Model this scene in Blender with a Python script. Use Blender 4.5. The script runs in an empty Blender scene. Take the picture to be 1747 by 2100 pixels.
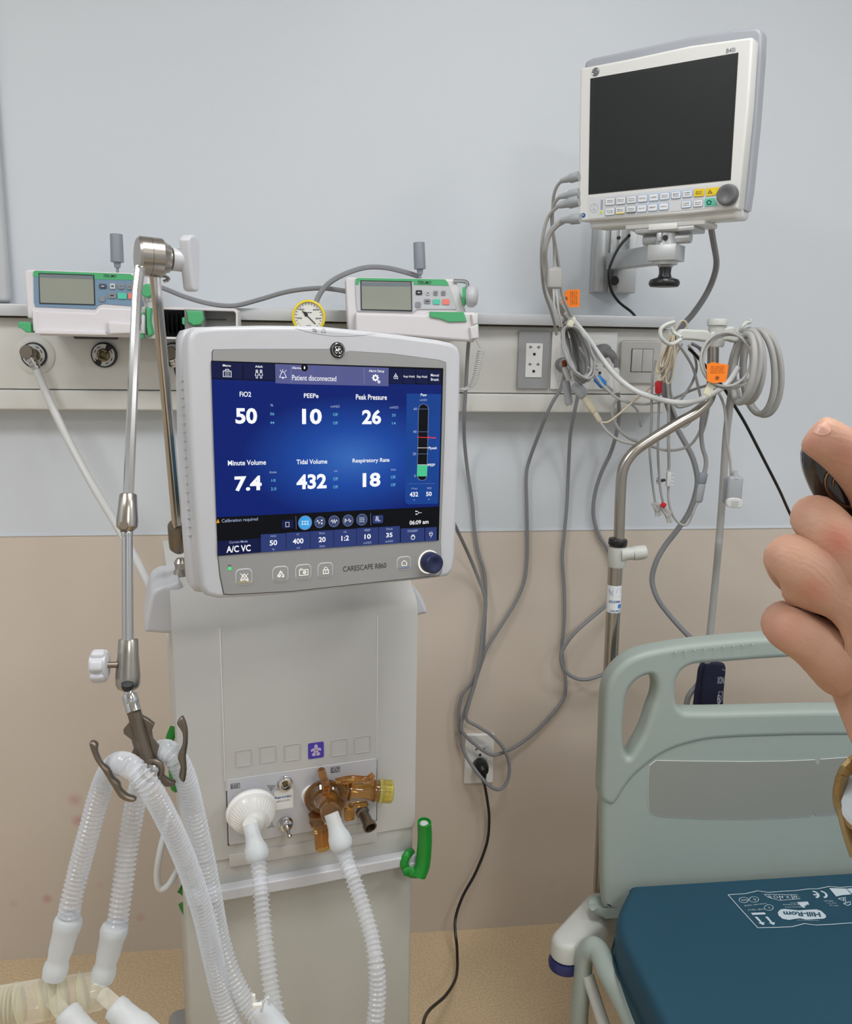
import bpy, bmesh, math, random
from mathutils import Vector, Matrix, Euler
random.seed(7)
R = math.radians
scn = bpy.context.scene
COL = scn.collection

# ------------------------------------------------------------------ camera
FW, FH, FPX = 1747.0, 2100.0, 1750.0
CAM = Vector((0.0, -1.90, 1.4564))
def cam_axes(pitch, yaw, roll):
    cy, sy, cp, sp = math.cos(yaw), math.sin(yaw), math.cos(pitch), math.sin(pitch)
    f = Vector((sy*cp, cy*cp, -sp)); r = Vector((cy, -sy, 0)); u = r.cross(f)
    return (math.cos(roll)*r + math.sin(roll)*u), (-math.sin(roll)*r + math.cos(roll)*u), f
CR, CU, CF = cam_axes(R(11.058), R(6.8545), R(.86))
cd = bpy.data.cameras.new('camera'); co = bpy.data.objects.new('camera', cd); COL.objects.link(co)
cd.sensor_fit = 'HORIZONTAL'; cd.sensor_width = 36; cd.lens = FPX/FW*36; cd.clip_start = .02
mw = Matrix.Identity(4)
for i in range(3):
    mw[i][0] = CR[i]; mw[i][1] = CU[i]; mw[i][2] = -CF[i]; mw[i][3] = CAM[i]
co.matrix_world = mw
scn.camera = co

# ------------------------------------------------------------------ world, lights, exposure
scn.view_settings.view_transform = 'Standard'; scn.view_settings.look = 'None'
scn.view_settings.gamma = 1; scn.view_settings.use_curve_mapping = False
scn.view_settings.exposure = .38
w = bpy.data.worlds.new('world'); scn.world = w; w.use_nodes = True
w.node_tree.nodes['Background'].inputs[0].default_value = (.75, .82, .9, 1)
w.node_tree.nodes['Background'].inputs[1].default_value = .3
CEIL = 2.75
LAMPS = [(.5, -1.3, 11), (-1.1, -1.7, 14), (1.85, -1.8, 10), (1.0, -3.3, 15)]      # x, y, watts of the ceiling light panels
LAMP_COL = (.985, .99, 1.0)
for i, (lx, ly, wt) in enumerate(LAMPS):
    ld = bpy.data.lights.new('panel_glow', 'AREA'); ld.shape = 'RECTANGLE'; ld.size = .56; ld.size_y = .56
    ld.energy = wt; ld.color = LAMP_COL
    lo = bpy.data.objects.new('panel_glow', ld); COL.objects.link(lo); lo.location = (lx, ly, CEIL-.045)

# ------------------------------------------------------------------ measuring: pixel -> point on a plane of the room
def ray(px, py): return CR*((px-FW/2)/FPX) - CU*((py-FH/2)/FPX) + CF
def W(px, py, d=0.0):                # on the vertical plane d metres in front of the back wall
    r = ray(px, py); return CAM + r*((-d-CAM.y)/r.y)
def ZP(px, py, z):
    r = ray(px, py); return CAM + r*((z-CAM.z)/r.z)
def NP(px, py, t): return CAM + ray(px, py)*t
class Fr:                            # a thing's own frame
    def __init__(s, loc, yaw=0, tilt=0, roll=0):
        s.M = Matrix.Translation(loc) @ Matrix.Rotation(yaw, 4, 'Z') @ Matrix.Rotation(tilt, 4, 'X') @ Matrix.Rotation(roll, 4, 'Y')
        s.I = s.M.inverted()
    def u(s, px, py, y=0.0):
        o = s.I @ CAM; d = s.I.to_3x3() @ ray(px, py); return o + d*((y-o.y)/d.y)
    def w(s, *p): return s.M @ Vector(p)
WALL = Fr((0, 0, 0))

# ------------------------------------------------------------------ materials
def lin(c):
    c = c/255.0
    return c/12.92 if c <= .04045 else ((c+.055)/1.055)**2.4
def rgb(c): return (lin(c[0]), lin(c[1]), lin(c[2]), 1)
MATS = {}
def mat(name, col=(200, 200, 200), rough=.5, metal=0, var=.04, scale=40, bump=0, emit=0, coat=0, thin=0, spec=.5, trans=0):
    m = bpy.data.materials.new(name); m.use_nodes = True; nt = m.node_tree; N = nt.nodes; L = nt.links
    b = N['Principled BSDF']; c = rgb(col)
    tc = N.new('ShaderNodeTexCoord'); nz = N.new('ShaderNodeTexNoise'); nz.inputs['Scale'].default_value = scale; nz.inputs['Detail'].default_value = 3
    L.new(tc.outputs['Object'], nz.inputs['Vector'])
    mx = N.new('ShaderNodeMix'); mx.data_type = 'RGBA'
    mx.inputs[6].default_value = tuple(v*(1-var) for v in c[:3]) + (1,)
    mx.inputs[7].default_value = tuple(min(1, v*(1+var)) for v in c[:3]) + (1,)
    L.new(nz.outputs['Fac'], mx.inputs[0]); L.new(mx.outputs[2], b.inputs['Base Color'])
    b.inputs['Roughness'].default_value = rough; b.inputs['Metallic'].default_value = metal
    b.inputs['Coat Weight'].default_value = coat; b.inputs['Specular IOR Level'].default_value = spec
    b.inputs['Transmission Weight'].default_value = trans
    if emit:
        if name.startswith('e_'): b.inputs['Specular IOR Level'].default_value = .15
        L.new(mx.outputs[2], b.inputs['Emission Color']); b.inputs['Emission Strength'].default_value = emit*.75
        b.inputs['Base Color'].default_value = (0, 0, 0, 1); L.remove(b.inputs['Base Color'].links[0]); 
    if bump:
        bp = N.new('ShaderNodeBump'); bp.inputs['Strength'].default_value = bump; bp.inputs['Distance'].default_value = .002
        L.new(nz.outputs['Fac'], bp.inputs['Height']); L.new(bp.outputs[0], b.inputs['Normal'])
    if thin:
        t = N.new('ShaderNodeBsdfTransparent'); t.inputs[0].default_value = tuple(.85+.15*v for v in c[:3]) + (1,)
        if name.startswith('amber') or name.startswith('yellow_cap'): t.inputs[0].default_value = tuple(.35+.65*v for v in c[:3]) + (1,)
        ms = N.new('ShaderNodeMixShader'); lw = N.new('ShaderNodeLayerWeight'); lw.inputs['Blend'].default_value = .5
        pw = N.new('ShaderNodeMath'); pw.operation = 'POWER'; L.new(lw.outputs['Facing'], pw.inputs[0]); pw.inputs[1].default_value = 2.2
        mr = N.new('ShaderNodeMapRange'); L.new(pw.outputs[0], mr.inputs['Value']); mr.inputs['To Min'].default_value = thin; mr.inputs['To Max'].default_value = thin*.25
        L.new(mr.outputs[0], ms.inputs[0])
        o = N['Material Output']; L.new(b.outputs[0], ms.inputs[1]); L.new(t.outputs[0], ms.inputs[2]); L.new(ms.outputs[0], o.inputs['Surface'])
    MATS[name] = m; return m
mat('white_plastic', (196, 197, 201), .38, var=.015, coat=.1)
mat('body_plastic', (194, 193, 189), .45, var=.02)
mat('door_plastic', (180, 179, 171), .5, var=.02)
mat('strip_plastic', (188, 187, 182), .5, var=.10, scale=14)
mat('bezel_gray', (150, 150, 149), .42, var=.02)
mat('line_dark', (70, 70, 72), .6)
mat('seam_light', (235, 235, 235), .4)
mat('cream', (222, 221, 215), .45, var=.015)
mat('cream_line', (160, 155, 146), .6)
mat('rail_alu', (206, 208, 210), .36, metal=.2, var=.03)
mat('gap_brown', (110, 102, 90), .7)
mat('steel', (176, 170, 162), .26, metal=1, var=.05)
mat('steel_dark', (128, 118, 106), .36, metal=.95, var=.08)
mat('chrome', (205, 205, 205), .12, metal=1, var=.02)
mat('alu_satin', (190, 192, 192), .4, metal=.5, var=.03)
mat('black_plastic', (16, 16, 18), .35, var=.1)
mat('navy_knob', (28, 36, 72), .4, var=.05)
mat('navy_roller', (38, 42, 92), .4)
mat('gray_cord', (134, 135, 138), .5, var=.05)
mat('gray_cord_light', (150, 151, 152), .45, var=.04)
mat('lead_gray', (168, 167, 164), .45, var=.04)
mat('lead_white', (205, 205, 203), .35, var=.02)
mat('beige_lead', (190, 178, 155), .5, var=.05)
mat('connector_gray', (160, 163, 166), .45)
mat('connector_beige', (200, 190, 168), .45)
mat('blue_tag', (50, 130, 205), .4)
mat('red_tag', (190, 25, 35), .4)
mat('orange_tag', (250, 130, 20), .5)
mat('tag_ink', (120, 60, 10), .6)
mat('cream_tape', (222, 219, 195), .6)
mat('clear_hose', (242, 245, 250), .12, var=.02, thin=.72, coat=.5)
mat('frost_plastic', (226, 230, 232), .4, var=.02, thin=.38)
mat('manifold_clear', (255, 252, 238), .05, thin=.8, coat=.5)
mat('manifold_band', (248, 240, 206), .15, thin=.6)
mat('clear_tube', (214, 216, 216), .25, var=.02, thin=.15)
mat('amber', (232, 178, 88), .05, trans=.92, coat=.3)
mat('amber_dark', (200, 140, 60), .06, trans=.85, coat=.3)
mat('yellow_cap', (236, 222, 120), .1, trans=.8)
mat('filter_white', (244, 244, 242), .35, var=.02)
mat('filter_cream', (246, 245, 240), .25, thin=.25)
mat('green_hook', (22, 130, 40), .35, var=.05)
mat('green_plastic', (82, 176, 118), .4, var=.03)
mat('pump_white', (224, 220, 222), .4, var=.015)
mat('pump_face_blue', (120, 148, 172), .45, var=.03)
mat('pump_face_gray', (196, 198, 202), .45, var=.03)
mat('pump_lcd', (150, 154, 142), .3, var=.02)
mat('lcd_bar', (118, 128, 134), .35)
mat('pump_dark', (62, 64, 66), .55)
mat('pump_gray', (128, 130, 128), .5)
mat('key_gray', (140, 142, 146), .4)
mat('key_teal', (90, 200, 170), .4)
mat('key_pink', (240, 130, 120), .4)
mat('key_darkblue', (70, 74, 92), .4)
mat('lamp_gray', (135, 141, 150), .5)
mat('gauge_yellow', (238, 214, 20), .35)
mat('gauge_face', (232, 231, 226), .4)
mat('ink', (35, 35, 38), .6)
mat('ink_gray', (110, 112, 116), .6)
mat('socket_ring', (48, 52, 56), .4)
mat('socket_label', (205, 206, 204), .5)
mat('brass_old', (140, 125, 95), .35, metal=.9)
mat('plate_gray', (166, 168, 169), .4, metal=.2)
mat('plate_white', (240, 240, 238), .4)
mat('plate_silver', (196, 194, 190), .4, metal=.15)
mat('switch_face', (196, 196, 194), .35)
mat('mon_white', (222, 222, 218), .4, var=.015)
mat('mon_gray', (165, 168, 174), .4, var=.03)
mat('mon_screen', (19, 20, 20), .35, var=.02, spec=.4)
mat('mon_screen_edge', (8, 9, 9), .4)
mat('mon_panel', (212, 214, 216), .45)
mat('key_white', (232, 234, 236), .4)
mat('key_outline', (150, 160, 176), .4)
mat('key_outline_blue', (120, 170, 220), .4)
mat('key_yellow', (235, 205, 30), .4)
mat('key_orange', (225, 180, 70), .4)
mat('knob_gray', (100, 101, 103), .35)
mat('bed_plastic', (160, 171, 164), .42, var=.015)
mat('bed_insert', (146, 148, 141), .5, var=.015)
mat('bed_white', (196, 198, 192), .42)
mat('mattress_teal', (22, 68, 88), .62, var=.05, scale=8)
mat('mattress_print', (190, 203, 210), .6)
mat('mattress_seam', (24, 60, 70), .6)
mat('cuff_navy', (26, 28, 56), .8, bump=.5, scale=500)
mat('cuff_print', (180, 184, 196), .7)
mat('sticker_white', (228, 232, 236), .4)
mat('ink_blue', (40, 90, 150), .5)
mat('purple', (78, 62, 170), .4)
mat('purple_print', (196, 186, 222), .4)
mat('print_pink', (176, 140, 150), .4)
mat('nail', (214, 164, 146), .3, var=.03)
mat('gold', (150, 128, 88), .38, metal=.9, var=.1)
mat('watch_dial', (190, 200, 206), .2)
mat('gloss_black', (22, 12, 12), .12, var=.2, coat=1)
mat('gold_dull', (150, 120, 90), .3, metal=.8)
mat('ceil_white', (235, 235, 232), .8)
mat('lamp_diffuser', (250, 250, 248), .5, emit=2.0, var=.005)
mat('led_green', (70, 230, 130), .4, emit=1.0, var=0)
mat('led_lime', (190, 235, 20), .4, emit=.8, var=0)
mat('glow_white', (255, 250, 240), .4, emit=1.0, var=0)
# screen colours (the display gives off light)
mat('e_white', (250, 252, 255), emit=1.0, var=0)
mat('e_dim', (175, 190, 225), emit=.85, var=0)
mat('e_cyan', (120, 200, 235), emit=.85, var=0)
mat('e_navy', (16, 26, 74), emit=.8, var=.2, scale=60)
mat('e_navy_light', (50, 66, 128), emit=.8, var=.12, scale=60)
mat('e_black', (6, 8, 18), emit=.6, var=.3, scale=200)
mat('e_purple', (92, 96, 150), emit=.9, var=.06)
mat('e_line', (120, 140, 190), emit=.8, var=0)
mat('e_panel', (24, 74, 160), emit=.8, var=.15, scale=20)
mat('e_red', (235, 60, 70), emit=.9, var=0)
mat('e_green', (80, 205, 150), emit=.9, var=0)
mat('e_orange', (240, 160, 30), emit=.9, var=0)
mat('e_blue_on', (60, 160, 225), emit=1.0, var=.2, scale=40)
mat('e_disc', (66, 78, 120), emit=.8, var=.1)

def nodes_of(name):
    m = bpy.data.materials.new(name); m.use_nodes = True; MATS[name] = m
    return m, m.node_tree.nodes, m.node_tree.links, m.node_tree.nodes['Principled BSDF']
# blue display background: bright pool in the middle, deep blue left, lighter rim at the top
m, N, L, b = nodes_of('e_blue')
tc = N.new('ShaderNodeTexCoord'); sx = N.new('ShaderNodeSeparateXYZ'); L.new(tc.outputs['Object'], sx.inputs[0])
def mth(op, a, c=None, e=None):
    n = N.new('ShaderNodeMath'); n.operation = op
    for i, v in enumerate((a, c, e)):
        if v is None: continue
        if isinstance(v, (int, float)): n.inputs[i].default_value = v
        else: L.new(v, n.inputs[i])
    return n.outputs[0]
dx = mth('MULTIPLY', mth('SUBTRACT', sx.outputs['X'], .02), 7.0); dz = mth('MULTIPLY', mth('SUBTRACT', sx.outputs['Z'], 0.0), 13.0)
g = mth('SQRT', mth('ADD', mth('MULTIPLY', dx, dx), mth('MULTIPLY', dz, dz)))
cr = N.new('ShaderNodeValToRGB'); L.new(g, cr.inputs[0])
cr.color_ramp.elements[0].position = 0; cr.color_ramp.elements[0].color = rgb((56, 106, 186))
cr.color_ramp.elements[1].position = 1; cr.color_ramp.elements[1].color = rgb((8, 32, 110))
e = cr.color_ramp.elements.new(.45); e.color = rgb((26, 72, 160))
L.new(cr.outputs[0], b.inputs['Emission Color']); b.inputs['Emission Strength'].default_value = .75; b.inputs['Specular IOR Level'].default_value = .15; b.inputs['Base Color'].default_value = (0, 0, 0, 1); b.inputs['Roughness'].default_value = .35
# back wall: white paint above, beige vinyl dado below, with pink smudges of its own
m, N, L, b = nodes_of('wall_paint')
geo = N.new('ShaderNodeNewGeometry'); nz = N.new('ShaderNodeTexNoise'); nz.inputs['Scale'].default_value = 2.2; nz.inputs['Detail'].default_value = 5
L.new(geo.outputs['Position'], nz.inputs['Vector'])
mx = N.new('ShaderNodeMix'); mx.data_type = 'RGBA'; mx.inputs[6].default_value = rgb((208, 213, 218)); mx.inputs[7].default_value = rgb((213, 218, 223))
L.new(nz.outputs['Fac'], mx.inputs[0]); L.new(mx.outputs[2], b.inputs['Base Color']); b.inputs['Roughness'].default_value = .55
nz2 = N.new('ShaderNodeTexNoise'); nz2.inputs['Scale'].default_value = 260; L.new(geo.outputs['Position'], nz2.inputs['Vector'])
bp = N.new('ShaderNodeBump'); bp.inputs['Strength'].default_value = .12; bp.inputs['Distance'].default_value = .001; L.new(nz2.outputs['Fac'], bp.inputs['Height']); L.new(bp.outputs[0], b.inputs['Normal'])
m, N, L, b = nodes_of('dado_vinyl')
geo = N.new('ShaderNodeNewGeometry'); nz = N.new('ShaderNodeTexNoise'); nz.inputs['Scale'].default_value = 3; nz.inputs['Detail'].default_value = 6
L.new(geo.outputs['Position'], nz.inputs['Vector'])
mx = N.new('ShaderNodeMix'); mx.data_type = 'RGBA'; mx.inputs[6].default_value = rgb((208, 196, 182)); mx.inputs[7].default_value = rgb((214, 202, 189))
L.new(nz.outputs['Fac'], mx.inputs[0]); last = mx.outputs[2]
for (px, py, rad, amt) in [(155, 1640, .022, .4), (160, 1682, .018, .55), (97, 1842, .015, .55), (290, 1880, .016, .35), (205, 1815, .014, .18), (28, 1852, .014, .18), (1130, 1812, .012, .15)]:
    p = W(px, py, 0); vm = N.new('ShaderNodeVectorMath'); vm.operation = 'DISTANCE'
    nzz = N.new('ShaderNodeTexNoise'); nzz.inputs['Scale'].default_value = 45; L.new(geo.outputs['Position'], nzz.inputs['Vector'])
    L.new(geo.outputs['Position'], vm.inputs[0]); vm.inputs[1].default_value = p
    def mm(op, a, c, clamp=False):
        n = N.new('ShaderNodeMath'); n.operation = op; n.use_clamp = clamp
        for i, v in enumerate((a, c)):
            if isinstance(v, (int, float)): n.inputs[i].default_value = v
            else: L.new(v, n.inputs[i])
        return n.outputs[0]
    f1 = mm('SUBTRACT', 1.0, mm('DIVIDE', vm.outputs['Value'], rad), True)
    f2 = mm('MULTIPLY', mm('MULTIPLY', f1, mm('MULTIPLY', nzz.outputs['Fac'], 2.2)), amt, True)
    x2 = N.new('ShaderNodeMix'); x2.data_type = 'RGBA'; x2.inputs[7].default_value = rgb((190, 110, 122)); L.new(f2, x2.inputs[0]); L.new(last, x2.inputs[6]); last = x2.outputs[2]
L.new(last, b.inputs['Base Color']); b.inputs['Roughness'].default_value = .5
# floor: tan speckled vinyl
m, N, L, b = nodes_of('floor_vinyl')
geo = N.new('ShaderNodeNewGeometry'); n1 = N.new('ShaderNodeTexNoise'); n1.inputs['Scale'].default_value = 5; n1.inputs['Detail'].default_value = 8
n2 = N.new('ShaderNodeTexNoise'); n2.inputs['Scale'].default_value = 190; n2.inputs['Detail'].default_value = 2
for n in (n1, n2): L.new(geo.outputs['Position'], n.inputs['Vector'])
cr = N.new('ShaderNodeValToRGB'); L.new(n2.outputs['Fac'], cr.inputs[0])
cr.color_ramp.elements[0].position = .3; cr.color_ramp.elements[0].color = rgb((218, 190, 150))
cr.color_ramp.elements[1].position = .62; cr.color_ramp.elements[1].color = rgb((236, 212, 176))
mx = N.new('ShaderNodeMix'); mx.data_type = 'RGBA'; mx.blend_type = 'MULTIPLY'; mx.inputs[0].default_value = .22
L.new(cr.outputs[0], mx.inputs[6]); L.new(n1.outputs['Fac'], mx.inputs[7]); 
L.new(mx.outputs[2], b.inputs['Base Color']); b.inputs['Roughness'].default_value = .32
# skin
m, N, L, b = nodes_of('skin')
tc = N.new('ShaderNodeTexCoord'); n1 = N.new('ShaderNodeTexNoise'); n1.inputs['Scale'].default_value = 26; n1.inputs['Detail'].default_value = 4
L.new(tc.outputs['Object'], n1.inputs['Vector'])
cr = N.new('ShaderNodeValToRGB'); L.new(n1.outputs['Fac'], cr.inputs[0])
cr.color_ramp.elements[0].position = .3; cr.color_ramp.elements[0].color = rgb((178, 132, 108))
cr.color_ramp.elements[1].position = .7; cr.color_ramp.elements[1].color = rgb((204, 160, 134))
last = cr.outputs[0]; geo = N.new('ShaderNodeNewGeometry')
for (px, py, t_, rad, amt, colr) in [(1722, 1108, .325, .010, .75, (196, 104, 84)), (1672, 1218, .325, .009, .6, (198, 112, 92)), (1745, 935, .322, .010, .55, (170, 96, 78)), (1640, 900, .33, .010, .6, (206, 132, 122)), (1650, 1010, .33, .010, .35, (196, 122, 104)), (1590, 1290, .335, .012, .35, (190, 118, 96)), (1665, 1285, .33, .004, .6, (222, 184, 150)), (1745, 1470, .33, .022, .4, (150, 104, 78))]:
    vm = N.new('ShaderNodeVectorMath'); vm.operation = 'DISTANCE'; L.new(geo.outputs['Position'], vm.inputs[0]); vm.inputs[1].default_value = NP(px, py, t_)
    f1 = mm('MULTIPLY', mm('SUBTRACT', 1.0, mm('DIVIDE', vm.outputs['Value'], rad), True), amt, True)
    x2 = N.new('ShaderNodeMix'); x2.data_type = 'RGBA'; x2.inputs[7].default_value = rgb(colr); L.new(f1, x2.inputs[0]); L.new(last, x2.inputs[6]); last = x2.outputs[2]
L.new(last, b.inputs['Base Color']); b.inputs['Roughness'].default_value = .55
b.inputs['Subsurface Weight'].default_value = .08; b.inputs['Subsurface Radius'].default_value = (.008, .003, .0015); b.inputs['Subsurface Scale'].default_value = .4
vo = N.new('ShaderNodeTexVoronoi'); vo.inputs['Scale'].default_value = 700; L.new(tc.outputs['Object'], vo.inputs['Vector'])
wv = N.new('ShaderNodeTexWave'); wv.inputs['Scale'].default_value = 160; wv.inputs['Distortion'].default_value = 9; wv.inputs['Detail'].default_value = 3; wv.bands_direction = 'DIAGONAL'; L.new(tc.outputs['Object'], wv.inputs['Vector'])
ad = N.new('ShaderNodeMath'); ad.operation = 'ADD'; L.new(vo.outputs['Distance'], ad.inputs[0]); L.new(wv.outputs['Fac'], ad.inputs[1])
bp = N.new('ShaderNodeBump'); bp.inputs['Strength'].default_value = .14; bp.inputs['Distance'].default_value = .0004; L.new(ad.outputs[0], bp.inputs['Height']); L.new(bp.outputs[0], b.inputs['Normal'])

# ------------------------------------------------------------------ mesh builder
def catmull(pts, n=8):
    pts = [Vector(p) for p in pts]
    if len(pts) < 3: return pts
    P = [pts[0]*2-pts[1]] + pts + [pts[-1]*2-pts[-2]]; out = []
    for i in range(1, len(P)-2):
        a, b_, c, d = P[i-1:i+3]
        for k in range(n):
            t = k/n
            out.append(.5*((2*b_)+(c-a)*t+(2*a-5*b_+4*c-d)*t*t+(3*b_-a-3*c+d)*t**3))
    out.append(pts[-1]); return out
def resample(pts, step):
    L_ = [0]
    for a, c in zip(pts, pts[1:]): L_.append(L_[-1]+(c-a).length)
    tot = L_[-1]; n = max(2, int(tot/step)); out = []; j = 0
    for i in range(n+1):
        s = tot*i/n
        while j < len(L_)-2 and L_[j+1] < s: j += 1
        t = (s-L_[j])/max(1e-9, L_[j+1]-L_[j]); out.append(pts[j].lerp(pts[j+1], min(1, max(0, t))))
    return out
class B:
    def bevel(s, off, seg=2, ang=30):
        es = [e for e in s.bm.edges if len(e.link_faces) == 2 and e.calc_face_angle() > R(ang)]
        bmesh.ops.bevel(s.bm, geom=es, offset=off, segments=seg, profile=.5, affect='EDGES', clamp_overlap=True); return s
    def xprism(s, prof, x0, x1, m):      # profile of (y, z) pulled along x
        return s.rings([[(x, p[0], p[1]) for p in prof] for x in (x0, x1)], m)
    def __init__(s, M=None): s.bm = bmesh.new(); s.mats = []; s.M = M or Matrix.Identity(4)
    def mi(s, m):
        if m not in s.mats: s.mats.append(m)
        return s.mats.index(m)
    def _fin(s, faces, m):
        i = s.mi(m)
        for f in faces: f.material_index = i
    def box(s, c, size, m, bev=0, seg=2, rot=None):
        M = s.M @ Matrix.Translation(c) @ (rot or Matrix.Identity(4)) @ Matrix.Diagonal((*size, 1))
        r = bmesh.ops.create_cube(s.bm, size=1, matrix=M); vs = r['verts']
        fs = set(f for v in vs for f in v.link_faces)
        if bev:
            es = list(set(e for v in vs for e in v.link_edges))
            q = bmesh.ops.bevel(s.bm, geom=es, offset=min(bev, min(size)*.49), segments=seg, profile=.5, affect='EDGES')
            fs = set(q['faces']) | set(f for f in fs if f.is_valid)
            vv = set(v for f in fs for v in f.verts); fs = set(f for v in vv for f in v.link_faces)
        s._fin(fs, m); return s
    def rings(s, rings, m, cap0=True, cap1=True, closed=False):
        vs = [[s.bm.verts.new(s.M @ Vector(p)) for p in r] for r in rings]; n = len(vs[0]); fs = []
        pr = list(zip(vs, vs[1:])) + ([(vs[-1], vs[0])] if closed else [])
        for a, c in pr:
            for i in range(n):
                j = (i+1) % n; fs.append(s.bm.faces.new((a[i], a[j], c[j], c[i])))
        if not closed:
            if cap0: fs.append(s.bm.faces.new(vs[0][::-1]))
            if cap1: fs.append(s.bm.faces.new(vs[-1]))
        s._fin(fs, m); return s
    def tube(s, pts, r, m, seg=10, smooth=6, closed=False, flat=1.0, caps=True, radf=None, up=None, step=None):
        pts = [Vector(p) for p in pts]
        if closed: pts = pts + [pts[0]]
        if smooth: pts = catmull(pts, smooth)
        if step: pts = resample(pts, step)
        if closed: pts = pts[:-1]
        n = len(pts); T = []
        for i in range(n):
            a = pts[(i-1) % n if closed else max(0, i-1)]; c = pts[(i+1) % n if closed else min(n-1, i+1)]
            t = (c-a); T.append(t.normalized() if t.length > 1e-9 else Vector((0, 0, 1)))
        nrm = (up or Vector((.13, -.9, .3))); nrm = (nrm - T[0]*nrm.dot(T[0])).normalized(); rs = []
        for i in range(n):
            nrm = nrm - T[i]*nrm.dot(T[i])
            nrm = nrm.normalized() if nrm.length > 1e-6 else T[i].orthogonal().normalized()
            bi = T[i].cross(nrm); rr = r[i*len(r)//n] if isinstance(r, (list, tuple)) else r
            if radf: rr = radf(i, n)
            rs.append([pts[i] + (nrm*math.cos(2*math.pi*k/seg)*flat + bi*math.sin(2*math.pi*k/seg))*rr for k in range(seg)])
        s.rings(rs, m, caps, caps, closed); return s
    def lathe(s, o, ax, prof, m, seg=24, cap=True):      # prof: (distance along axis, radius)
        o = Vector(o); ax = Vector(ax).normalized(); n = ax.orthogonal().normalized(); bi = ax.cross(n)
        s.rings([[o+ax*t+(n*math.cos(2*math.pi*k/seg)+bi*math.sin(2*math.pi*k/seg))*max(r, 1e-5) for k in range(seg)] for t, r in prof], m, cap, cap); return s
    def cyl(s, a, c, r, m, r2=None, seg=20, bev=0):
        a = Vector(a); c = Vector(c); L_ = (c-a).length; r2 = r if r2 is None else r2
        prof = [(0, r), (L_, r2)] if not bev else [(0, r-bev), (bev*.3, r-bev*.3), (bev, r), (L_-bev, r2), (L_-bev*.3, r2-bev*.3), (L_, r2-bev)]
        return s.lathe(a, c-a, prof, m, seg)
    def poly(s, pts, m):
        f = s.bm.faces.new([s.bm.verts.new(s.M @ Vector(p)) for p in pts]); s._fin([f], m); return s
    def addmesh(s, me, T, m):
        n0 = len(s.bm.faces); nv = len(s.bm.verts); s.bm.from_mesh(me); s.bm.verts.ensure_lookup_table(); s.bm.faces.ensure_lookup_table()
        X = s.M @ T
        for v in s.bm.verts[nv:]: v.co = X @ v.co
        s._fin(s.bm.faces[n0:], m); bpy.data.meshes.remove(me); return s
    # plate: outlines as lists of (x, z), standing in the local xz plane, front face at y=y0, back at y=y0+th
    def plate(s, outs, y0, th, m, bev=0, seg=3, rnd=0):
        cu = bpy.data.curves.new('c', 'CURVE'); cu.dimensions = '2D'; cu.fill_mode = 'BOTH'
        for o in outs:
            sp = cu.splines.new('POLY'); sp.points.add(len(o)-1)
            for p, q in zip(sp.points, o): p.co = (q[0], q[1], 0, 1)
            sp.use_cyclic_u = True
        cu.extrude = max(1e-5, th/2-bev); cu.bevel_depth = bev; cu.bevel_resolution = seg
        if bev: cu.offset = -bev
        ob = bpy.data.objects.new('c', cu); me = bpy.data.meshes.new_from_object(ob)
        bpy.data.objects.remove(ob); bpy.data.curves.remove(cu)
        T = Matrix.Translation((0, y0+th/2, 0)) @ Matrix.Rotation(R(90), 4, 'X')
        return s.addmesh(me, T, m)
    def text(s, t, x0, z0, x1, z1, y, m, bold=0, rot=0, shear=0, th=0):    # fitted to the box x0..x1, z0..z1
        cu = bpy.data.curves.new('t', 'FONT'); cu.body = t; cu.offset = bold; cu.shear = shear; cu.resolution_u = 3
        ob = bpy.data.objects.new('t', cu); me = bpy.data.meshes.new_from_object(ob)
        bpy.data.objects.remove(ob); bpy.data.curves.remove(cu)
        if not me.vertices: return s
        xs = [v.co.x for v in me.vertices]; ys = [v.co.y for v in me.vertices]
        cx, cy = (min(xs)+max(xs))/2, (min(ys)+max(ys))/2
        sx_ = (x1-x0)/max(1e-6, max(xs)-min(xs)); sy_ = (z1-z0)/max(1e-6, max(ys)-min(ys))
        T = Matrix.Translation(((x0+x1)/2, y, (z0+z1)/2)) @ Matrix.Rotation(R(90), 4, 'X') @ Matrix.Rotation(rot, 4, 'Z') @ Matrix.Diagonal((sx_, sy_, 1, 1)) @ Matrix.Translation((-cx, -cy, 0))
        return s.addmesh(me, T, m)
def rrect(x0, z0, x1, z1, r, n=5):
    r = min(r, (x1-x0)/2*.99, (z1-z0)/2*.99); o = []
    for (cx, cz, a0) in ((x1-r, z1-r, 0), (x0+r, z1-r, 90), (x0+r, z0+r, 180), (x1-r, z0+r, 270)):
        for k in range(n+1):
            a = R(a0+90*k/n); o.append((cx+r*math.cos(a), cz+r*math.sin(a)))
    return o
def circ(cx, cz, r, n=24, rz=None): return [(cx+r*math.cos(2*math.pi*k/n), cz+(rz or r)*math.sin(2*math.pi*k/n)) for k in range(n)]
def smooth_out(pts, n=5):
    P = [Vector((p[0], 0, p[1])) for p in pts]; k = len(P); out = []
    for i in range(k):
        a, b_, c, d = P[i-1], P[i], P[(i+1) % k], P[(i+2) % k]
        for j in range(n):
            t = j/n; q = .5*((2*b_)+(c-a)*t+(2*a-5*b_+4*c-d)*t*t+(3*b_-a-3*c+d)*t**3); out.append((q.x, q.z))
    return out

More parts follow.
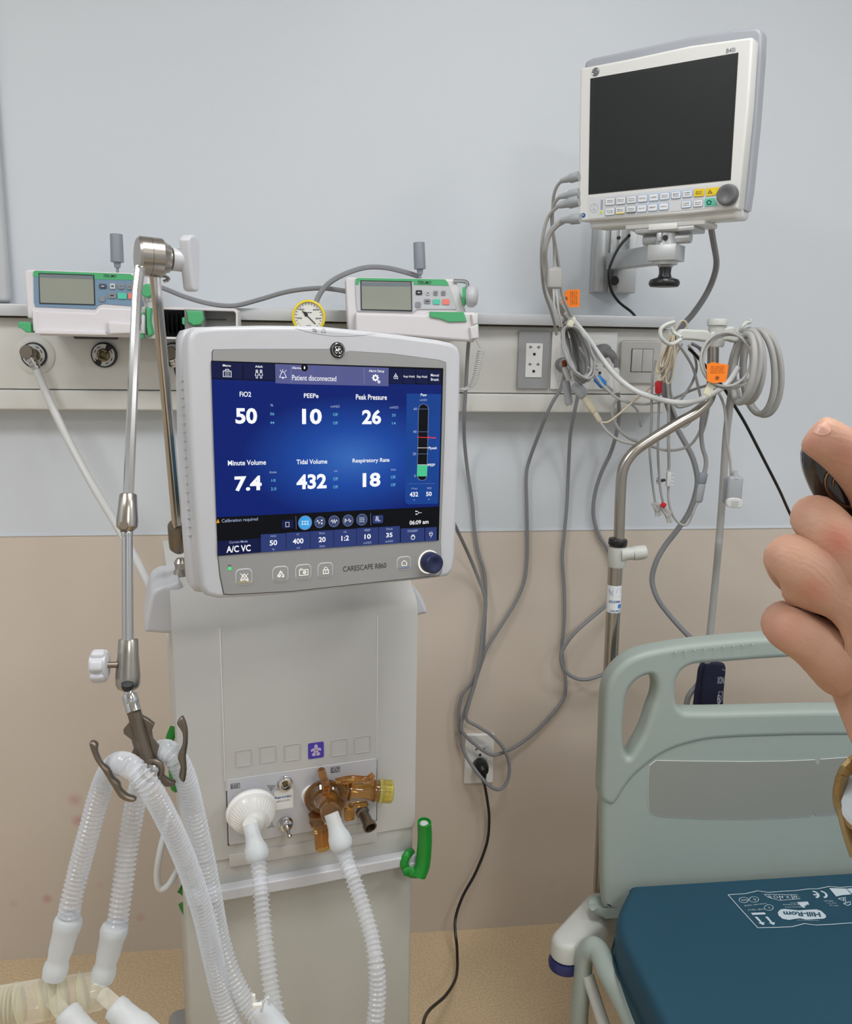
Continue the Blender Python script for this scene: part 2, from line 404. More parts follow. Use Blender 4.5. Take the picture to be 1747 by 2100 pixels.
WM = {}
def obj(name, b_, parent=None, ang=38, label=None, fr=None):
    bm = b_.bm
    if not len(bm.verts): return None
    bmesh.ops.recalc_face_normals(bm, faces=bm.faces[:])
    me = bpy.data.meshes.new(name)
    if fr is not None: X = fr.M.copy()
    elif parent is not None: X = WM[parent.name].copy()
    else:
        xs = [v.co for v in bm.verts]
        X = Matrix.Translation(((min(v.x for v in xs)+max(v.x for v in xs))/2, (min(v.y for v in xs)+max(v.y for v in xs))/2, min(v.z for v in xs)))
    bm.transform(X.inverted())
    bm.to_mesh(me); bm.free()
    for mn in b_.mats: me.materials.append(MATS[mn])
    me.shade_smooth(); me.set_sharp_from_angle(angle=R(ang))
    o = bpy.data.objects.new(name, me); COL.objects.link(o); WM[o.name] = X
    Lm = X
    if parent is not None: o.parent = parent; Lm = WM[parent.name].inverted() @ X
    o.location = Lm.translation; o.rotation_euler = Lm.to_euler()
    if label: o['label'] = label
    return o
def tag(o, label, cat, group=None):
    o['label'] = label; o['category'] = cat
    if group: o['group'] = group
    return o
def thing(name, M, label, cat, group=None):
    o = bpy.data.objects.new(name, None); COL.objects.link(o); o.empty_display_size = .05
    o.matrix_world = M; o.rotation_euler = M.to_euler(); o.location = M.translation
    WM[o.name] = M.copy(); return tag(o, label, cat, group)
def struct(name, b_, parent=None, ang=38):
    o = obj(name, b_, parent, ang); o['kind'] = 'structure'; return o
def ptx(fr, px, py, y=0):
    p = fr.u(px, py, y); return (p.x, p.z)
def pouts(fr, pts, y=0): return [ptx(fr, a, c, y) for a, c in pts]

# ------------------------------------------------------------------ the room
X0, X1, Y0 = -1.75, 2.35, -4.3
ZT = W(800, 1090, 0).z                     # top of the beige dado
b_ = B(); b_.box(((X0+X1)/2, .06, (CEIL+ZT)/2), (X1-X0, .12, CEIL-ZT), 'wall_paint'); b_.box(((X0+X1)/2, .059, ZT/2), (X1-X0, .122, ZT), 'dado_vinyl')
b_.box(((X0+X1)/2, -.001, ZT), (X1-X0, .006, .0025), 'wall_paint'); struct('wall_back', b_)
b_ = B(); b_.box(((X0+X1)/2, Y0/2, -.05), (X1-X0+.2, -Y0+.2, .1), 'floor_vinyl'); struct('floor', b_)
b_ = B(); b_.box(((X0+X1)/2, Y0/2, CEIL+.05), (X1-X0+.2, -Y0+.2, .1), 'ceil_white'); struct('ceiling', b_)
b_ = B(); b_.box((X0-.05, Y0/2, CEIL/2), (.1, -Y0, CEIL), 'wall_paint'); struct('wall_left', b_)
b_ = B(); b_.box((X1+.05, Y0/2, CEIL/2), (.1, -Y0, CEIL), 'wall_paint'); struct('wall_right', b_)
b_ = B(); b_.box(((X0+X1)/2, Y0-.05, CEIL/2), (X1-X0, .1, CEIL), 'wall_paint'); struct('wall_front', b_)
# grey upright trim at the left edge of the wall
p = W(24, 612, .03); q = W(0, 612, .03); b_ = B()
b_.box((p.x-.024, -.014, (CEIL+1.53)/2), (.034, .028, CEIL-1.53), 'rail_alu', .01, 3); b_.box((p.x-.06, -.006, (CEIL+1.53)/2), (.04, .012, CEIL-1.53), 'alu_satin', .003); struct('trim_1', b_)
for i, (lx, ly, wt) in enumerate(LAMPS):
    pos = ('nearest the head wall, between ventilator and bed', 'on the left, above the ventilator side', 'on the right, above the bed', 'furthest from the head wall')[i]
    t = thing('ceiling_light', Matrix.Translation((lx, ly, CEIL)), 'square white ceiling light panel ' + pos, 'ceiling light')
    b_ = B(); b_.box((lx, ly, CEIL-.012), (.62, .62, .024), 'white_plastic', .004); obj('frame', b_, t)
    b_ = B(); b_.box((lx, ly, CEIL-.03), (.57, .57, .012), 'lamp_diffuser'); obj('diffuser', b_, t)

# ------------------------------------------------------------------ bedhead service trunking with its aluminium rail
D1 = .06
zt = W(1040, 668, D1).z; zl = W(1040, 806, D1).z; zb = W(1040, 845, D1).z; xe = W(1363, 760, D1).x; XL = -1.3
tr = thing('service_trunking', Matrix.Translation(((XL+xe)/2, 0, zb)), 'long cream bedhead service trunking across the wall under an aluminium rail', 'wall trunking')
b_ = B(); b_.box(((XL+xe)/2, -D1/2, (zt+zl)/2), (xe-XL, D1, zt-zl), 'cream', .002); obj('front_panel', b_, tr)
b_ = B(); b_.box(((XL+xe)/2, -D1/2-.003, (zl+zb)/2-.001), (xe-XL, D1+.006, zl-zb-.0012), 'cream', .004, 3); obj('lower_lip', b_, tr)
b_ = B(); xr = W(1387, 642, .09).x
b_.box(((XL+xr)/2, -.045, 1.513), (xr-XL, .09, W(1300, 640, .09).z-W(1300, 663, .09).z), 'rail_alu', .002)
obj('rail', b_, tr, label='brushed aluminium equipment rail')
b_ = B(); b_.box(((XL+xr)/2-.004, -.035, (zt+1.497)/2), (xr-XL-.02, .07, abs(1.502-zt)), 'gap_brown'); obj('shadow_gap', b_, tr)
b_ = B(); b_.box((xe+.003, -D1/2, (zt+zb)/2), (.006, D1-.004, zt-zb-.002), 'cream', .002); obj('end_cap', b_, tr)

def plate_box(b_, x0, z0, x1, z1, y, th, m, r=.004, bev=.002):
    b_.plate([rrect(x0, z0, x1, z1, r)], y, th, m, bev)
def px_rect(fr, x0, y0, x1, y1, y=0):
    a = ptx(fr, x0, (y0+y1)/2, y); c = ptx(fr, x1, (y0+y1)/2, y); t = ptx(fr, (x0+x1)/2, y0, y); d = ptx(fr, (x0+x1)/2, y1, y)
    return a[0], d[1], c[0], t[1]
# power outlet, grey plate
def socket_face(b_, x0, z0, x1, z1, y, n=2):
    w_ = x1-x0; cx = (x0+x1)/2
    for k in range(n):
        cz = z1-(z1-z0)*(k+.5)/n+.006
        for sx_ in (-1, 1):
            b_.box((cx+sx_*.24*w_, y, cz+.004), (.0075, .001, .0022), 'ink_gray'); b_.box((cx+sx_*.25*w_, y, cz+.004), (.0018, .0012, .0065), 'ink_gray')
        b_.cyl((cx, y+.001, cz-.011), (cx, y-.0006, cz-.011), .0032, 'ink', seg=12)
x0, z0, x1, z1 = px_rect(WALL, 1062, 679, 1127, 798, -(D1+.008))
t = thing('power_outlet', Matrix.Translation(((x0+x1)/2, -D1, z0)), 'double power outlet with white insert in a grey metal plate on trunking', 'power outlet')
b_ = B(); plate_box(b_, x0, z0, x1, z1, -D1-.008, .008, 'plate_gray', .002, .002); obj('cover_plate', b_, t)
xa, za, xb, zb2 = px_rect(WALL, 1078, 704, 1112, 774, -(D1+.01))
b_ = B(); plate_box(b_, xa, za, xb, zb2, -D1-.0105, .004, 'plate_white', .001, .0008); socket_face(b_, xa, za, xb, zb2, -D1-.0105); obj('socket_insert', b_, t)
x0, z0, x1, z1 = px_rect(WALL, 1131, 680, 1264, 799, -(D1+.008))
t = thing('power_outlet', Matrix.Translation(((x0+x1)/2, -D1, z0)), 'wide white power outlet plate on trunking with grey plugs in it', 'power outlet')
b_ = B(); plate_box(b_, x0, z0, x1, z1, -D1-.007, .007, 'plate_white', .002, .0015); obj('cover_plate', b_, t)
for (q0, q1) in ((1146, 1186), (1212, 1250)):
    xa, za, xb, zb2 = px_rect(WALL, q0, 700, q1, 780, -(D1+.009))
    b_ = B(); plate_box(b_, xa, za, xb, zb2, -D1-.009, .003, 'plate_white', .001, .0006); socket_face(b_, xa, za, xb, zb2, -D1-.0092); obj('socket_insert', b_, t)
x0, z0, x1, z1 = px_rect(WALL, 1272, 698, 1354, 787, -(D1+.008))
t = thing('light_switch', Matrix.Translation(((x0+x1)/2, -D1, z0)), 'square silver rounded light switch with twin rockers on trunking', 'light switch')
b_ = B(); plate_box(b_, x0, z0, x1, z1, -D1-.009, .009, 'plate_silver', .008, .003); obj('cover_plate', b_, t)
xa, za, xb, zb2 = px_rect(WALL, 1295, 716, 1338, 762, -(D1+.01))
b_ = B(); b_.box(((xa+xb)/2, -D1-.0092, (za+zb2)/2), (xb-xa+.002, .001, zb2-za+.002), 'line_dark'); obj('recess', b_, t)
for k in (0, 1):
    b_ = B(); ww = (xb-xa)/2; b_.box((xa+ww*(k+.5), -D1-.0105, (za+zb2)/2), (ww-.0008, .004, zb2-za), 'switch_face', .001); obj('rocker', b_, t)
# lower wall outlet behind the dangling cords
x0, z0, x1, z1 = px_rect(WALL, 953, 1507, 1012, 1606, -.01)
t = thing('power_outlet', Matrix.Translation(((x0+x1)/2, 0, z0)), 'white power outlet low on the beige wall with a black plug', 'power outlet')
b_ = B(); plate_box(b_, x0, z0, x1, z1, -.011, .011, 'plate_white', .002, .002); obj('cover_plate', b_, t)
xa, za, xb, zb2 = px_rect(WALL, 968, 1529, 1000, 1588, -.013)
b_ = B(); plate_box(b_, xa, za, xb, zb2, -.0135, .004, 'plate_white', .001, .0006); socket_face(b_, xa, za, xb, zb2, -.0137); obj('socket_insert', b_, t)
p = W(986, 1572, .03); c1 = W(990, 1592, .045)
t = thing('mains_cable', Matrix.Translation(c1), 'black power cord and plug hanging from the low outlet to the floor', 'power cord')
b_ = B(); b_.lathe((p.x, -.0135, p.z), (0, -1, -.12), [(0, .0155), (.004, .018), (.02, .019), (.032, .016), (.036, .008)], 'black_plastic', 20)
b_.tube([W(986, 1572, .04), W(989, 1585, .046), W(993, 1603, .036)], [.012, .009, .006], 'black_plastic', 10, 5); obj('plug', b_, t)
b_ = B(); b_.tube([W(992, 1600, .038), W(999, 1640, .03), W(1003, 1680, .028), W(998, 1730, .03), W(975, 1790, .04), W(948, 1840, .05), W(933, 1890, .07), W(937, 1945, .12), W(936, 2000, .22), W(915, 2040, .33), W(880, 2072, .42), W(868, 2100, .5), W(870, 2140, .56)], .0036, 'black_plastic', 8); obj('cord', b_, t)

# gas outlets
def gas(cx, cy, label, fit=None, flange=False):
    p = W(cx, cy, D1)
    t = thing('gas_outlet', Matrix.Translation((p.x, -D1, p.z)), label, 'gas outlet', None)
    b_ = B()
    if flange: b_.lathe((p.x, -D1+.001, p.z), (0, -1, 0), [(0, .039), (.003, .039), (.006, .034), (.007, .026)], 'cream', 40); obj('flange', b_, t); b_ = B()
    b_.lathe((p.x, -D1+.001, p.z), (0, -1, 0), [(0, .0255), (.010, .0255), (.013, .0235), (.0131, .0228), (.010, .0225), (.010, 0)], 'socket_ring', 40); obj('ring', b_, t)
    b_ = B()
    for k in range(30):
        a0, a1 = 2*math.pi*k/30, 2*math.pi*(k+1)/30
        dark = (k % 15) in (3, 4, 5) and not flange
        b_.poly([(p.x+math.cos(a)*r_, -D1-.0112, p.z+math.sin(a)*r_) for a, r_ in ((a0, .0128), (a1, .0128), (a1, .0222), (a0, .0222))], 'ink' if dark else 'socket_label')
    for a in (25, 60, 120, 155, 215, 245, 290, 330):
        q = (p.x+math.cos(R(a))*.0175, p.z+math.sin(R(a))*.0175)
        b_.box((q[0], -D1-.0115, q[1]), (.007, .0004, .0016), 'ink', rot=Matrix.Rotation(R(90-a)+(0 if 1 else 0), 4, 'Y'))
    obj('label_ring', b_, t)
    b_ = B(); b_.lathe((p.x, -D1-.008, p.z), (0, -1, 0), [(0, .013), (.006, .013), (.008, .011), (.0081, .0085), (.001, .008), (.001, 0)], 'brass_old', 30)
    for a in range(4):
        q = (p.x+math.cos(R(a*90+30))*.0085, p.z+math.sin(R(a*90+30))*.0085); b_.box((q[0], -D1-.0155, q[1]), (.004, .002, .004), 'ink')
    obj('valve_seat', b_, t)
    return p, t
pA, tA = gas(72, 728, 'leftmost gas outlet on trunking, metal connector and white hose attached', flange=True)
pB, tB = gas(215, 728, 'unused gas outlet with black and white ring, middle of the three')
pC, tC = gas(358, 728, 'gas outlet beside the ventilator display with black hose nozzle')
def nozzle(p, o1, o2, t, label):
    b_ = B(); e = Vector(p)+Vector((0, -.02, 0)); k = Vector(o1)
    b_.cyl(Vector(p)+Vector((0, -.006, 0)), k, .0095, 'steel', .011, 20); b_.lathe(k+(Vector(p)-k)*.25, k-Vector(p), [(0, .0125), (.002, .0135), (.012, .0135), (.015, .012), (.015, .004)], 'steel_dark', 20)
    b_.cyl(k+Vector((.002, .006, -.004)), Vector(o2), .0085, 'steel', .0075, 16)
    for i in (.35, .6, .85): c = (k+Vector((.002, .006, -.004))).lerp(Vector(o2), i); d = (Vector(o2)-k).normalized(); b_.cyl(c-d*.002, c+d*.002, .0095, 'chrome', seg=16)
    return obj('nozzle', b_, t, label=label)
nozzle((pA.x, -D1, pA.z), W(54, 722, .11), W(76, 758, .105), tA, 'metal hose connector')
nozzle((pC.x, -D1, pC.z), W(349, 724, .11), W(362, 752, .10), tC, 'metal hose connector')
b_ = B(); b_.tube([W(360, 745, .10), W(367, 772, .11), W(378, 800, .12), W(400, 850, .16), W(420, 950, .3)], .0065, 'black_plastic', 10); tag(obj('gas_hose', b_), 'short black gas hose running from outlet behind the ventilator display', 'gas hose')
b_ = B(); b_.tube([W(74, 755, .105), W(88, 790, .11), W(112, 845, .12), W(145, 912, .14), W(190, 995, .18), W(235, 1070, .24), W(275, 1140, .3), W(312, 1212, .38), W(340, 1270, .45), W(365, 1350, .5)], .0078, 'lead_white', 12); tag(obj('gas_hose', b_), 'thick white gas hose slanting from the leftmost outlet to the ventilator', 'gas hose')

# ------------------------------------------------------------------ left pump: syringe pump clamped to the rail
PF = Fr((W(170, 690, .19).x, -.19, W(170, 690, .19).z))
t = thing('syringe_pump', PF.M, 'syringe pump with blue-grey keypad at the left end of the rail', 'pump')
def mk(fr): return B(fr.M)
O = lambda pts, y=0: pouts(PF, pts, y)
b_ = mk(PF); b_.plate([O([(50, 556), (58, 552), (278, 560), (292, 588), (299, 628), (300, 688), (260, 692), (82, 688), (74, 680), (70, 655), (56, 652), (52, 600)])], 0, .10, 'pump_white', .004); obj('housing', b_, t)
b_ = mk(PF); b_.plate([O([(69, 558), (74, 555), (268, 562), (277, 570), (286, 600), (296, 626), (290, 629), (212, 623), (202, 626), (196, 634), (73, 629), (70, 620)])], -.002, .003, 'pump_face_blue', .0006); 
b_.plate([O([(69, 557), (74, 555), (268, 562), (276, 568), (279, 575), (82, 570), (69, 566)])], -.0026, .0008, 'green_plastic'); obj('keypad', b_, t, label='blue-grey keypad with green top strip')
b_ = mk(PF); b_.plate([O([(80, 560), (194, 564), (196, 626), (82, 623)])], -.0032, .001, 'ink'); b_.plate([O([(82, 562), (192, 566), (194, 624), (84, 621)])], -.0036, .0005, 'pump_lcd'); b_.plate([O([(82, 562), (192, 566), (192, 573), (82, 569)])], -.0038, .0002, 'lcd_bar')
obj('lcd_screen', b_, t)
def key(fr, t, px, py, w_, h_, m, y=-.003, r=.002, th=.0015, nm='key', ic=None):
    b_ = B(fr.M); c = ptx(fr, px, py, y); k = 1/ (FPX/(fr.w(c[0], y, c[1])-CAM).dot(CF))
    b_.plate([rrect(c[0]-w_/2*k, c[1]-h_/2*k, c[0]+w_/2*k, c[1]+h_/2*k, r)], y-th, th, m, .0003)
    if ic: b_.box((c[0], y-th-.0002, c[1]), (w_*k*.45, .0003, h_*k*.22), ic)
    return obj(nm, b_, t)
for (px, py, w_, h_, m, ic) in [(211, 587, 14, 9, 'key_darkblue', 'socket_label'), (231, 587, 11, 11, 'pump_face_gray', 'ink'), (248, 587, 12, 11, 'key_gray', 'ink_gray'), (266, 588, 11, 11, 'key_gray', 'ink_gray'), (230, 606, 16, 11, 'key_gray', 'ink'), (251, 607, 18, 12, 'key_teal', None), (270, 607, 14, 12, 'key_pink', None), (210, 613, 11, 11, 'key_gray', None)]: key(PF, t, px, py, w_, h_, m, ic=ic)
def pxtext(fr, b_, s_, x0, y0, x1, y1, y, m, bold=0, shear=0):
    a = ptx(fr, x0, (y0+y1)/2, y); c = ptx(fr, x1, (y0+y1)/2, y); u = ptx(fr, (x0+x1)/2, y0, y); d = ptx(fr, (x0+x1)/2, y1, y)
    rot = math.atan2(c[1]-a[1], c[0]-a[0]) if False else 0
    b_.text(s_, a[0], d[1], c[0], u[1], y, m, bold, rot, shear)
b_ = mk(PF); pxtext(PF, b_, 'TERUMO', 212, 563, 239, 569, -.0029, 'ink', .01, .3); obj('lettering', b_, t)
b_ = mk(PF)                                  # the syringe tray below the face: a shelf with a back and a front lip
b_.plate([O([(72, 636), (200, 641), (210, 630), (292, 634), (300, 650), (299, 684), (262, 690), (226, 688), (82, 685), (74, 678)])], -.020, .02, 'pump_white', .004)
b_.plate([O([(84, 642), (196, 646), (222, 664), (224, 683), (88, 680)])], -.0207, .001, 'pump_white', 0); obj('syringe_tray', b_, t)
b_ = mk(PF); b_.plate([O([(86, 676), (224, 680), (226, 688), (82, 685)])], -.034, .034, 'pump_white', .002); b_.plate([O([(228, 660), (290, 664), (296, 684), (232, 686)])], -.03, .03, 'pump_white', .004); obj('tray_lip', b_, t)
b_ = mk(PF); b_.plate([O([(43, 661), (58, 660), (69, 664), (70, 682), (60, 682), (50, 674), (44, 672)])], -.018, .03, 'green_plastic', .002); obj('clamp_lever', b_, t, label='green clamp lever')
b_ = mk(PF); b_.plate([O([(302, 572), (310, 572), (312, 600), (308, 618), (302, 620)])], -.012, .03, 'pump_white', .003); c = PF.u(306, 597, -.016); b_.lathe(c, (-.3, -1, 0), [(0, .013), (.006, .013), (.009, .010)], 'green_plastic', 20); obj('plunger_knob', b_, t, label='green dial on white end block')
# slider section
b_ = mk(PF); b_.plate([O([(300, 628), (480, 632), (486, 638), (487, 700), (300, 694)]), O([(322, 634), (478, 638), (482, 642), (482, 694), (322, 690)])], .012, .07, 'pump_white', .0012); obj('slider_frame', b_, t)
b_ = mk(PF); b_.plate([O([(320, 633), (483, 637), (483, 697), (320, 691)])], .04, .03, 'pump_gray'); b_.plate([O([(318, 636), (378, 638), (378, 690), (318, 688)])], .034, .006, 'pump_dark'); b_.box(PF.u(440, 655, .038), (.045, .004, .002), 'pump_dark'); obj('slider_channel', b_, t)
b_ = mk(PF)
for k in range(5): c = PF.u(337+k*9.5, 664, .02); b_.lathe(c-Vector((.004, 0, 0)), (1, 0, 0), [(0, .012), (.0025, .02), (.004, .022), (.0055, .02), (.008, .012)], 'black_plastic', 20)
obj('bellows', b_, t, label='black rubber bellows')
b_ = mk(PF); b_.plate([O([(378, 634), (416, 636), (419, 668), (414, 690), (379, 686)])], -.004, .04, 'pump_gray', .003); b_.plate([O([(384, 637), (416, 638), (420, 655), (414, 666), (398, 668), (386, 660)])], -.010, .012, 'green_plastic', .003); b_.plate([O([(374, 652), (380, 650), (380, 668), (374, 664)])], -.006, .01, 'green_plastic', .002); obj('plunger_clip', b_, t, label='green and grey plunger clip')
b_ = mk(PF); b_.plate([O([(290, 640), (297, 642), (297, 694), (288, 694)])], -.02, .03, 'green_plastic', .002); b_.plate([O([(302, 630), (311, 632), (309, 660), (315, 684), (306, 691), (302, 670)])], -.01, .03, 'green_plastic', .002); obj('flange_clip', b_, t, label='green flange clips')
def alarm_lamp(fr, t, px0, px1, pt, pb, y):
    a = fr.u((px0+px1)/2, pb, y); u = fr.u((px0+px1)/2-2, pt, y); r_ = (fr.u(px1, pb, y)-fr.u(px0, pb, y)).length/2
    b_ = B(fr.M); b_.lathe(a, u-a, [(0, r_-.001), (.001, r_), ((u-a).length-.001, r_*.96), ((u-a).length, r_*.9)], 'lamp_gray', 28); obj('alarm_lamp', b_, t, label='grey cylinder lamp on a stem')
    b_ = B(fr.M); d = (u-a).normalized(); b_.cyl(a-d*.010, a, r_*.45, 'lamp_gray', r_*.55, 16); b_.cyl(a-d*.022, a-d*.008, r_*.22, 'lamp_gray', seg=12); obj('lamp_stem', b_, t)
alarm_lamp(PF, t, 227, 254, 480, 538, .05)
b_ = mk(PF); b_.box(PF.u(200, 670, .13)+Vector((0, 0, 0)), (.08, .07, .05), 'pump_dark', .004); obj('rail_clamp', b_, t)

# ------------------------------------------------------------------ right pump: infusion pump
QF = Fr((W(850, 690, .21).x, -.21, W(850, 690, .21).z))
t = thing('infusion_pump', QF.M, 'white infusion pump with green trim on the rail right of the pressure gauge', 'pump')
O = lambda pts, y=0: pouts(QF, pts, y)
b_ = mk(QF); b_.plate([O([(709, 572), (714, 568), (930, 572), (936, 576), (948, 610), (956, 640), (958, 700), (716, 690), (712, 640)])], .002, .10, 'pump_white', .004); obj('housing', b_, t)
b_ = mk(QF); b_.plate([O([(729, 573), (734, 570), (914, 574), (920, 580), (936, 634), (856, 634), (846, 641), (732, 638), (729, 600)])], -.001, .003, 'pump_face_gray', .0006); b_.plate([O([(729, 572), (734, 570), (912, 573), (917, 578), (920, 586), (848, 584), (848, 577), (738, 576), (734, 584), (729, 584)])], -.0018, .001, 'green_plastic'); obj('keypad', b_, t, label='light grey keypad with green top strip')
b_ = mk(QF); b_.plate([O([(739, 575), (844, 577), (845, 639), (740, 636)])], -.0024, .001, 'ink'); b_.plate([O([(741, 577), (842, 579), (843, 636), (742, 634)])], -.0028, .0005, 'pump_lcd'); b_.plate([O([(741, 579), (842, 580), (842, 588), (741, 587)])], -.003, .0002, 'lcd_bar'); obj('lcd_screen', b_, t)
for (px, py, w_, h_, m, ic) in [(859, 600, 13, 9, 'ink', 'socket_label'), (877, 601, 8, 8, 'pump_face_gray', 'ink'), (893, 601, 9, 9, 'key_gray', 'ink_gray'), (909, 601, 9, 9, 'key_gray', 'ink_gray'), (876, 618, 13, 9, 'key_gray', 'ink'), (895, 619, 15, 10, 'key_teal', None), (914, 619, 15, 11, 'key_pink', None), (857, 625, 11, 11, 'key_gray', None)]: key(QF, t, px, py, w_, h_, m, y=-.0015, ic=ic)
b_ = mk(QF); pxtext(QF, b_, 'TERUMO', 856, 576, 884, 583, -.0021, 'ink', .01, .3); obj('lettering', b_, t)
b_ = mk(QF); b_.plate([O([(728, 642), (868, 646), (878, 640), (968, 641), (974, 646), (974, 690), (966, 702), (950, 700), (830, 690), (728, 684)])], -.026, .03, 'pump_white', .005); obj('door', b_, t)
b_ = mk(QF); b_.plate([O([(877, 640), (946, 641), (952, 660), (916, 661), (900, 655), (878, 651)])], -.030, .005, 'green_plastic', .001); obj('door_handle', b_, t, label='green door handle')
b_ = mk(QF); b_.plate([O([(960, 646), (974, 642), (974, 664), (964, 668)])], -.036, .02, 'pump_white', .003); b_.plate([O([(957, 672), (974, 664), (976, 694), (960, 696)])], -.036, .02, 'pump_white', .003); b_.plate([O([(971, 664), (976, 668), (976, 676), (972, 676)])], -.033, .01, 'green_plastic', .001); obj('door_latch', b_, t)
b_ = mk(QF); c = QF.u(955, 608, -.01); b_.lathe(c, (1, -.25, 0), [(0, .014), (.004, .019), (.010, .021), (.016, .020), (.022, .015), (.024, .006)], 'white_plastic', 22); obj('rotary_knob', b_, t, label='glossy white knob')
b_ = mk(QF); b_.tube([QF.u(930, 576, .0), QF.u(955, 578, 0), QF.u(958, 590, 0), QF.u(950, 604, 0)], .004, 'chrome', 8); b_.lathe(QF.u(948, 608, -.008), (1, -.2, 0), [(0, .017), (.005, .019), (.007, .015)], 'green_plastic', 20); obj('knob_collar', b_, t)
alarm_lamp(QF, t, 849, 873, 497, 552, .05)
b_ = mk(QF); b_.box(QF.u(850, 680, .13), (.08, .07, .05), 'pump_dark', .004); obj('rail_clamp', b_, t)

# vacuum gauge with a yellow rim
c = W(633, 650, .17); n = (CAM-c); n.z *= .3; n.normalize(); GF = Fr(c, math.atan2(-n.x, -n.y)*-1 if False else math.atan2(n.x, -n.y), 0)
t = thing('pressure_gauge', GF.M, 'round yellow-rimmed pressure gauge peeking over the ventilator display', 'pressure gauge')
rg = (W(668, 650, .17)-W(598, 650, .17)).length/2
b_ = mk(GF); b_.lathe((0, .02, 0), (0, -1, 0), [(0, rg*.8), (.004, rg*.96), (.022, rg), (.028, rg*.97), (.029, rg*.87), (.024, rg*.84), (.024, 0)], 'gauge_yellow', 48); obj('rim', b_, t)
b_ = mk(GF); b_.lathe((0, -.0042, 0), (0, -1, 0), [(0, rg*.845), (.0006, rg*.84)], 'gauge_face', 48); 
for k in range(21):
    a = R(225-k*13.5); r_ = rg*.74; b_.box((math.cos(a)*r_, -.0052, math.sin(a)*r_), (.0032 if k % 2 else .0045, .0004, .0008), 'ink', rot=Matrix.Rotation(-a, 4, 'Y'))
for s_, x, z in (('4000', -.4, .42), ('6000', .4, .42), ('2000', -.55, -.08), ('8000', .55, -.08), ('mbar', 0, -.5)): b_.text(s_, x*rg-.005, z*rg-.0016, x*rg+.005, z*rg+.0016, -.0053, 'ink', .01)
b_.box((0, -.0052, rg*.25), (.012, .0004, .0012), 'ink'); obj('dial', b_, t)
b_ = mk(GF); a = R(-44); b_.box((math.cos(a)*rg*.22-.005, -.0058, math.sin(a)*rg*.22+.004), (rg*1.05, .0008, .0018), 'ink', rot=Matrix.Rotation(-a, 4, 'Y')); b_.lathe((-.005, -.005, .004), (0, -1, 0), [(0, .0035), (.0015, .003)], 'ink', 14); b_.box((-.006, -.0058, .006), (.008, .0008, .0045), 'ink', rot=Matrix.Rotation(-a, 4, 'Y')); obj('needle', b_, t)
b_ = mk(GF); b_.cyl((0, .01, -rg*.8), (0, .01, -.075), .006, 'brass_old'); b_.box((0, .04, -.05), (.04, .08, .03), 'pump_dark', .004); obj('gauge_stem', b_, t)

# hoses and cords along the rail
def cable(name, pts, r, m, label, cat, seg=8, sm=6, flat=1.0, group=None):
    b_ = B(); b_.tube([W(*p) for p in pts], r, m, seg, sm, flat=flat); return tag(obj(name, b_), label, cat, group)
cable('mains_cable', [(318, 585, .13), (345, 595, .13), (380, 609, .12), (430, 623, .11), (480, 627, .10), (530, 615, .10), (590, 598, .10), (650, 591, .11), (690, 594, .13), (716, 599, .16)], .0048, 'gray_cord', 'thin grey cord drooping between the two pumps over the rail', 'cord')
cable('gauge_hose', [(645, 640, .16), (652, 610, .15), (672, 583, .14), (705, 563, .13), (748, 549, .12), (790, 549, .12), (830, 558, .13), (862, 568, .14)], .0052, 'gray_cord', 'grey hose arching from the yellow gauge over the right pump', 'hose')
# coiled cord at the right of the infusion pump
b_ = B(); ax = catmull([W(986, 716, .2), W(981, 745, .2), W(974, 775, .2), W(964, 793, .2), W(948, 799, .2)], 12); ax = resample(ax, .0006); pts = []
for i, p in enumerate(ax):
    a = i*.0006/.0042*2*math.pi; rr = .0062; pts.append(p+Vector((rr*math.cos(a), rr*math.sin(a), .15*rr*math.sin(a))))
b_.tube([W(974, 690, .2), W(979, 702, .2), W(985, 714, .2)]+pts[4:], .0013, 'lead_white', 6, 0); tag(obj('coiled_cable', b_), 'white coiled cord dangling from the right pump behind display', 'coiled cord')

# ================================================================== the ventilator
p0 = W(600, 1500, .70)
VF = Fr((p0.x, p0.y, 0), R(12))
V = thing('ventilator', VF.M, 'white hospital ventilator on a trolley with a large blue touchscreen display', 'ventilator')
def vz(px, py, y=0): return VF.u(px, py, y).z
def vx(px, py, y=0): return VF.u(px, py, y).x
xl, xr_ = vx(363, 1500), vx(853, 1500)
z_ch = vz(500, 1268); z_top = vz(500, 1185, .06); z_bot = vz(600, 1738); z_ledge = vz(600, 1790)
b_ = B(VF.M); b_.xprism([(0, z_bot), (0, z_ch-.01), (.006, z_ch+.004), (.05, z_top-.008), (.075, z_top), (.34, z_top), (.34, z_bot)], xl, xr_, 'body_plastic'); b_.bevel(.008, 3, 20); obj('upper_cabinet', b_, V)
b_ = B(VF.M); xa, xb = vx(458, 1500), vx(772, 1500)
b_.xprism([(-.0025, vz(600, 1600)), (-.0025, z_ch-.01), (.0035, z_ch+.005), (.048, z_top-.006), (.074, z_top+.0025), (.2, z_top+.0025), (.2, z_ch), (.02, z_ch-.03), (.02, vz(600, 1600))], xa, xb, 'body_plastic'); b_.bevel(.0018, 2, 20)
for x_s in (xa, xb): b_.box((x_s, -.0015, (z_ch-.012+vz(600, 1580))/2), (.0011, .0035, z_ch-.012-vz(600, 1580)), 'seam_light', .0003)
obj('front_panel', b_, V)
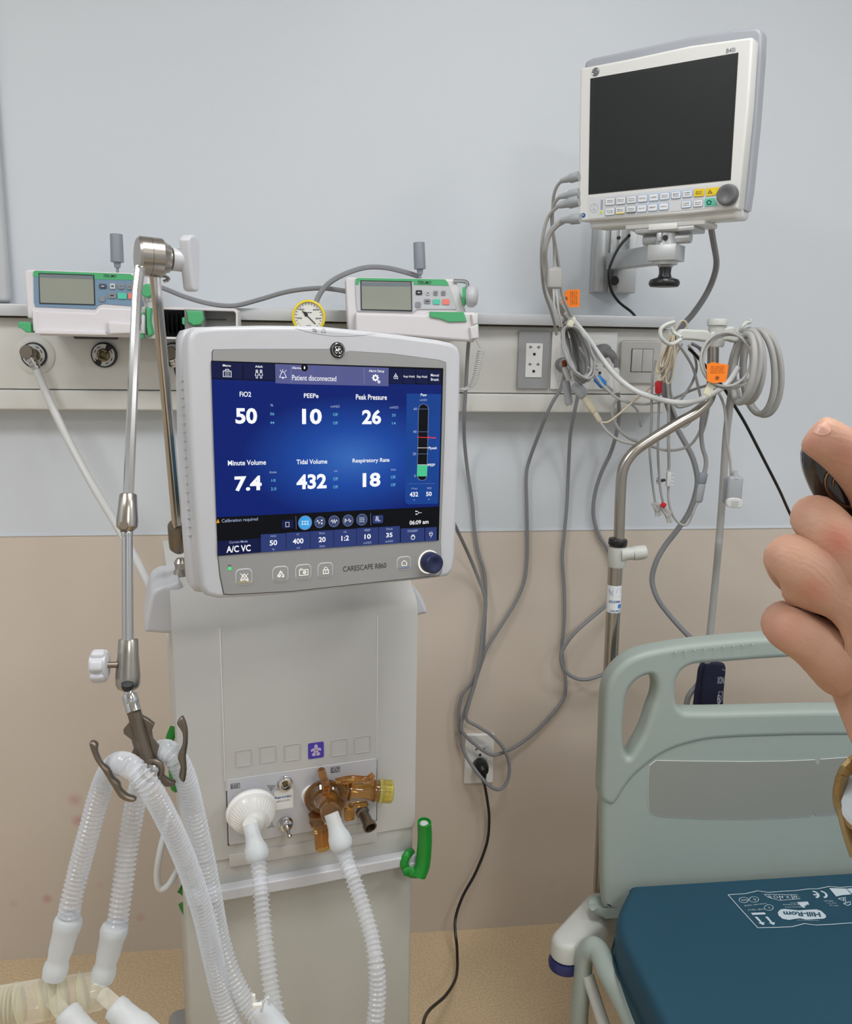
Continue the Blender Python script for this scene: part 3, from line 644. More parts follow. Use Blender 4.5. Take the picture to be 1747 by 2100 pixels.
# side handles (wings) at the shoulders
for nm, pts in (('l', [(345, 1200), (330, 1203), (313, 1215), (305, 1240), (296, 1292), (312, 1298), (350, 1300), (372, 1290), (372, 1200)]), ('r', [(845, 1205), (856, 1210), (868, 1230), (877, 1256), (862, 1262), (840, 1264)])):
    b_ = B(VF.M); b_.plate([smooth_out(pouts(VF, pts, .05), 4)], .05, .12, 'white_plastic', .006, 4); obj('side_handle', b_, V, label='pale curved shoulder handle')
# pictogram squares
for (cx, cy) in ((498, 1553), (548, 1545), (598, 1541), (694, 1531), (742, 1525)):
    x0, z0, x1, z1 = px_rect(VF, cx-17, cy-17, cx+17, cy+17); b_ = B(VF.M)
    b_.plate([rrect(x0, z0, x1, z1, .0025), rrect(x0+.0011, z0+.0011, x1-.0011, z1-.0011, .0018)], -.0034, .001, 'body_plastic', .0002, 1); obj('embossed_square', b_, V)
x0, z0, x1, z1 = px_rect(VF, 631, 1521, 663, 1553); b_ = B(VF.M); b_.plate([rrect(x0, z0, x1, z1, .002)], -.0034, .001, 'purple', .0002)
cx, cz = (x0+x1)/2, (z0+z1)/2; ss = (x1-x0)/32; yb = -.0037
b_.plate([circ(cx, cz+9.5*ss, 3.6*ss)], yb, .0003, 'purple_print'); b_.plate([[(cx+a*ss, cz+c*ss) for a, c in ((-4, 6), (4, 6), (10.5, 3), (10.5, -1), (8, -1.5), (5, 1.5), (5, -4), (-5, -4), (-5, 1.5), (-8, -1.5), (-10.5, -1), (-10.5, 3))]], yb, .0003, 'purple_print')
b_.plate([circ(cx, cz+1.5*ss, 3.4*ss)], yb-.0002, .0002, 'print_pink'); b_.plate([circ(cx-4*ss, cz-8*ss, 4.4*ss, rz=3.6*ss)], yb, .0003, 'purple_print'); b_.plate([circ(cx+4*ss, cz-8*ss, 4.4*ss, rz=3.6*ss)], yb, .0003, 'purple_print'); b_.plate([circ(cx, cz-7.5*ss, 2.4*ss)], yb-.0002, .0002, 'print_pink')
obj('pictogram', b_, V, label='purple tile with a white infant figure')
# module panel with sockets
x0, z0, x1, z1 = px_rect(VF, 466, 1573, 771, 1708, 0); z0 = vz(620, 1706); z1 = vz(620, 1575)
b_ = B(VF.M); b_.box(((x0+x1)/2, .0005, (z0+z1)/2), (x1-x0+.003, .003, z1-z0+.003), 'line_dark'); obj('panel_recess', b_, V)
b_ = B(VF.M); plate_box(b_, x0, z0, x1, z1, -.0035, .004, 'white_plastic', .003, .0008)
yy = -.0038
def rzt(b_, s_, ax, ay, bx, by, y=yy, m='ink', bold=0, fr=VF, k=.26903, ox=430, oy=1480):
    pxtext(fr, b_, s_, ox+ax*k, oy+ay*k, ox+bx*k, oy+by*k, y, m, bold)
def frame_px(b_, fr, ax, ay, bx, by, y, m, th=.0006):
    u0, v0, u1, v1 = px_rect(fr, ax, ay, bx, by, y); b_.plate([[(u0, v0), (u1, v0), (u1, v1), (u0, v1)], [(u0+th, v0+th), (u1-th, v0+th), (u1-th, v1-th), (u0+th, v1-th)]], y, .0002, m)
rzt(b_, 'EXP', 930, 352, 986, 382, bold=.01); frame_px(b_, VF, 678, 1573, 697, 1584, yy, 'ink')
rzt(b_, 'INSP', 166, 480, 220, 505, bold=.01); frame_px(b_, VF, 473, 1607, 492, 1617, yy, 'ink')
rzt(b_, 'Aerogen', 490, 562, 622, 590, m='ink_blue', bold=.02); rzt(b_, 'NEBULIZER', 500, 598, 612, 610, m='ink_gray'); rzt(b_, 'Tex', 450, 765, 482, 776); rzt(b_, 'use +100', 432, 784, 484, 795); rzt(b_, 'OPTIONAL', 432, 798, 500, 808)
rzt(b_, 'E', 1068, 705, 1100, 722); rzt(b_, 'O', 1075, 672, 1104, 698)
for i in range(4):
    for j in range(4-i):
        q = VF.u(430+(444+16*j+8*i)*.269, 1480+(488+12*i)*.269, yy); b_.box(q, (.0014, .0003, .0014), 'ink')
x_0, z_0, x_1, z_1 = px_rect(VF, 563, 1620, 601, 1659, yy); b_.plate([rrect(x_0, z_0, x_1, z_1, .001)], yy+.0002, .0003, 'plate_white'); 
obj('module_panel', b_, V)
c = VF.u(584, 1605, -.0035); b_ = B(VF.M); b_.lathe(c, (0, -1, 0), [(0, .0115), (.002, .0115), (.003, .0105), (.008, .0105), (.009, .0095), (.0091, .0075), (.004, .007), (.004, .0)], 'chrome', 6 if False else 28); b_.lathe(c+Vector((0, -.004, 0)), (0, -1, 0), [(0, .0045), (.003, .0045), (.003, .003), (.001, .003), (.001, 0)], 'steel_dark', 18); obj('round_connector', b_, V, label='silver round connector')
c = VF.u(585, 1688, -.0035); b_ = B(VF.M); b_.lathe(c, (0, -1, 0), [(0, .0115), (.003, .0115), (.005, .0095), (.010, .009), (.012, .006)], 'chrome', 24); b_.lathe(c+Vector((0, -.010, 0)), (.12, -1, -.35), [(0, .006), (.006, .005), (.008, .003), (.016, .0024), (.018, .0034), (.021, .0026)], 'steel', 14); obj('barbed_port', b_, V, label='silver barbed port')
c = VF.u(742, 1663, -.0035); b_ = B(VF.M); ax = Vector((.18, -1, -.38)).normalized(); b_.lathe(c, ax, [(0, .0105), (.004, .0105), (.006, .008), (.026, .0085), (.027, .0105), (.034, .0105), (.034, .0085), (.02, .007), (.02, 0)], 'steel_dark', 26); obj('gas_port', b_, V, label='dark metal open port')
# scuffed strip, ledge and lower door
b_ = B(VF.M); xc = vx(380, 1780)
b_.box(((xc+xr_)/2, .165, (z_bot+z_ledge)/2-.001), (xr_-xc-.004, .325, z_bot-z_ledge+.002), 'strip_plastic', .003)
b_.box(((vx(469, 1735)+vx(772, 1735))/2, .0, z_bot-.004), (vx(772, 1735)-vx(469, 1735), .004, .020), 'body_plastic', .001); obj('lower_strip', b_, V, label='scuffed grey strip')
b_ = B(VF.M); zl2 = vz(600, 1812)
b_.plate([[(xc, z_ledge+.001), (xc, zl2+.002), ((xc+xr_)/2, zl2-.001), (xr_, zl2+.002), (xr_, z_ledge+.001)]], -.014, .30, 'white_plastic', .003); obj('ledge', b_, V)
b_ = B(VF.M); b_.box(((vx(384, 1950)+xr_)/2, .165, (zl2+.16)/2), (xr_-vx(384, 1950), .31, zl2-.16), 'door_plastic', .006, 3); obj('lower_door', b_, V)
b_ = B(VF.M); b_.box(((xl+xr_)/2, .15, .12), (.42, .46, .06), 'bezel_gray', .02, 4); obj('trolley_base', b_, V)
for sx_ in (-1, 1):
    for sy_ in (-1, 1):
        b_ = B(VF.M); cx = (xl+xr_)/2+sx_*.17; cy = .15+sy_*.19; b_.cyl((cx-.012, cy, .045), (cx+.012, cy, .045), .045, 'black_plastic', seg=24, bev=.004); b_.box((cx, cy, .085), (.034, .05, .03), 'bezel_gray', .004); obj('caster', b_, V)
# green hose hooks
b_ = B(VF.M)
tp = [VF.u(870, 1689, -.022), VF.u(871, 1720, -.022), VF.u(867, 1770, -.024), VF.u(858, 1795, -.026)]
b_.tube([tp[0]-VF.I.to_3x3() @ Vector((0, 0, 0)), tp[1], tp[2], tp[3]], .0118, 'green_hook', 20, 6, radf=lambda i, n: .0112+.0012*i/n)
b_.lathe(VF.u(870, 1689, -.022), (0, -.2, 1), [(0, .0113), (.003, .0113), (.0032, .0095), (-.002, .009), (-.002, 0)], 'green_hook', 20)
b_.lathe(VF.u(870, 1689, -.022), (0, -.2, 1), [(-.001, .0085), (.001, .006)], 'white_plastic', 16)
b_.tube([VF.u(858, 1792, -.026), VF.u(840, 1790, -.02), VF.u(829, 1772, -.016), VF.u(836, 1752, -.012), VF.u(846, 1748, -.004)], .007, 'green_hook', 12, 6, flat=.6)
b_.tube([VF.u(852, 1792, -.028), VF.u(838, 1785, -.026), VF.u(828, 1790, -.03)], .006, 'green_hook', 10, 4, flat=.4)
obj('hose_hook', b_, V, label='green hose hook on the right of the ledge')
b_ = B(VF.M); b_.lathe(VF.u(842, 1772, -.006), (0, -1, 0), [(0, .009), (.012, .008)], 'white_plastic', 16); obj('hook_bolt', b_, V)
for pts in ([(357, 1492), (350, 1510), (348, 1526), (353, 1560), (358, 1612), (366, 1616)], [(368, 1822), (378, 1828), (388, 1845), (394, 1870), (400, 1880), (384, 1872), (374, 1852)]):
    b_ = B(); b_.tube([W(a, c, .62) for a, c in pts], .007, 'green_hook', 10, 5, flat=.5); obj('hose_hook', b_, V, label='green hook peeking out on the left side')
b_ = B(); b_.tube([W(352, 1660, .60), W(340, 1700, .62), W(328, 1750, .64), W(322, 1795, .64), W(328, 1822, .64), (W(346, 1815, .64)), W(366, 1780, .62), W(384, 1760, .6)], .0055, 'lead_white', 10); tag(obj('gas_hose', b_), 'white tube loop sticking out behind the left edge of the ventilator', 'tube')

# ------------------------------------------------------------------ its display
DF = Fr((.01308, -.83479, 1.31726), R(21.871), R(-3.164), R(1.641))
K2 = .3091
def S(x, y): return (420+x*K2, 640+y*K2)
DO = lambda pts, y=0: pouts(DF, pts, y)
yF = -.004
b_ = B(DF.M)
outer = [(391, 683), (402, 672), (440, 669), (540, 667), (650, 668), (740, 677), (820, 686), (900, 697), (928, 703), (941, 712), (946, 730), (944, 850), (940, 1000), (935, 1140), (931, 1168), (920, 1182), (880, 1188), (800, 1196), (700, 1207), (600, 1218), (520, 1225), (448, 1228), (424, 1222), (412, 1205), (404, 1120), (396, 1000), (389, 850), (385, 740), (386, 700)]
b_.plate([DO(outer, yF)], yF, .034, 'white_plastic', .006, 4); hs = obj('display_housing', b_, V, fr=DF)
b_ = B(DF.M)
back = [(371, 690), (378, 676), (400, 670), (560, 667), (740, 678), (900, 700), (930, 720), (930, 900), (920, 1150), (800, 1190), (600, 1210), (440, 1222), (404, 1216), (392, 1200), (384, 1100), (374, 900), (370, 740)]
b_.plate([DO(back, .022)], .022, .035, 'white_plastic', .010, 4)
for k in range(19):
    q = DF.u(373.5+k*.8, 780+k*17.5, .03); b_.box(q, (.006, .02, .0022), 'white_plastic', .001)
obj('back_shell', b_, hs, fr=DF)
b_ = B(DF.M); b_.box((.0, .075, -.04), (.12, .05, .12), 'white_plastic', .02, 4); b_.tube([(.0, .09, -.05), (0, .16, -.07), (.0, .22, -.12), (0, .24, -.17)], .03, 'white_plastic', 16, 4); obj('display_neck', b_, V, fr=DF)
b_ = B(DF.M)
inner = [(434, 722), (437, 717), (500, 716), (674, 716), (680, 718), (686, 729), (692, 734), (700, 734), (706, 729), (711, 721), (718, 720), (800, 725), (900, 738), (914, 743), (914, 760), (911, 900), (903, 1112), (906, 1172), (900, 1181), (800, 1191), (700, 1202), (600, 1213), (472, 1220), (458, 1219), (450, 1180), (446, 1140), (438, 900)]
b_.plate([DO(inner, yF)], yF-.0006, .002, 'line_dark', 0)
import statistics
ic = DO(inner, yF); mxx = statistics.mean(p[0] for p in ic); mzz = statistics.mean(p[1] for p in ic)
b_.plate([[(mxx+(x-mxx)*.9955, mzz+(z-mzz)*.9955) for x, z in ic]], yF-.0012, .002, 'bezel_gray', .0003, 1); bz = obj('bezel', b_, hs, fr=DF, label='grey inner bezel')
# the lit screen: background, tabs, figures
b_ = B(DF.M); YS = yF-.0016
def zp(pts, y): return [ptx(DF, *S(a, c), y) for a, c in pts]
def zq(x0, y0, x1, y1, y, m, r=0, slope=True):
    pts = [(x0, y0), (x1, y0), (x1, y1), (x0, y1)]
    P_ = zp(pts, y); X = [p[0] for p in P_]; Z_ = [p[1] for p in P_]
    a = ((X[0]+X[3])/2, (Z_[2]+Z_[3])/2, (X[1]+X[2])/2, (Z_[0]+Z_[1])/2)
    b_.plate([rrect(*a, r) if r else [(a[0], a[1]), (a[2], a[1]), (a[2], a[3]), (a[0], a[3])]], y, .0002, m)
def zpoly(pts, y, m): b_.plate([zp(pts, y)], y, .0002, m)
def zt(s_, x0, y0, x1, y1, m='e_white', bold=.012, y=None):
    y = YS-.0012 if y is None else y
    a = ptx(DF, *S(x0, (y0+y1)/2), y); c = ptx(DF, *S(x1, (y0+y1)/2), y); u = ptx(DF, *S((x0+x1)/2, y0), y); d = ptx(DF, *S((x0+x1)/2, y1), y)
    b_.text(s_, a[0], d[1], c[0], u[1], y, m, bold)
zpoly([(42, 322), (1582, 372), (1568, 900), (1552, 1515), (600, 1575), (88, 1618), (60, 900)], YS, 'e_black')
y1 = YS-.0003
zpoly([(47, 445), (800, 470), (1570, 482), (1553, 1290), (1000, 1317), (78, 1362), (60, 900)], y1, 'e_blue')
zpoly([(44, 330), (250, 336), (252, 446), (47, 438)], y1, 'e_navy'); zpoly([(255, 337), (462, 344), (463, 453), (257, 446)], y1, 'e_navy')
zpoly([(466, 344), (1220, 370), (1219, 492), (600, 478), (469, 472)], y1-.0002, 'e_purple')
for a, c in ((570, 1), (1055, 1)): zpoly([(a, 350+(a-466)*.03), (a+3, 350+(a-466)*.03), (a+4, 468+(a-466)*.02), (a+1, 468+(a-466)*.02)], y1-.0004, 'e_line')
for a, c in ((1225, 1310), (1313, 1397), (1400, 1483), (1486, 1566)): zpoly([(a, 372+(a-1225)*.04), (c, 372+(c-1225)*.04), (c-1, 480), (a+1, 472)], y1, 'e_navy')
zt('Menu', 119, 347, 172, 362); zt('Adult', 334, 353, 384, 369); zt('Alarms', 578, 362, 640, 378, bold=.01); zt('1', 657, 360, 665, 378); zt('Patient disconnected', 579, 420, 872, 456, bold=.004); zt('Alarm Setup', 1088, 382, 1190, 404, bold=.008)
b_.plate([circ(*ptx(DF, *S(661, 369), YS-.001), .0045)], YS-.001, .0001, 'e_black')
zt('Insp Hold', 1318, 420, 1391, 438, bold=.008); zt('Exp Hold', 1407, 421, 1474, 440, bold=.008); zt('Manual', 1499, 410, 1552, 427, bold=.008); zt('Breath', 1500, 438, 1551, 456, bold=.008); zt('O2', 1252, 424, 1282, 444); 
def ring(cx, cy, r, m='e_white', th=.0007, n=24, y=None, f=1):
    y = y or YS-.0012; c = ptx(DF, *S(cx, cy), y); k = (ptx(DF, *S(cx+r, cy), y)[0]-c[0]); o = [circ(c[0], c[1], k, n)]
    if f: o.append(circ(c[0], c[1], k-th, n))
    b_.plate(o, y, .0001, m)
def zline(pts, wd=2.4, m='e_white', y=None):
    y = y or YS-.0012; P_ = zp(pts, y); w2 = wd*.0001
    for a, c in zip(P_, P_[1:]):
        d = Vector((c[0]-a[0], 0, c[1]-a[1])); L_ = d.length; b_.box(((a[0]+c[0])/2, y, (a[1]+c[1])/2), (L_+w2, .0002, w2), m, rot=Matrix.Rotation(-math.atan2(d.z, d.x), 4, 'Y'))
WL = 6
zline([(122, 390), (174, 392), (175, 430), (122, 428), (122, 390)], WL); zline([(136, 388), (137, 380), (158, 380), (159, 389)], WL)
for k in range(3): zline([(134, 399+k*10), (164, 400+k*10)], 4)
for cx in (345, 373):
    ring(cx, 390, 8); zline([(cx-6, 400), (cx-11, 420), (cx-5, 420), (cx-5, 438), (cx+5, 438), (cx+5, 420), (cx+10, 420), (cx+6, 400), (cx-6, 400)], 5)
zline([(496, 432), (508, 402), (517, 394), (528, 403), (541, 434), (496, 432)], 6); zline([(500, 384), (508, 396)], 5); zline([(517, 380), (517, 392)], 5); zline([(540, 385), (531, 396)], 5); ring(518, 438, 5, f=0)
ring(1132, 436, 17, th=.0018); ring(1155, 463, 9, th=.0011)
for k in range(8): a = math.pi*k/4; ring(1132+19*math.cos(a), 436+19*math.sin(a), 4.5, f=0)
zline([(1266, 408), (1258, 424), (1274, 424), (1266, 408)], 5)
# six readings
for args in (('FiO2', 231, 528, 307, 562), ('PEEPe', 657, 540, 754, 570), ('Peak Pressure', 1002, 547, 1208, 582), ('Minute Volume', 153, 982, 406, 1016), ('Tidal Volume', 608, 977, 812, 1008), ('Respiratory Rate', 980, 970, 1225, 1004)): zt(*args, bold=.015)
for args in (('50', 203, 636, 347, 742), ('10', 645, 641, 776, 745), ('26', 1043, 647, 1170, 745), ('7.4', 197, 1087, 377, 1187), ('432', 608, 1075, 808, 1174), ('18', 1047, 1066, 1165, 1160)): zt(*args, bold=.035)
for args in (('%', 434, 610, 454, 626), ('cmH2O', 834, 618, 895, 634), ('cmH2O', 1226, 624, 1284, 640), ('l/min', 430, 1054, 476, 1070), ('ml', 857, 1047, 878, 1060), ('/min', 1233, 1037, 1267, 1052)): zt(*args, m='e_dim', bold=.005)
for args in (('56', 433, 665, 461, 685), ('44', 433, 725, 461, 743), ('Off', 850, 670, 882, 690), ('Off', 850, 726, 882, 746), ('35', 1241, 675, 1266, 693), ('14', 1242, 729, 1266, 747), ('10', 442, 1108, 470, 1126), ('2.0', 438, 1163, 474, 1183), ('Off', 851, 1096, 883, 1117), ('Off', 851, 1150, 883, 1170), ('Off', 1234, 1085, 1265, 1105), ('Off', 1234, 1136, 1265, 1156)): zt(*args, m='e_cyan', bold=.008)
# pressure bar
zpoly([(1340, 540), (1568, 545), (1548, 1270), (1350, 1277), (1330, 1262), (1332, 900)], y1-.0002, 'e_panel')
zpoly([(1417, 640), (1424, 618), (1450, 607), (1476, 618), (1486, 640), (1474, 1095), (1462, 1114), (1440, 1119), (1418, 1112), (1407, 1090)], y1-.0005, 'e_line')
zpoly([(1420, 642), (1427, 621), (1450, 610), (1473, 621), (1482, 642), (1471, 1093), (1459, 1111), (1440, 1116), (1421, 1108), (1410, 1088)], y1-.0006, 'e_black')
zpoly([(1411, 1015), (1477, 1015), (1473, 1090), (1407, 1090)], y1-.0007, 'e_green')
for yy2, m in ((643, 'e_line'), (794, 'e_line'), (941, 'e_line'), (1013, 'e_white'), (901, 'e_white')): zline([(1412, yy2), (1482, yy2)], 5, m)
zline([(1411, 830), (1482, 832)], 9, 'e_red'); zt('Pmax', 1484, 824, 1535, 840, 'e_red'); zt('Ppeak', 1485, 893, 1541, 915); zt('PEEP', 1481, 1006, 1527, 1023)
zt('60', 1385, 634, 1407, 650, 'e_dim'); zt('40', 1382, 785, 1405, 802, 'e_dim'); zt('20', 1379, 932, 1402, 949, 'e_dim'); zt('0', 1389, 1079, 1399, 1095, 'e_dim')
zt('Paw', 1432, 540, 1472, 558); zt('cmH2O', 1426, 576, 1474, 590, 'e_dim', .003); zline([(1350, 1140), (1524, 1137)], 3, 'e_line')
zt('VTexp', 1369, 1165, 1409, 1179, 'e_dim', .004); zt('FiO2', 1475, 1161, 1503, 1175, 'e_dim', .004); zt('432', 1359, 1194, 1415, 1225, bold=.02); zt('50', 1468, 1192, 1505, 1221, bold=.02); zt('ml', 1381, 1242, 1393, 1250, 'e_dim', .003); zt('%', 1481, 1238, 1492, 1247, 'e_dim', .003)
# lower bars
zt('Calibration required', 112, 1368, 352, 1396, m='e_dim', bold=.003); zpoly([(76, 1400), (88, 1372), (98, 1399)], YS-.001, 'e_orange')
zq(510, 1378, 588, 1436, YS-.0008, 'e_navy', .002); zline([(536, 1395), (558, 1394), (559, 1424), (537, 1425), (536, 1395)], 4); zline([(604, 1355), (606, 1440)], 4, 'e_line')
ring(665, 1398, 46, 'e_line', f=0, y=YS-.0008); ring(665, 1398, 41, 'e_blue_on', f=0, y=YS-.0010)
for i in range(3):
    for j in range(2): ring(648+i*17, 1390+j*17, 5.5, th=.0005)
for cx, cy in ((763, 1394), (857, 1388), (950, 1383), (1042, 1377)): ring(cx, cy, 36, 'e_line', f=0, y=YS-.0008); ring(cx, cy, 33, 'e_disc', f=0, y=YS-.0010)
zline([(742, 1392), (750, 1380), (757, 1404), (764, 1392)], 5); ring(776, 1382, 5, f=0); ring(776, 1402, 5, f=0)
zline([(836, 1390), (844, 1378), (850, 1400), (858, 1376), (864, 1400), (872, 1378), (879, 1388)], 5)
zline([(930, 1398), (930, 1372), (942, 1382), (930, 1390)], 5); zline([(950, 1384), (957, 1372), (963, 1394), (970, 1382)], 5)
for i in range(3):
    for j in range(3): ring(1030+i*12, 1366+j*12, 3, f=0)
zline([(1100, 1335), (1102, 1415)], 4, 'e_line'); zq(1114, 1348, 1183, 1402, YS-.0008, 'e_navy_light', .002); ring(1143, 1364, 8); zline([(1133, 1384), (1133, 1376), (1154, 1375), (1154, 1384), (1133, 1384)], 4); zline([(1150, 1386), (1166, 1386)], 4)
zline([(1400, 1322), (1412, 1322), (1420, 1331), (1438, 1331)], 5); zline([(1402, 1341), (1412, 1340), (1420, 1331)], 5); ring(1401, 1322, 4, f=0); ring(1402, 1341, 4, f=0); zt('06:09 am', 1358, 1380, 1484, 1408, bold=.015)
for (a, c, t0, t1) in ((85, 368, 1520, 1501), (372, 538, 1475, 1467), (541, 698, 1464, 1456), (701, 853, 1455, 1446), (856, 1005, 1445, 1437), (1008, 1152, 1434, 1427), (1155, 1294, 1427, 1419), (1300, 1457, 1436, 1430), (1462, 1538, 1430, 1426)):
    f_ = lambda x: 1614-(x-88)*.0675
    zpoly([(a, t0), (c, t1), (c, f_(c)), (a, f_(a))], y1-.0003, 'e_navy_light' if a != 85 else 'e_navy')
zt('Current Mode', 162, 1516, 284, 1532, 'e_dim', .003); zt('A/C VC', 143, 1548, 304, 1592, bold=.02)
for args in (('FiO2', 437, 1480, 473, 1493), ('VT', 608, 1470, 626, 1483), ('Rate', 760, 1460, 796, 1473), ('I:E', 922, 1452, 940, 1464), ('PEEP', 1060, 1440, 1098, 1454), ('Pause', 1205, 1431, 1246, 1445), ('%', 447, 1568, 464, 1581), ('ml', 610, 1557, 630, 1570), ('/min', 760, 1545, 796, 1560), ('cmH2O', 1052, 1523, 1105, 1537), ('cmH2O', 1197, 1513, 1250, 1527)): zt(*args, m='e_dim', bold=.003)
for args in (('50', 430, 1513, 480, 1548), ('400', 583, 1502, 654, 1537), ('20', 755, 1492, 801, 1526), ('1:2', 906, 1483, 956, 1517), ('10', 1059, 1473, 1101, 1505), ('35', 1203, 1464, 1245, 1494)): zt(*args, bold=.02)
zt('STANDBY', 1345, 1444, 1413, 1460, 'e_dim', .006); ring(1381, 1495, 14); zline([(1374, 1492), (1374, 1478)], 4); zline([(1381, 1490), (1381, 1475)], 4); zline([(1388, 1492), (1388, 1478)], 4)
zline([(1494, 1458), (1494, 1468)], 5); zline([(1506, 1457), (1506, 1467)], 5); zline([(1489, 1469), (1511, 1468), (1508, 1480), (1500, 1485), (1492, 1480), (1489, 1469)], 5); zline([(1500, 1485), (1500, 1494)], 5)
obj('touchscreen', b_, hs, fr=DF, label='lit blue screen with white readings')
# keys below the screen
def dkey(px, py, w_, nm='soft_key'):
    x0, z0, x1, z1 = px_rect(DF, px-w_/2, py-w_/2, px+w_/2, py+w_/2, yF-.0012); bb = B(DF.M)
    bb.plate([rrect(x0, z0, x1, z1, (x1-x0)*.28), rrect(x0+.0007, z0+.0007, x1-.0007, z1-.0007, (x1-x0)*.24)], yF-.0014, .0006, 'seam_light', 0)
    bb.plate([rrect(x0+.0007, z0+.0007, x1-.0007, z1-.0007, (x1-x0)*.24)], yF-.0022, .001, 'bezel_gray', .0005); return bb
YK = yF-.0024
def kl(pts, wd=7, m='glow_white'): zline(pts, wd, m, YK)
b_ = dkey(500, 1183, 34); kl([(238, 1778), (250, 1752), (261, 1738), (274, 1752), (288, 1776), (238, 1778)], 9); kl([(238, 1736), (288, 1788)], 7); kl([(286, 1736), (240, 1786)], 5); kl([(216, 1795), (308, 1788)], 4, 'key_yellow'); obj('soft_key', b_, hs, fr=DF, label='alarm silence key')
b_ = dkey(575, 1177, 32); kl([(503, 1718), (494, 1732), (514, 1732), (503, 1718)], 9); ring(493, 1749, 11, 'glow_white', .0014, y=YK); b_.text('2', *[v for v in (ptx(DF, *S(508, 1760), YK)[0], ptx(DF, *S(508, 1760), YK)[1], ptx(DF, *S(528, 1760), YK)[0], ptx(DF, *S(518, 1738), YK)[1])], YK, 'glow_white', .04); obj('soft_key', b_, hs, fr=DF)
b_ = dkey(622, 1173, 32); kl([(628, 1712), (684, 1708), (684, 1744), (628, 1748), (628, 1712)], 8); ring(662, 1727, 11, 'glow_white', .0014, y=YK); kl([(632, 1704), (646, 1703)], 7); obj('soft_key', b_, hs, fr=DF)
b_ = dkey(667, 1169, 31); kl([(786, 1712), (820, 1710), (820, 1734), (786, 1736), (786, 1712)], 9); kl([(793, 1710), (793, 1698), (802, 1692), (812, 1698), (812, 1708)], 7); kl([(802, 1718), (802, 1728)], 6); obj('soft_key', b_, hs, fr=DF)
b_ = dkey(828, 1155, 28); kl([(1306, 1664), (1323, 1648), (1340, 1662), (1338, 1680), (1309, 1682), (1306, 1664)], 8); kl([(1286, 1700), (1360, 1694)], 5, 'blue_tag'); obj('soft_key', b_, hs, fr=DF)
b_ = B(DF.M); x0, z0, x1, z1 = px_rect(DF, 703, 1153, 793, 1175, yF-.0013)
x0 = ptx(DF, *S(917, 1692), yF-.0013)[0]; x1 = ptx(DF, *S(1204, 1692), yF-.0013)[0]; z0 = ptx(DF, *S(1060, 1710), yF-.0013)[1]; z1 = ptx(DF, *S(1060, 1675), yF-.0013)[1]
b_.text('CARESCAPE R860', x0, z0, x1, z1, yF-.0014, 'ink', 0); obj('lettering', b_, hs, fr=DF); b_ = B(DF.M); b_.text('~', *[ptx(DF, *S(153, 1686), YK)[0], ptx(DF, *S(165, 1686), YK)[1], ptx(DF, *S(177, 1686), YK)[0], ptx(DF, *S(165, 1678), YK)[1]], YK, 'ink'); obj('mains_symbol', b_, hs, fr=DF)
b_ = B(DF.M); c = DF.u(471, 1166, yF-.0012); b_.lathe(c, (0, -1, 0), [(0, .0022), (.0008, .0018), (.001, 0)], 'led_green', 16); obj('power_light', b_, hs, fr=DF)
c = DF.u(879, 1152, yF-.0012); b_ = B(DF.M); b_.lathe(c, (0, -1, 0), [(0, .0158), (.0012, .0158), (.0014, .0150), (.0016, .014)], 'glow_white', 40); obj('knob_ring', b_, hs, fr=DF, label='lit white ring')
b_ = B(DF.M); b_.lathe(c, (0, -1, 0), [(0, .0143), (.010, .0140), (.016, .0132), (.018, .0118), (.0182, .0085), (.0170, .006), (.0165, 0)], 'navy_knob', 40); obj('rotary_knob', b_, hs, fr=DF, label='dark navy control knob')
# emblem and warning symbols on the top rim
c = DF.u(692, 718, yF-.0008); b_ = B(DF.M); b_.lathe(c, (0, -1, 0), [(0, .0098), (.001, .0096), (.0018, .0088), (.0018, 0)], 'black_plastic', 40)
def curl(cx, cz, pts, r=.0005, y=-.0024): b_.tube([(c.x+a*.001, c.y+y, c.z+d*.001) for a, d in pts], r, 'chrome', 6, 5)
b_.tube([(c.x+.0078*math.cos(R(a)), c.y-.0022, c.z+.0078*math.sin(R(a))) for a in range(0, 360, 15)], .00055, 'chrome', 6, 0, closed=True)
curl(0, 0, [(-.5, 3.8), (-2, 4.4), (-3.6, 3.2), (-3.2, 1.2), (-1.2, .6), (.6, 1.8), (.3, 4)], .0006); curl(0, 0, [(.3, 4), (-.5, 0), (-1.6, -3.4), (-3.6, -3.8), (-4.2, -2), (-2.4, -.8), (.5, -.6)], .0006)
curl(0, 0, [(3.8, 3.2), (2.4, 4.4), (1, 3.4), (1.6, 1.4), (3, .8)], .0006); curl(0, 0, [(3, .8), (.9, .2), (.8, -2.8), (2.8, -4), (4.4, -2.4), (3.4, -1)], .0006); obj('emblem', b_, hs, fr=DF, label='round black and silver monogram')
b_ = B(DF.M)
def tline(pts, wd=3): zline(pts, wd, 'ink_gray', yF-.0003)
tline([(716, 127), (724, 110), (734, 111), (742, 128), (716, 127)]); tline([(714, 108), (742, 134)]); tline([(772, 134), (784, 110), (792, 110), (802, 136), (772, 134)])
zline([(600, 106), (680, 130), (760, 148), (860, 160), (960, 160), (1060, 152), (1130, 141)], 2.2, 'key_gray', yF-.0002); obj('alarm_marking', b_, hs, fr=DF)

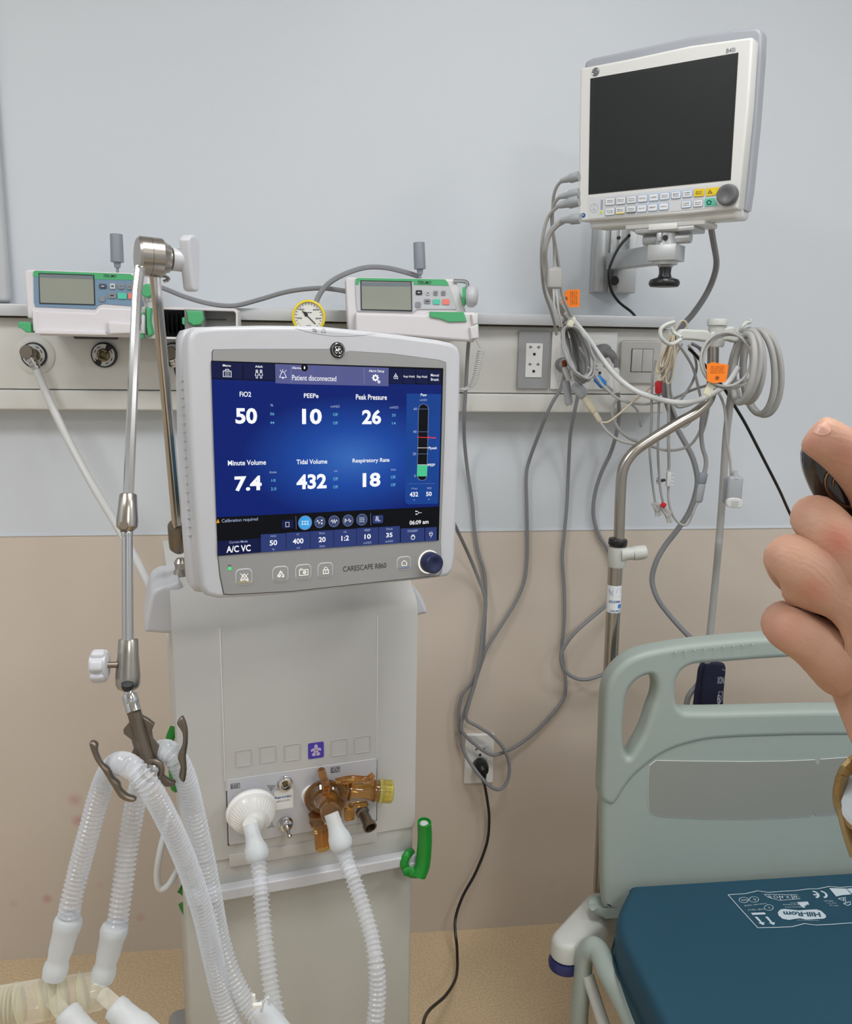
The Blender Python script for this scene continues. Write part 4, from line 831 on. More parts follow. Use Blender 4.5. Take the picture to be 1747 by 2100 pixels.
# ================================================================== jointed hose support arm
A = thing('hose_support_arm', Matrix.Translation(W(372, 1165, .62)), 'jointed stainless steel support arm rising over the left of the ventilator display', 'support arm')
h0, h1 = W(281, 524, .835), W(347, 531, .82)
b_ = B(); d = (h1-h0); L_ = d.length
b_.lathe(h0, d, [(0, .020), (.003, .0225), (L_*.38, .0225), (L_*.385, .0215), (L_*.39, .0225), (L_*.74, .0225), (L_*.93, .0165), (L_, .016)], 'steel', 36); b_.cyl(h1, h1+d*.12, .010, 'steel_dark', seg=20); obj('elbow_joint', b_, A)
b_ = B(); b_.cyl(h1+d*.08, h1+d*.48, .0135, 'white_plastic', seg=24); k0 = h1+d*.46
ku = (W(386, 480, .82)-W(397, 596, .82)); kc = W(392, 540, .815)
Mk = Fr(W(390, 540, .815), R(70))
b_.M = Mk.M; hh = ku.length/2
b_.plate([smooth_out([(-.013, hh*.55), (-.012, hh*.85), (0, hh), (.012, hh*.85), (.013, hh*.5), (.012, .0), (.009, -hh*.7), (.006, -hh*.98), (-.006, -hh*.98), (-.009, -hh*.7), (-.012, 0)], 4)], -.007, .014, 'white_plastic', .003, 3); b_.M = Matrix.Identity(4); obj('clamp_knob', b_, A, label='white plastic wing knob')
b_ = B(); b_.tube([W(287, 548, .87), W(281, 600, .88), W(263, 1022, .975)], .0056, 'chrome', 8, 0); obj('upper_tube', b_, A)
b_ = B(); b_.tube([W(317, 560, .82), W(333, 720, .78), W(366, 1085, .66)], .0064, 'chrome', 8, 0); b_.tube([W(314, 556, .825), W(360, 1085, .665)], .0045, 'steel', 8, 0); obj('upper_tube', b_, A)
b_ = B(); b_.tube([W(318, 568, .80), W(336, 566, .80), W(346, 573, .80), (W(335, 577, .80))], .0022, 'chrome', 6); obj('release_pin', b_, A); b_ = B(); b_.tube([W(284, 548, .885), W(290, 546, .886), W(292, 556, .886)], .0018, 'chrome', 6); obj('release_pin', b_, A)
def socket(a, c, prof, m='steel'):
    b_ = B(); d = c-a; L_ = d.length; b_.lathe(a, d, [(t*L_, r) for t, r in prof], m, 30); return b_
b_ = socket(W(263, 1013, .972), W(260, 1090, .985), [(0, .0080), (.03, .0090), (.4, .0100), (.72, .0112), (.88, .0108), (1, .006)]); obj('joint_socket', b_, A)
b_ = B(); b_.lathe(W(260, 1083, .985), (0, 0, -1), [(0, .0), (.002, .005), (.004, .0062), (.008, .0062), (.010, .0045), (.02, .0042)], 'chrome', 16); b_.cyl(W(254, 1077, .995), W(255, 1088, .98), .0045, 'steel_dark'); obj('joint_ball', b_, A)
b_ = B(); b_.lathe(W(261, 1092, .985), W(262, 1312, 1.005)-W(261, 1092, .985), [(0, .0048), (.001, .0052), (.004, .0056), ((W(262, 1312, 1.005)-W(261, 1092, .985)).length, .006)], 'chrome', 24); obj('lower_tube', b_, A)
b_ = socket(W(263, 1310, 1.0), W(262, 1416, 1.015), [(0, .0095), (.03, .0103), (.3, .0108), (.7, .0128), (.88, .0125), (.96, .0105), (1, .007)]); obj('joint_socket', b_, A)
b_ = B(); b_.lathe(W(261, 1398, 1.025), W(262, 1420, 1.02)-W(261, 1398, 1.025), [(0, .002), (.002, .0062), (.007, .0062), (.012, .004)], 'ink', 16); b_.cyl(W(250, 1363, 1.01), W(215, 1364, 1.015), .0033, 'steel_dark', seg=14); obj('joint_ball', b_, A)
b_ = B(); q = W(204, 1366, 1.015)
for a in range(3): b_.box(q+Vector((0, 0, 0)), (.015, .013, .036), 'white_plastic', .004, 3, rot=Matrix.Rotation(R(60*a+8), 4, 'X'))
b_.cyl(q-Vector((.0085, 0, 0)), q+Vector((.0085, 0, 0)), .0145, 'white_plastic', seg=24, bev=.002); obj('clamp_knob', b_, A, label='white lobed knob')
b_ = B(); b_.lathe(W(262, 1412, 1.02), W(272, 1450, 1.03)-W(262, 1412, 1.02), [(0, .005), (.006, .005), (.007, .0078), (.016, .0082), (.017, .0075), (.022, .0078), (.026, .0075)], 'chrome', 22)
obj('ball_neck', b_, A)
# hose clip: a steel plate with hooks
CF_ = Fr(W(290, 1540, 1.02), R(4), R(-6))
t = A
b_ = B(CF_.M); CO = lambda pts: [ptx(CF_, 150+a*.3429, 980+c*.3429, 0) for a, c in pts]
b_.plate([(lambda o: o)(CO([(322, 1368), (345, 1350), (385, 1350), (412, 1420), (450, 1440), (488, 1470), (470, 1510), (478, 1560), (515, 1605), (500, 1660), (520, 1710), (545, 1740), (545, 1780), (580, 1805), (615, 1815), (605, 1838), (560, 1842), (510, 1820), (490, 1800), (470, 1775), (440, 1740), (400, 1700), (360, 1680), (346, 1655), (365, 1610), (350, 1560), (305, 1525), (302, 1500), (340, 1455)]))], -.004, .008, 'steel_dark', .0012, 2)
b_.tube([CF_.u(150+355*.3429, 980+1365*.3429, -.004), CF_.u(150+455*.3429, 980+1730*.3429, -.006)], .0074, 'steel_dark', 14, 0); obj('clip_plate', b_, A, label='brushed steel clip plate')
for pts in ([(112, 1560), (135, 1550), (162, 1570), (160, 1610), (190, 1680), (235, 1715), (250, 1760), (290, 1795), (300, 1830), (335, 1865), (385, 1885), (380, 1903), (340, 1905), (290, 1880), (250, 1820), (195, 1730), (150, 1665), (125, 1610)],
            [(628, 1445), (655, 1406), (672, 1420), (690, 1480), (690, 1570), (680, 1640), (684, 1720), (672, 1790), (640, 1760), (650, 1700), (632, 1640), (660, 1570), (660, 1500)]):
    b_ = B(CF_.M); b_.plate([smooth_out(CO(pts), 3)], -.016, .010, 'steel_dark', .0028, 2); obj('clip_hook', b_, A, label='curved steel clip hook')
b_ = B(CF_.M); c = CF_.u(312, 1578, -.008); b_.lathe(c, (0, -1, 0), [(0, .013), (.004, .013), (.005, .0115), (.005, .009), (.003, .0085)], 'steel_dark', 26); b_.lathe(c+Vector((0, -.001, 0)), (0, -1, 0), [(0, .0078), (.005, .0075), (.006, .006)], 'chrome', 20); obj('clip_bolt', b_, A)
b_ = B(); b_.lathe(W(364, 1074, .66), W(368, 1148, .635)-W(364, 1074, .66), [(0, .0125), (.003, .0142), (.030, .0142), (.042, .0135), (.049, .008)], 'steel_dark', 24); obj('joint_socket', b_, A)
b_ = B(); b_.lathe(W(370, 1145, .635), (0, 0, -1), [(0, .006), (.006, .010), (.012, .0085), (.016, .0085), (.02, .011), (.06, .011)], 'steel', 22); obj('mount_post', b_, A)

# ================================================================== breathing hoses
def hose(name, pts, r, label, pitch=.0066, cuffs=(), m='clear_hose', amp=.20, seg=18, grp=None):
    P_ = [W(*p) for p in pts]
    t = thing(name, Matrix.Translation(P_[0]), label, 'breathing hose', grp)
    b_ = B(); step = pitch/6
    b_.tube(P_, r, m, seg, 10, radf=lambda i, n: r*(1-amp)+r*amp*max(0, math.sin(2*math.pi*i/6))**1.2 + (r*amp*.35 if i % 6 in (1, 2) else 0), step=step)
    obj('corrugated_tube', b_, t, ang=80)
    for a, c, prof in cuffs:
        a = W(*a); c = W(*c); d = c-a; b_ = B(); b_.lathe(a, d, [(u*d.length, v) for u, v in prof], 'frost_plastic', 30); obj('cuff', b_, t, ang=60, label='frosted rubber cuff')
    return t
cuff_v = [(0, .0093), (.02, .0103), (.35, .0108), (.5, .0128), (.62, .0155), (.78, .0165), (.9, .015), (1, .0112)]
hose('breathing_hose', [(527, 1745, .80), (533, 1800, .83), (538, 1870, .86), (545, 1940, .885), (555, 2020, .91), (566, 2080, .93), (572, 2140, .95), (574, 2220, .96)], .0112, 'clear corrugated breathing hose hanging from the round white filter', cuffs=[((513, 1690, .785), (531, 1768, .812), cuff_v)])
hose('breathing_hose', [(700, 1738, .80), (712, 1768, .82), (728, 1812, .84), (746, 1865, .86), (762, 1920, .88), (771, 1975, .90), (774, 2030, .91), (770, 2090, .92), (764, 2160, .93)], .0115, 'clear corrugated breathing hose hanging from the amber exhalation valve', cuffs=[((679, 1668, .79), (704, 1744, .812), cuff_v)])
cuff_b = [(0, .0128), (.05, .0150), (.12, .0158), (.2, .0150), (.26, .0138), (.55, .0132), (.68, .0118), (.74, .0118), (.8, .0135), (.9, .0138), (1, .0125)]
hose('breathing_hose', [(139, 1900, 1.0), (144, 1860, 1.0), (160, 1790, .99), (182, 1708, .985), (202, 1635, .98), (218, 1592, .985), (240, 1566, 1.02), (268, 1572, 1.05), (302, 1608, 1.06), (335, 1665, 1.05), (368, 1735, 1.035), (395, 1805, 1.02), (418, 1880, 1.01), (436, 1960, 1.0), (455, 2040, 1.0), (480, 2110, 1.01), (520, 2170, 1.02)], .0118, 'clear corrugated hose over the front hook of the clip, left lower end', pitch=.0052, cuffs=[((143, 1880, 1.0), (110, 2004, 1.01), cuff_b)])
hose('breathing_hose', [(237, 1918, .99), (243, 1880, .985), (255, 1790, .97), (268, 1700, .955), (284, 1620, .95), (305, 1570, .96), (332, 1540, 1.0), (356, 1550, 1.02), (378, 1590, 1.01), (394, 1650, .99), (408, 1710, .985), (424, 1785, .98), (436, 1850, .98), (450, 1925, .98), (474, 2000, .99), (508, 2060, 1.0), (550, 2110, 1.02), (600, 2150, 1.03)], .0118, 'clear corrugated hose draped through the clip behind, ending at second cuff', pitch=.0056, cuffs=[((237, 1896, .99), (209, 2010, 1.0), cuff_b)])
b_ = B(); b_.lathe(W(528, 2060, 1.03), W(600, 2150, 1.05)-W(528, 2060, 1.03), [(0, .006), (.004, .012), (.03, .014), (.08, .014)], 'frost_plastic', 24)
b_.tube([W(536, 2075, 1.05), (W(540, 2055, 1.05)), W(551, 2046, 1.05), W(552, 2060, 1.05)], .0016, 'frost_plastic', 8); b_.cyl(W(521, 2070, 1.05), W(520, 2040, 1.05), .002, 'filter_cream'); b_.box(W(528, 2062, 1.055), (.010, .005, .004), 'filter_cream'); tag(obj('hose_connector', b_), 'frosted hose connector with small spigots at the bottom edge of frame', 'connector')

# filter at the inspiratory port
c0 = VF.w(*VF.u(512, 1650, -.006)); axf = (W(514, 1696, .80)-c0); axf = (VF.M.to_3x3() @ Vector((.06, -1, -.22))).normalized()
Fl = thing('breathing_filter', Matrix.Translation(c0), 'round white breathing filter plugged into the left port', 'filter')
b_ = B(); b_.lathe(c0, axf, [(0, .012), (.004, .030), (.008, .0355), (.012, .037), (.014, .0372), (.016, .0365), (.018, .034)], 'filter_white', 48); obj('filter_disc', b_, Fl)
b_ = B(); b_.lathe(c0+axf*.016, axf, [(0, .0352), (.006, .034), (.014, .029), (.022, .0205), (.026, .0135), (.030, .0118)], 'filter_cream', 48)
for k in range(40):
    a = 2*math.pi*k/40; n_ = axf.orthogonal().normalized(); bi = axf.cross(n_); dr = n_*math.cos(a)+bi*math.sin(a)
    b_.tube([c0+axf*.0232+dr*.033, c0+axf*.0305+dr*.029, c0+axf*.0385+dr*.021], .0005, 'filter_white', 4, 0)
obj('filter_dome', b_, Fl)
b_ = B(); e_ = W(513, 1692, .785); s_ = c0+axf*.042; b_.lathe(s_, e_-s_, [(0, .012), ((e_-s_).length, .0105)], 'filter_cream', 28); obj('filter_neck', b_, Fl)

# amber exhalation valve
Vw = lambda px, py, y: VF.w(*VF.u(px, py, y))
EV = thing('exhalation_valve', Matrix.Translation(Vw(665, 1650, -.004)), 'translucent amber exhalation valve with yellow cap on the right port', 'exhalation valve')
vx_ = VF.M.to_3x3()
ax = (vx_ @ Vector((-.25, -1, -.1))).normalized(); c1 = Vw(668, 1628, -.012)
b_ = B(); b_.lathe(Vw(640, 1630, -.004), (vx_ @ Vector((.0, -1, 0))), [(0, .017), (.006, .016)], 'filter_white', 28); obj('port_collar', b_, EV)
b_ = B(); b_.lathe(c1, ax, [(0, .020), (.004, .0285), (.008, .0300), (.012, .0300), (.014, .027), (.020, .024), (.024, .019)], 'amber', 44); b_.lathe(c1+ax*.010, ax, [(0, .0312), (.002, .032), (.004, .0312)], 'amber_dark', 44); obj('valve_dome', b_, EV)
b_ = B(); e_ = W(680, 1672, .79); s_ = Vw(668, 1640, -.032); d = e_-s_
b_.lathe(s_-d*.2, d, [(0, .019), (d.length*.3, .019), (d.length*.45, .015), (d.length*.9, .0135), (d.length*1.0, .0148), (d.length*1.15, .0148), (d.length*1.2, .0125)], 'amber', 32); b_.lathe(s_-d*.25, d, [(0, .0215), (.002, .0225), (.004, .0215)], 'amber_dark', 36); obj('outlet_elbow', b_, EV)
b_ = B(); a_ = Vw(690, 1618, -.022); e_ = Vw(776, 1622, -.030); d = e_-a_; b_.lathe(a_, d, [(0, .012), (d.length*.1, .016), (d.length*.25, .0165), (d.length*.3, .0125), (d.length*.55, .0115), (d.length*.7, .0125), (d.length*.85, .0155), (d.length, .016)], 'amber', 32); b_.lathe(a_+d*.27, d, [(0, .0135), (.001, .0172), (.003, .0172), (.004, .0135)], 'amber_dark', 32); b_.lathe(a_+d*.85, d, [(0, .012), (.002, .0168), (.004, .0168), (.006, .012)], 'amber_dark', 32); obj('side_arm', b_, EV)
b_ = B(); b_.lathe(e_-d*.03, d, [(0, .0150), (.002, .0175), (.010, .0175), (.022, .0172), (.023, .0160), (.010, .015), (.009, 0)], 'yellow_cap', 36)
for k in range(10): a = 2*math.pi*k/10; n_ = d.normalized().orthogonal().normalized(); bi = d.normalized().cross(n_); dr = (n_*math.cos(a)+bi*math.sin(a))*.0174; b_.tube([e_+d*.06+dr, e_+d.normalized()*.018+dr], .0006, 'yellow_cap', 4, 0)
obj('end_cap', b_, EV, label='yellow transparent cap')
b_ = B(); b_.tube([Vw(659, 1580, -.014), Vw(662, 1592, -.026), Vw(668, 1610, -.040), Vw(670, 1628, -.048)], .0062, 'amber_dark', 14, 6); b_.tube([Vw(670, 1628, -.048), Vw(672, 1650, -.05)], .005, 'amber', 12, 0); b_.box(Vw(668, 1612, -.048), (.010, .012, .010), 'amber_dark', .002, rot=Matrix.Rotation(R(10), 4, 'Z')); obj('lever', b_, EV)
b_ = B(); b_.tube([Vw(688, 1602, -.036), Vw(720, 1596, -.040), Vw(752, 1597, -.042), Vw(766, 1588, -.044)], .0045, 'amber', 10, 5, flat=.4); b_.box(Vw(730, 1600, -.038), (.045, .010, .003), 'amber_dark', .001, rot=Matrix.Rotation(R(10), 4, 'Z')); b_.box(Vw(764, 1600, -.042), (.004, .008, .014), 'amber', .001); obj('lock_tab', b_, EV)
b_ = B(); a_ = Vw(655, 1668, -.016); e_ = Vw(662, 1741, -.024); d = e_-a_; b_.lathe(a_, d, [(0, .017), (d.length*.16, .0165), (d.length*.2, .0155), (d.length*.3, .0155), (d.length*.34, .0118), (d.length*.98, .0115), (d.length, .0105), (d.length*.97, .0098), (d.length*.5, .0095)], 'amber', 32); b_.lathe(a_+d*.18, d, [(0, .0162), (.0015, .0172), (.003, .0162)], 'amber_dark', 32); obj('drain_port', b_, EV)
b_ = B(); b_.box(Vw(735, 1650, -.022), (.030, .010, .006), 'amber', .002, rot=Matrix.Rotation(R(10), 4, 'Z')); b_.box(Vw(716, 1668, -.02), (.016, .012, .020), 'amber', .003, rot=Matrix.Rotation(R(10), 4, 'Z')); obj('lower_latch', b_, EV)

# clear manifold the left hoses plug into
mA, mB = W(-60, 2075, 1.02), W(222, 2028, 1.0)
MN = thing('water_trap_manifold', Matrix.Translation(W(110, 2090, 1.01)), 'clear yellowish ribbed plastic manifold lying across the bottom left corner', 'manifold')
b_ = B(); d = mB-mA; b_.lathe(mA, d, [(0, .022), (d.length*.55, .0225), (d.length*.6, .021), (d.length*.8, .0215), (d.length*.95, .021), (d.length, .016)], 'manifold_clear', 36); obj('chamber', b_, MN)
b_ = B()
for f_ in (.18, .34, .52, .6, .66, .8):
    b_.lathe(mA+d*f_, d+Vector((0, 0, .03)), [(0, .0222), (.001, .0235), (.002, .0222)], 'manifold_band', 36)
for k in range(5): b_.lathe(mA+d*(.22+k*.03), d, [(0, .0195), (.0006, .0205), (.0012, .0195)], 'manifold_band', 30)
obj('spiral_bands', b_, MN)
b_ = B(); b_.cyl(W(110, 2000, 1.005), W(96, 2048, 1.01), .0082, 'manifold_clear', seg=22); obj('spigot', b_, MN)
b_ = B(); b_.cyl(W(207, 2005, 1.0), W(200, 2038, 1.0), .0082, 'manifold_clear', seg=22); obj('spigot', b_, MN)
for a, c in (((110, 2052), (140, 2092)), ((212, 2040), (246, 2070))):
    b_ = B(); b_.cyl(W(*a, 1.02), W(*c, 1.04), .0085, 'manifold_clear', seg=22); obj('spigot', b_, MN)
for a, c, lb in (((134, 2072), (200, 2160), 'frosted cuff pointing down-right from the manifold, left one at frame edge'), ((232, 2062), (318, 2140), 'frosted cuff pointing down-right beside manifold end, nearer the trolley')):
    a = W(*a, 1.035); c = W(*c, 1.06); d2 = c-a; b_ = B(); b_.lathe(a, d2, [(0, .010), (.002, .0135), (.010, .0145), (.014, .0138), (.03, .0150), (.034, .0165), (d2.length, .0165)], 'frost_plastic', 28); tag(obj('hose_cuff', b_, ang=60), lb, 'hose cuff')

# ================================================================== wall mounted patient monitor
MF = Fr((.5573, -.43288, 1.81838), R(-42.41), R(4.06))
K4 = .3048
def q4(x, y): return (1080+x*K4, 40+y*K4)
def M4(pts, y=0): return [ptx(MF, *q4(a, c), y) for a, c in pts]
MO = thing('patient_monitor', MF.M, 'patient monitor with dark blank screen on a wall arm, top right', 'patient monitor')
b_ = B(MF.M); b_.plate([M4([(358, 335), (366, 326), (700, 262), (1100, 175), (1480, 122), (1512, 119), (1520, 132), (1490, 600), (1425, 1262), (1415, 1275), (1100, 1310), (700, 1338), (362, 1360), (348, 1352), (345, 1340), (350, 800)], -.004)], -.004, .034, 'mon_white', .004, 3); obj('housing', b_, MO)
b_ = B(MF.M); x0, z0 = M4([(362, 1340)], .0)[0]; x1, _ = M4([(1440, 1270)], 0)[0]
b_.box(((x0+x1)/2+.002, .045, z0-.004), (x1-x0-.02, .075, .03), 'mon_white', .008, 3)
for k in range(46): q = MF.u(*q4(640+k*15.5, 1347-k*1.45), -.003); 
for k in range(40): b_.box((x0+.075+k*.0045, .0062, z0+.006-.0), (.0016, .002, .004), 'line_dark')
for k in range(5): b_.box((x0+.045+k*.0045, .0062, z0+.002), (.0018, .002, .010), 'line_dark')
obj('base_housing', b_, MO)
b_ = B(MF.M); b_.plate([M4([(393, 310), (400, 285), (440, 262), (700, 206), (1100, 118), (1400, 68), (1540, 56), (1568, 66), (1584, 95), (1578, 250), (1545, 700), (1500, 1150), (1478, 1285), (1440, 1296), (1400, 1280), (700, 1330), (420, 1330), (400, 900)], .045)], .042, .035, 'mon_gray', .005, 3); obj('back_shell', b_, MO, label='grey back shell')
YM = -.0046
b_ = B(MF.M); b_.plate([M4([(428, 397), (1424, 222), (1372, 1080), (415, 1178)], YM)], YM, .001, 'mon_screen_edge'); b_.plate([M4([(450, 415), (1412, 245), (1362, 1068), (437, 1160)], YM)], YM-.0003, .0003, 'mon_screen'); obj('screen', b_, MO, label='dark switched-off screen')
b_ = B(MF.M); b_.plate([M4([(414, 1198), (1318, 1104), (1312, 1130), (1290, 1180), (1292, 1225), (1300, 1262), (416, 1342)], YM)], YM, .0006, 'mon_panel'); 
cc = MF.u(*q4(453, 1268), YM-.0003); b_.plate([circ(cc.x, cc.z, .0075, 24), circ(cc.x, cc.z, .0071, 24)], YM-.0003, .0002, 'key_outline'); b_.plate([circ(cc.x, cc.z-.0028, .0016, 14), circ(cc.x, cc.z-.0028, .0012, 14)], YM-.0003, .0002, 'ink_gray'); b_.box((cc.x, YM-.0003, cc.z+.0035), (.0005, .0002, .003), 'ink_gray')
u = MF.u(*q4(505, 1245), YM-.0003); b_.box(u, (.0036, .0003, .016), 'key_outline', .0)
obj('key_panel', b_, MO)
b_ = B(MF.M); u = MF.u(*q4(502, 1296), YM-.0006); b_.lathe(u, (0, -1, 0), [(0, .0022), (.0006, .002)], 'led_lime', 14); obj('power_light', b_, MO)
def mkey(x, y, w_, h_, fill, oc, txt, tcol='ink_gray', dark=None):
    y0 = YM-.0014; k = .3048/1.0; c = MF.u(*q4(x, y), y0); sc_ = (MF.u(*q4(x+10, y-1.2), y0)-MF.u(*q4(x-10, y+1.2), y0)).length/20
    ww, hh_ = w_*sc_/2, h_*sc_/2*.80; bb = B(MF.M)
    bb.plate([rrect(c.x-ww, c.z-hh_, c.x+ww, c.z+hh_, .0015, 3)], y0, .0010, oc, 0); bb.plate([rrect(c.x-ww+.0006, c.z-hh_+.0006, c.x+ww-.0006, c.z+hh_-.0006, .0012, 3)], y0-.0003, .0006, fill, 0)
    if dark: bb.box((c.x, y0-.0004, c.z-hh_+.0014), (ww*1.9, .0004, .0016), dark)
    tl = txt.split('|')
    for i, s_ in enumerate(tl):
        zc = c.z+((len(tl)-1)/2-i)*.0030; bb.text(s_, c.x-ww*.62, zc-.0010, c.x+ww*.62, zc+.0010, y0-.0006, tcol, .01)
    return obj('key', bb, MO)
row1 = [(561, 1224, 'Admit|Discharge'), (633, 1218, 'Menus|Setup'), (706, 1211, 'Print|Record'), (780, 1203, 'ECG'), (855, 1196, 'NIBP'), (928, 1188, 'Zoom|Out'), (1005, 1180, 'BP|Details'), (1082, 1172, 'NIBP|Auto')]
for i, (x, y, s_) in enumerate(row1): mkey(x, y, 64, 56, 'key_white', 'key_outline' if i in (0, 1, 2) else 'key_outline_blue', s_)
row2 = [(560, 1292, 'Pt Data|Trends', 'key_white', None), (630, 1285, 'Menu|Setup', 'key_white', 'key_yellow'), (702, 1278, 'Data|Snapshot', 'key_white', 'ink_gray'), (774, 1271, 'SpO2', 'key_white', None), (848, 1264, 'BP', 'key_white', None), (922, 1257, 'Others', 'key_white', None), (1074, 1243, 'NIBP|Start', 'key_white', None), (1153, 1236, 'Record|Start', 'key_white', None)]
for i, (x, y, s_, f_, dk) in enumerate(row2): mkey(x, y, 64, 56, f_, 'key_outline' if i in (0, 1, 2, 7) else 'key_outline_blue', s_, dark=dk)
mkey(1159, 1165, 68, 60, 'key_yellow', 'key_orange', 'Alarm|Reset', 'ink')
b_ = None
def mpoly(bb, pts, y, m): bb.plate([M4(pts, y)], y, .0006, m)
bb = B(MF.M); mpoly(bb, [(1204, 1136), (1300, 1126), (1290, 1145), (1270, 1180), (1205, 1188)], YM-.0012, 'key_yellow'); mpoly(bb, [(1218, 1170), (1232, 1145), (1248, 1168)], YM-.0018, 'ink'); mpoly(bb, [(1226, 1167), (1232, 1152), (1240, 1166)], YM-.002, 'key_yellow'); obj('key', bb, MO, label='yellow alarm silence key')
bb = B(MF.M); mpoly(bb, [(1198, 1206), (1262, 1200), (1266, 1222), (1278, 1250), (1198, 1258)], YM-.0012, 'key_teal'); bb.plate([M4([(1212, 1246), (1212, 1228), (1206, 1230), (1226, 1212), (1246, 1226), (1240, 1228), (1240, 1244)], YM-.0018), M4([(1217, 1241), (1217, 1226), (1226, 1218), (1236, 1226), (1236, 1239)], YM-.0018)], YM-.0018, .0003, 'ink'); obj('key', bb, MO, label='green home key')
b_ = B(MF.M); c = MF.u(*q4(1356, 1182), YM); b_.lathe(c, (0, -1, 0), [(0, .0170), (.003, .0170), (.010, .0160), (.013, .0140), (.0135, .0100), (.0120, .007), (.0118, 0)], 'knob_gray', 44); obj('rotary_knob', b_, MO, label='large grey control knob')
b_ = B(MF.M); c = MF.u(*q4(464, 352), YM+.0005); b_.lathe(c, (0, -1, 0), [(0, .0068), (.0008, .0066), (.0012, .006), (.0012, 0)], 'ink_gray', 32)
b_.tube([(c.x+.0054*math.cos(R(a)), c.y-.0014, c.z+.0054*math.sin(R(a))) for a in range(0, 360, 20)], .0003, 'chrome', 5, 0, closed=True)
for ox, sgn in ((-.0018, 1), (.0018, -1)): b_.tube([(c.x+ox+.0014*math.cos(R(a)), c.y-.0014, c.z+sgn*.0012+.0016*math.sin(R(a))) for a in range(0, 300, 30)], .0003, 'chrome', 5, 0)
obj('emblem', b_, MO, label='small round grey emblem')
b_ = B(MF.M); a = M4([(1342, 222), (1404, 190)], YM); zm = (a[0][1]+a[1][1])/2; b_.text('B40i', a[0][0], zm-.0032, a[1][0], zm+.0032, YM, 'ink_gray', 0); obj('lettering', b_, MO)
b_ = B(MF.M); c = MF.u(*q4(381, 1318), YM+.0004); b_.plate([circ(c.x, c.z, .0042, 20)], c.y, .0004, 'ink_blue'); b_.plate([circ(c.x-.0008, c.z+.0008, .0012, 12)], c.y-.0002, .0003, 'key_white'); obj('sticker', b_, MO, label='tiny round blue sticker')
# arm on the wall
mt = thing('monitor_wall_mount', Matrix.Translation(W(1262, 600, 0)), 'silver aluminium wall channel and swing arm carrying the monitor', 'wall mount')
mx0, mx1 = W(1219, 540, .03).x, W(1305, 540, .03).x; mz1, mz0 = W(1260, 440, .03).z, W(1260, 600, .03).z
b_ = B(); cxm = (mx0+mx1)/2; wdm = mx1-mx0
b_.box((cxm, -.008, (mz0+mz1)/2), (wdm, .016, mz1-mz0), 'alu_satin', .002)
for sx_ in (-1, 1): b_.box((cxm+sx_*(wdm/2-.012), -.022, (mz0+mz1)/2), (.018, .030, mz1-mz0), 'alu_satin', .003)
for sx_ in (-.1, .1): b_.box((cxm+sx_*wdm, -.018, (mz0+mz1)/2), (.004, .012, mz1-mz0), 'alu_satin', .001)
obj('wall_channel', b_, mt)
b_ = B(); b_.box(W(1278, 560, .05)+Vector((.004, 0, 0)), (.042, .03, .085), 'alu_satin', .003); b_.lathe(W(1268, 488, .035), (0, -1, 0), [(0, .004), (.004, .004)], 'ink', 14); obj('slide_block', b_, mt)
b_ = B(); b_.lathe(W(1258, 577, .06), (-.2, -1, 0), [(0, .006), (.008, .006), (.009, .009), (.018, .0095), (.020, .008)], 'black_plastic', 20); obj('lock_knob', b_, mt, label='small black knob')
a_ = W(1262, 536, .06); e_ = W(1366, 520, .415); b_ = B(); d = e_-a_; b_.M = Matrix.Translation((a_+e_)/2) @ d.to_track_quat('Y', 'Z').to_matrix().to_4x4(); b_.box((0, 0, 0), (.034, d.length+.03, .034), 'alu_satin', .003); obj('arm', b_, mt)
b_ = B(Fr(e_, R(-42)).M); b_.box((0, 0, 0), (.050, .048, .027), 'alu_satin', .0015); b_.lathe((0, 0, -.013), (0, 0, -1), [(0, .021), (.006, .020), (.007, .014), (.010, .012), (.012, .006)], 'alu_satin', 28); obj('arm_end', b_, mt)
b_ = B(Fr(e_, R(-42)).M); b_.lathe((0, 0, -.022), (0, 0, -1), [(0, .011), (.012, .010), (.018, .012), (.022, .024), (.026, .0265), (.030, .0265), (.034, .024), (.035, .010)], 'black_plastic', 36); obj('arm_knob', b_, mt, label='black mushroom knob')
b_ = B(Fr(e_, R(-42)).M); b_.lathe((0, 0, .013), (0, 0, 1), [(0, .020), (.020, .019), (.022, .016)], 'alu_satin', 28); b_.cyl((-.042, 0, .024), (.042, 0, .024), .009, 'alu_satin', seg=20, bev=.001); b_.lathe((.004, -.019, .024), (0, -1, 0), [(0, .0045), (.003, .0045)], 'ink', 14); b_.box((-.006, -.02, .026), (.008, .008, .014), 'alu_satin', .001); b_.box((0, 0.01, .038), (.105, .06, .008), 'alu_satin', .002); obj('tilt_head', b_, mt)
b_ = B(Fr(e_, R(-42)).M); b_.box((0, 0.015, .046), (.14, .07, .008), 'mon_white', .002); b_.box((.0, -.02, .042), (.05, .012, .010), 'mon_white', .001); obj('adapter_plate', b_, mt)
cable('mains_cable', [(1290, 483, .30), (1272, 503, .24), (1257, 530, .17), (1248, 560, .11), (1253, 594, .08), (1269, 619, .075), (1296, 641, .07), (1310, 660, .03)], .0030, 'black_plastic', 'thin black cable looping from under the monitor down behind the rail', 'cord')
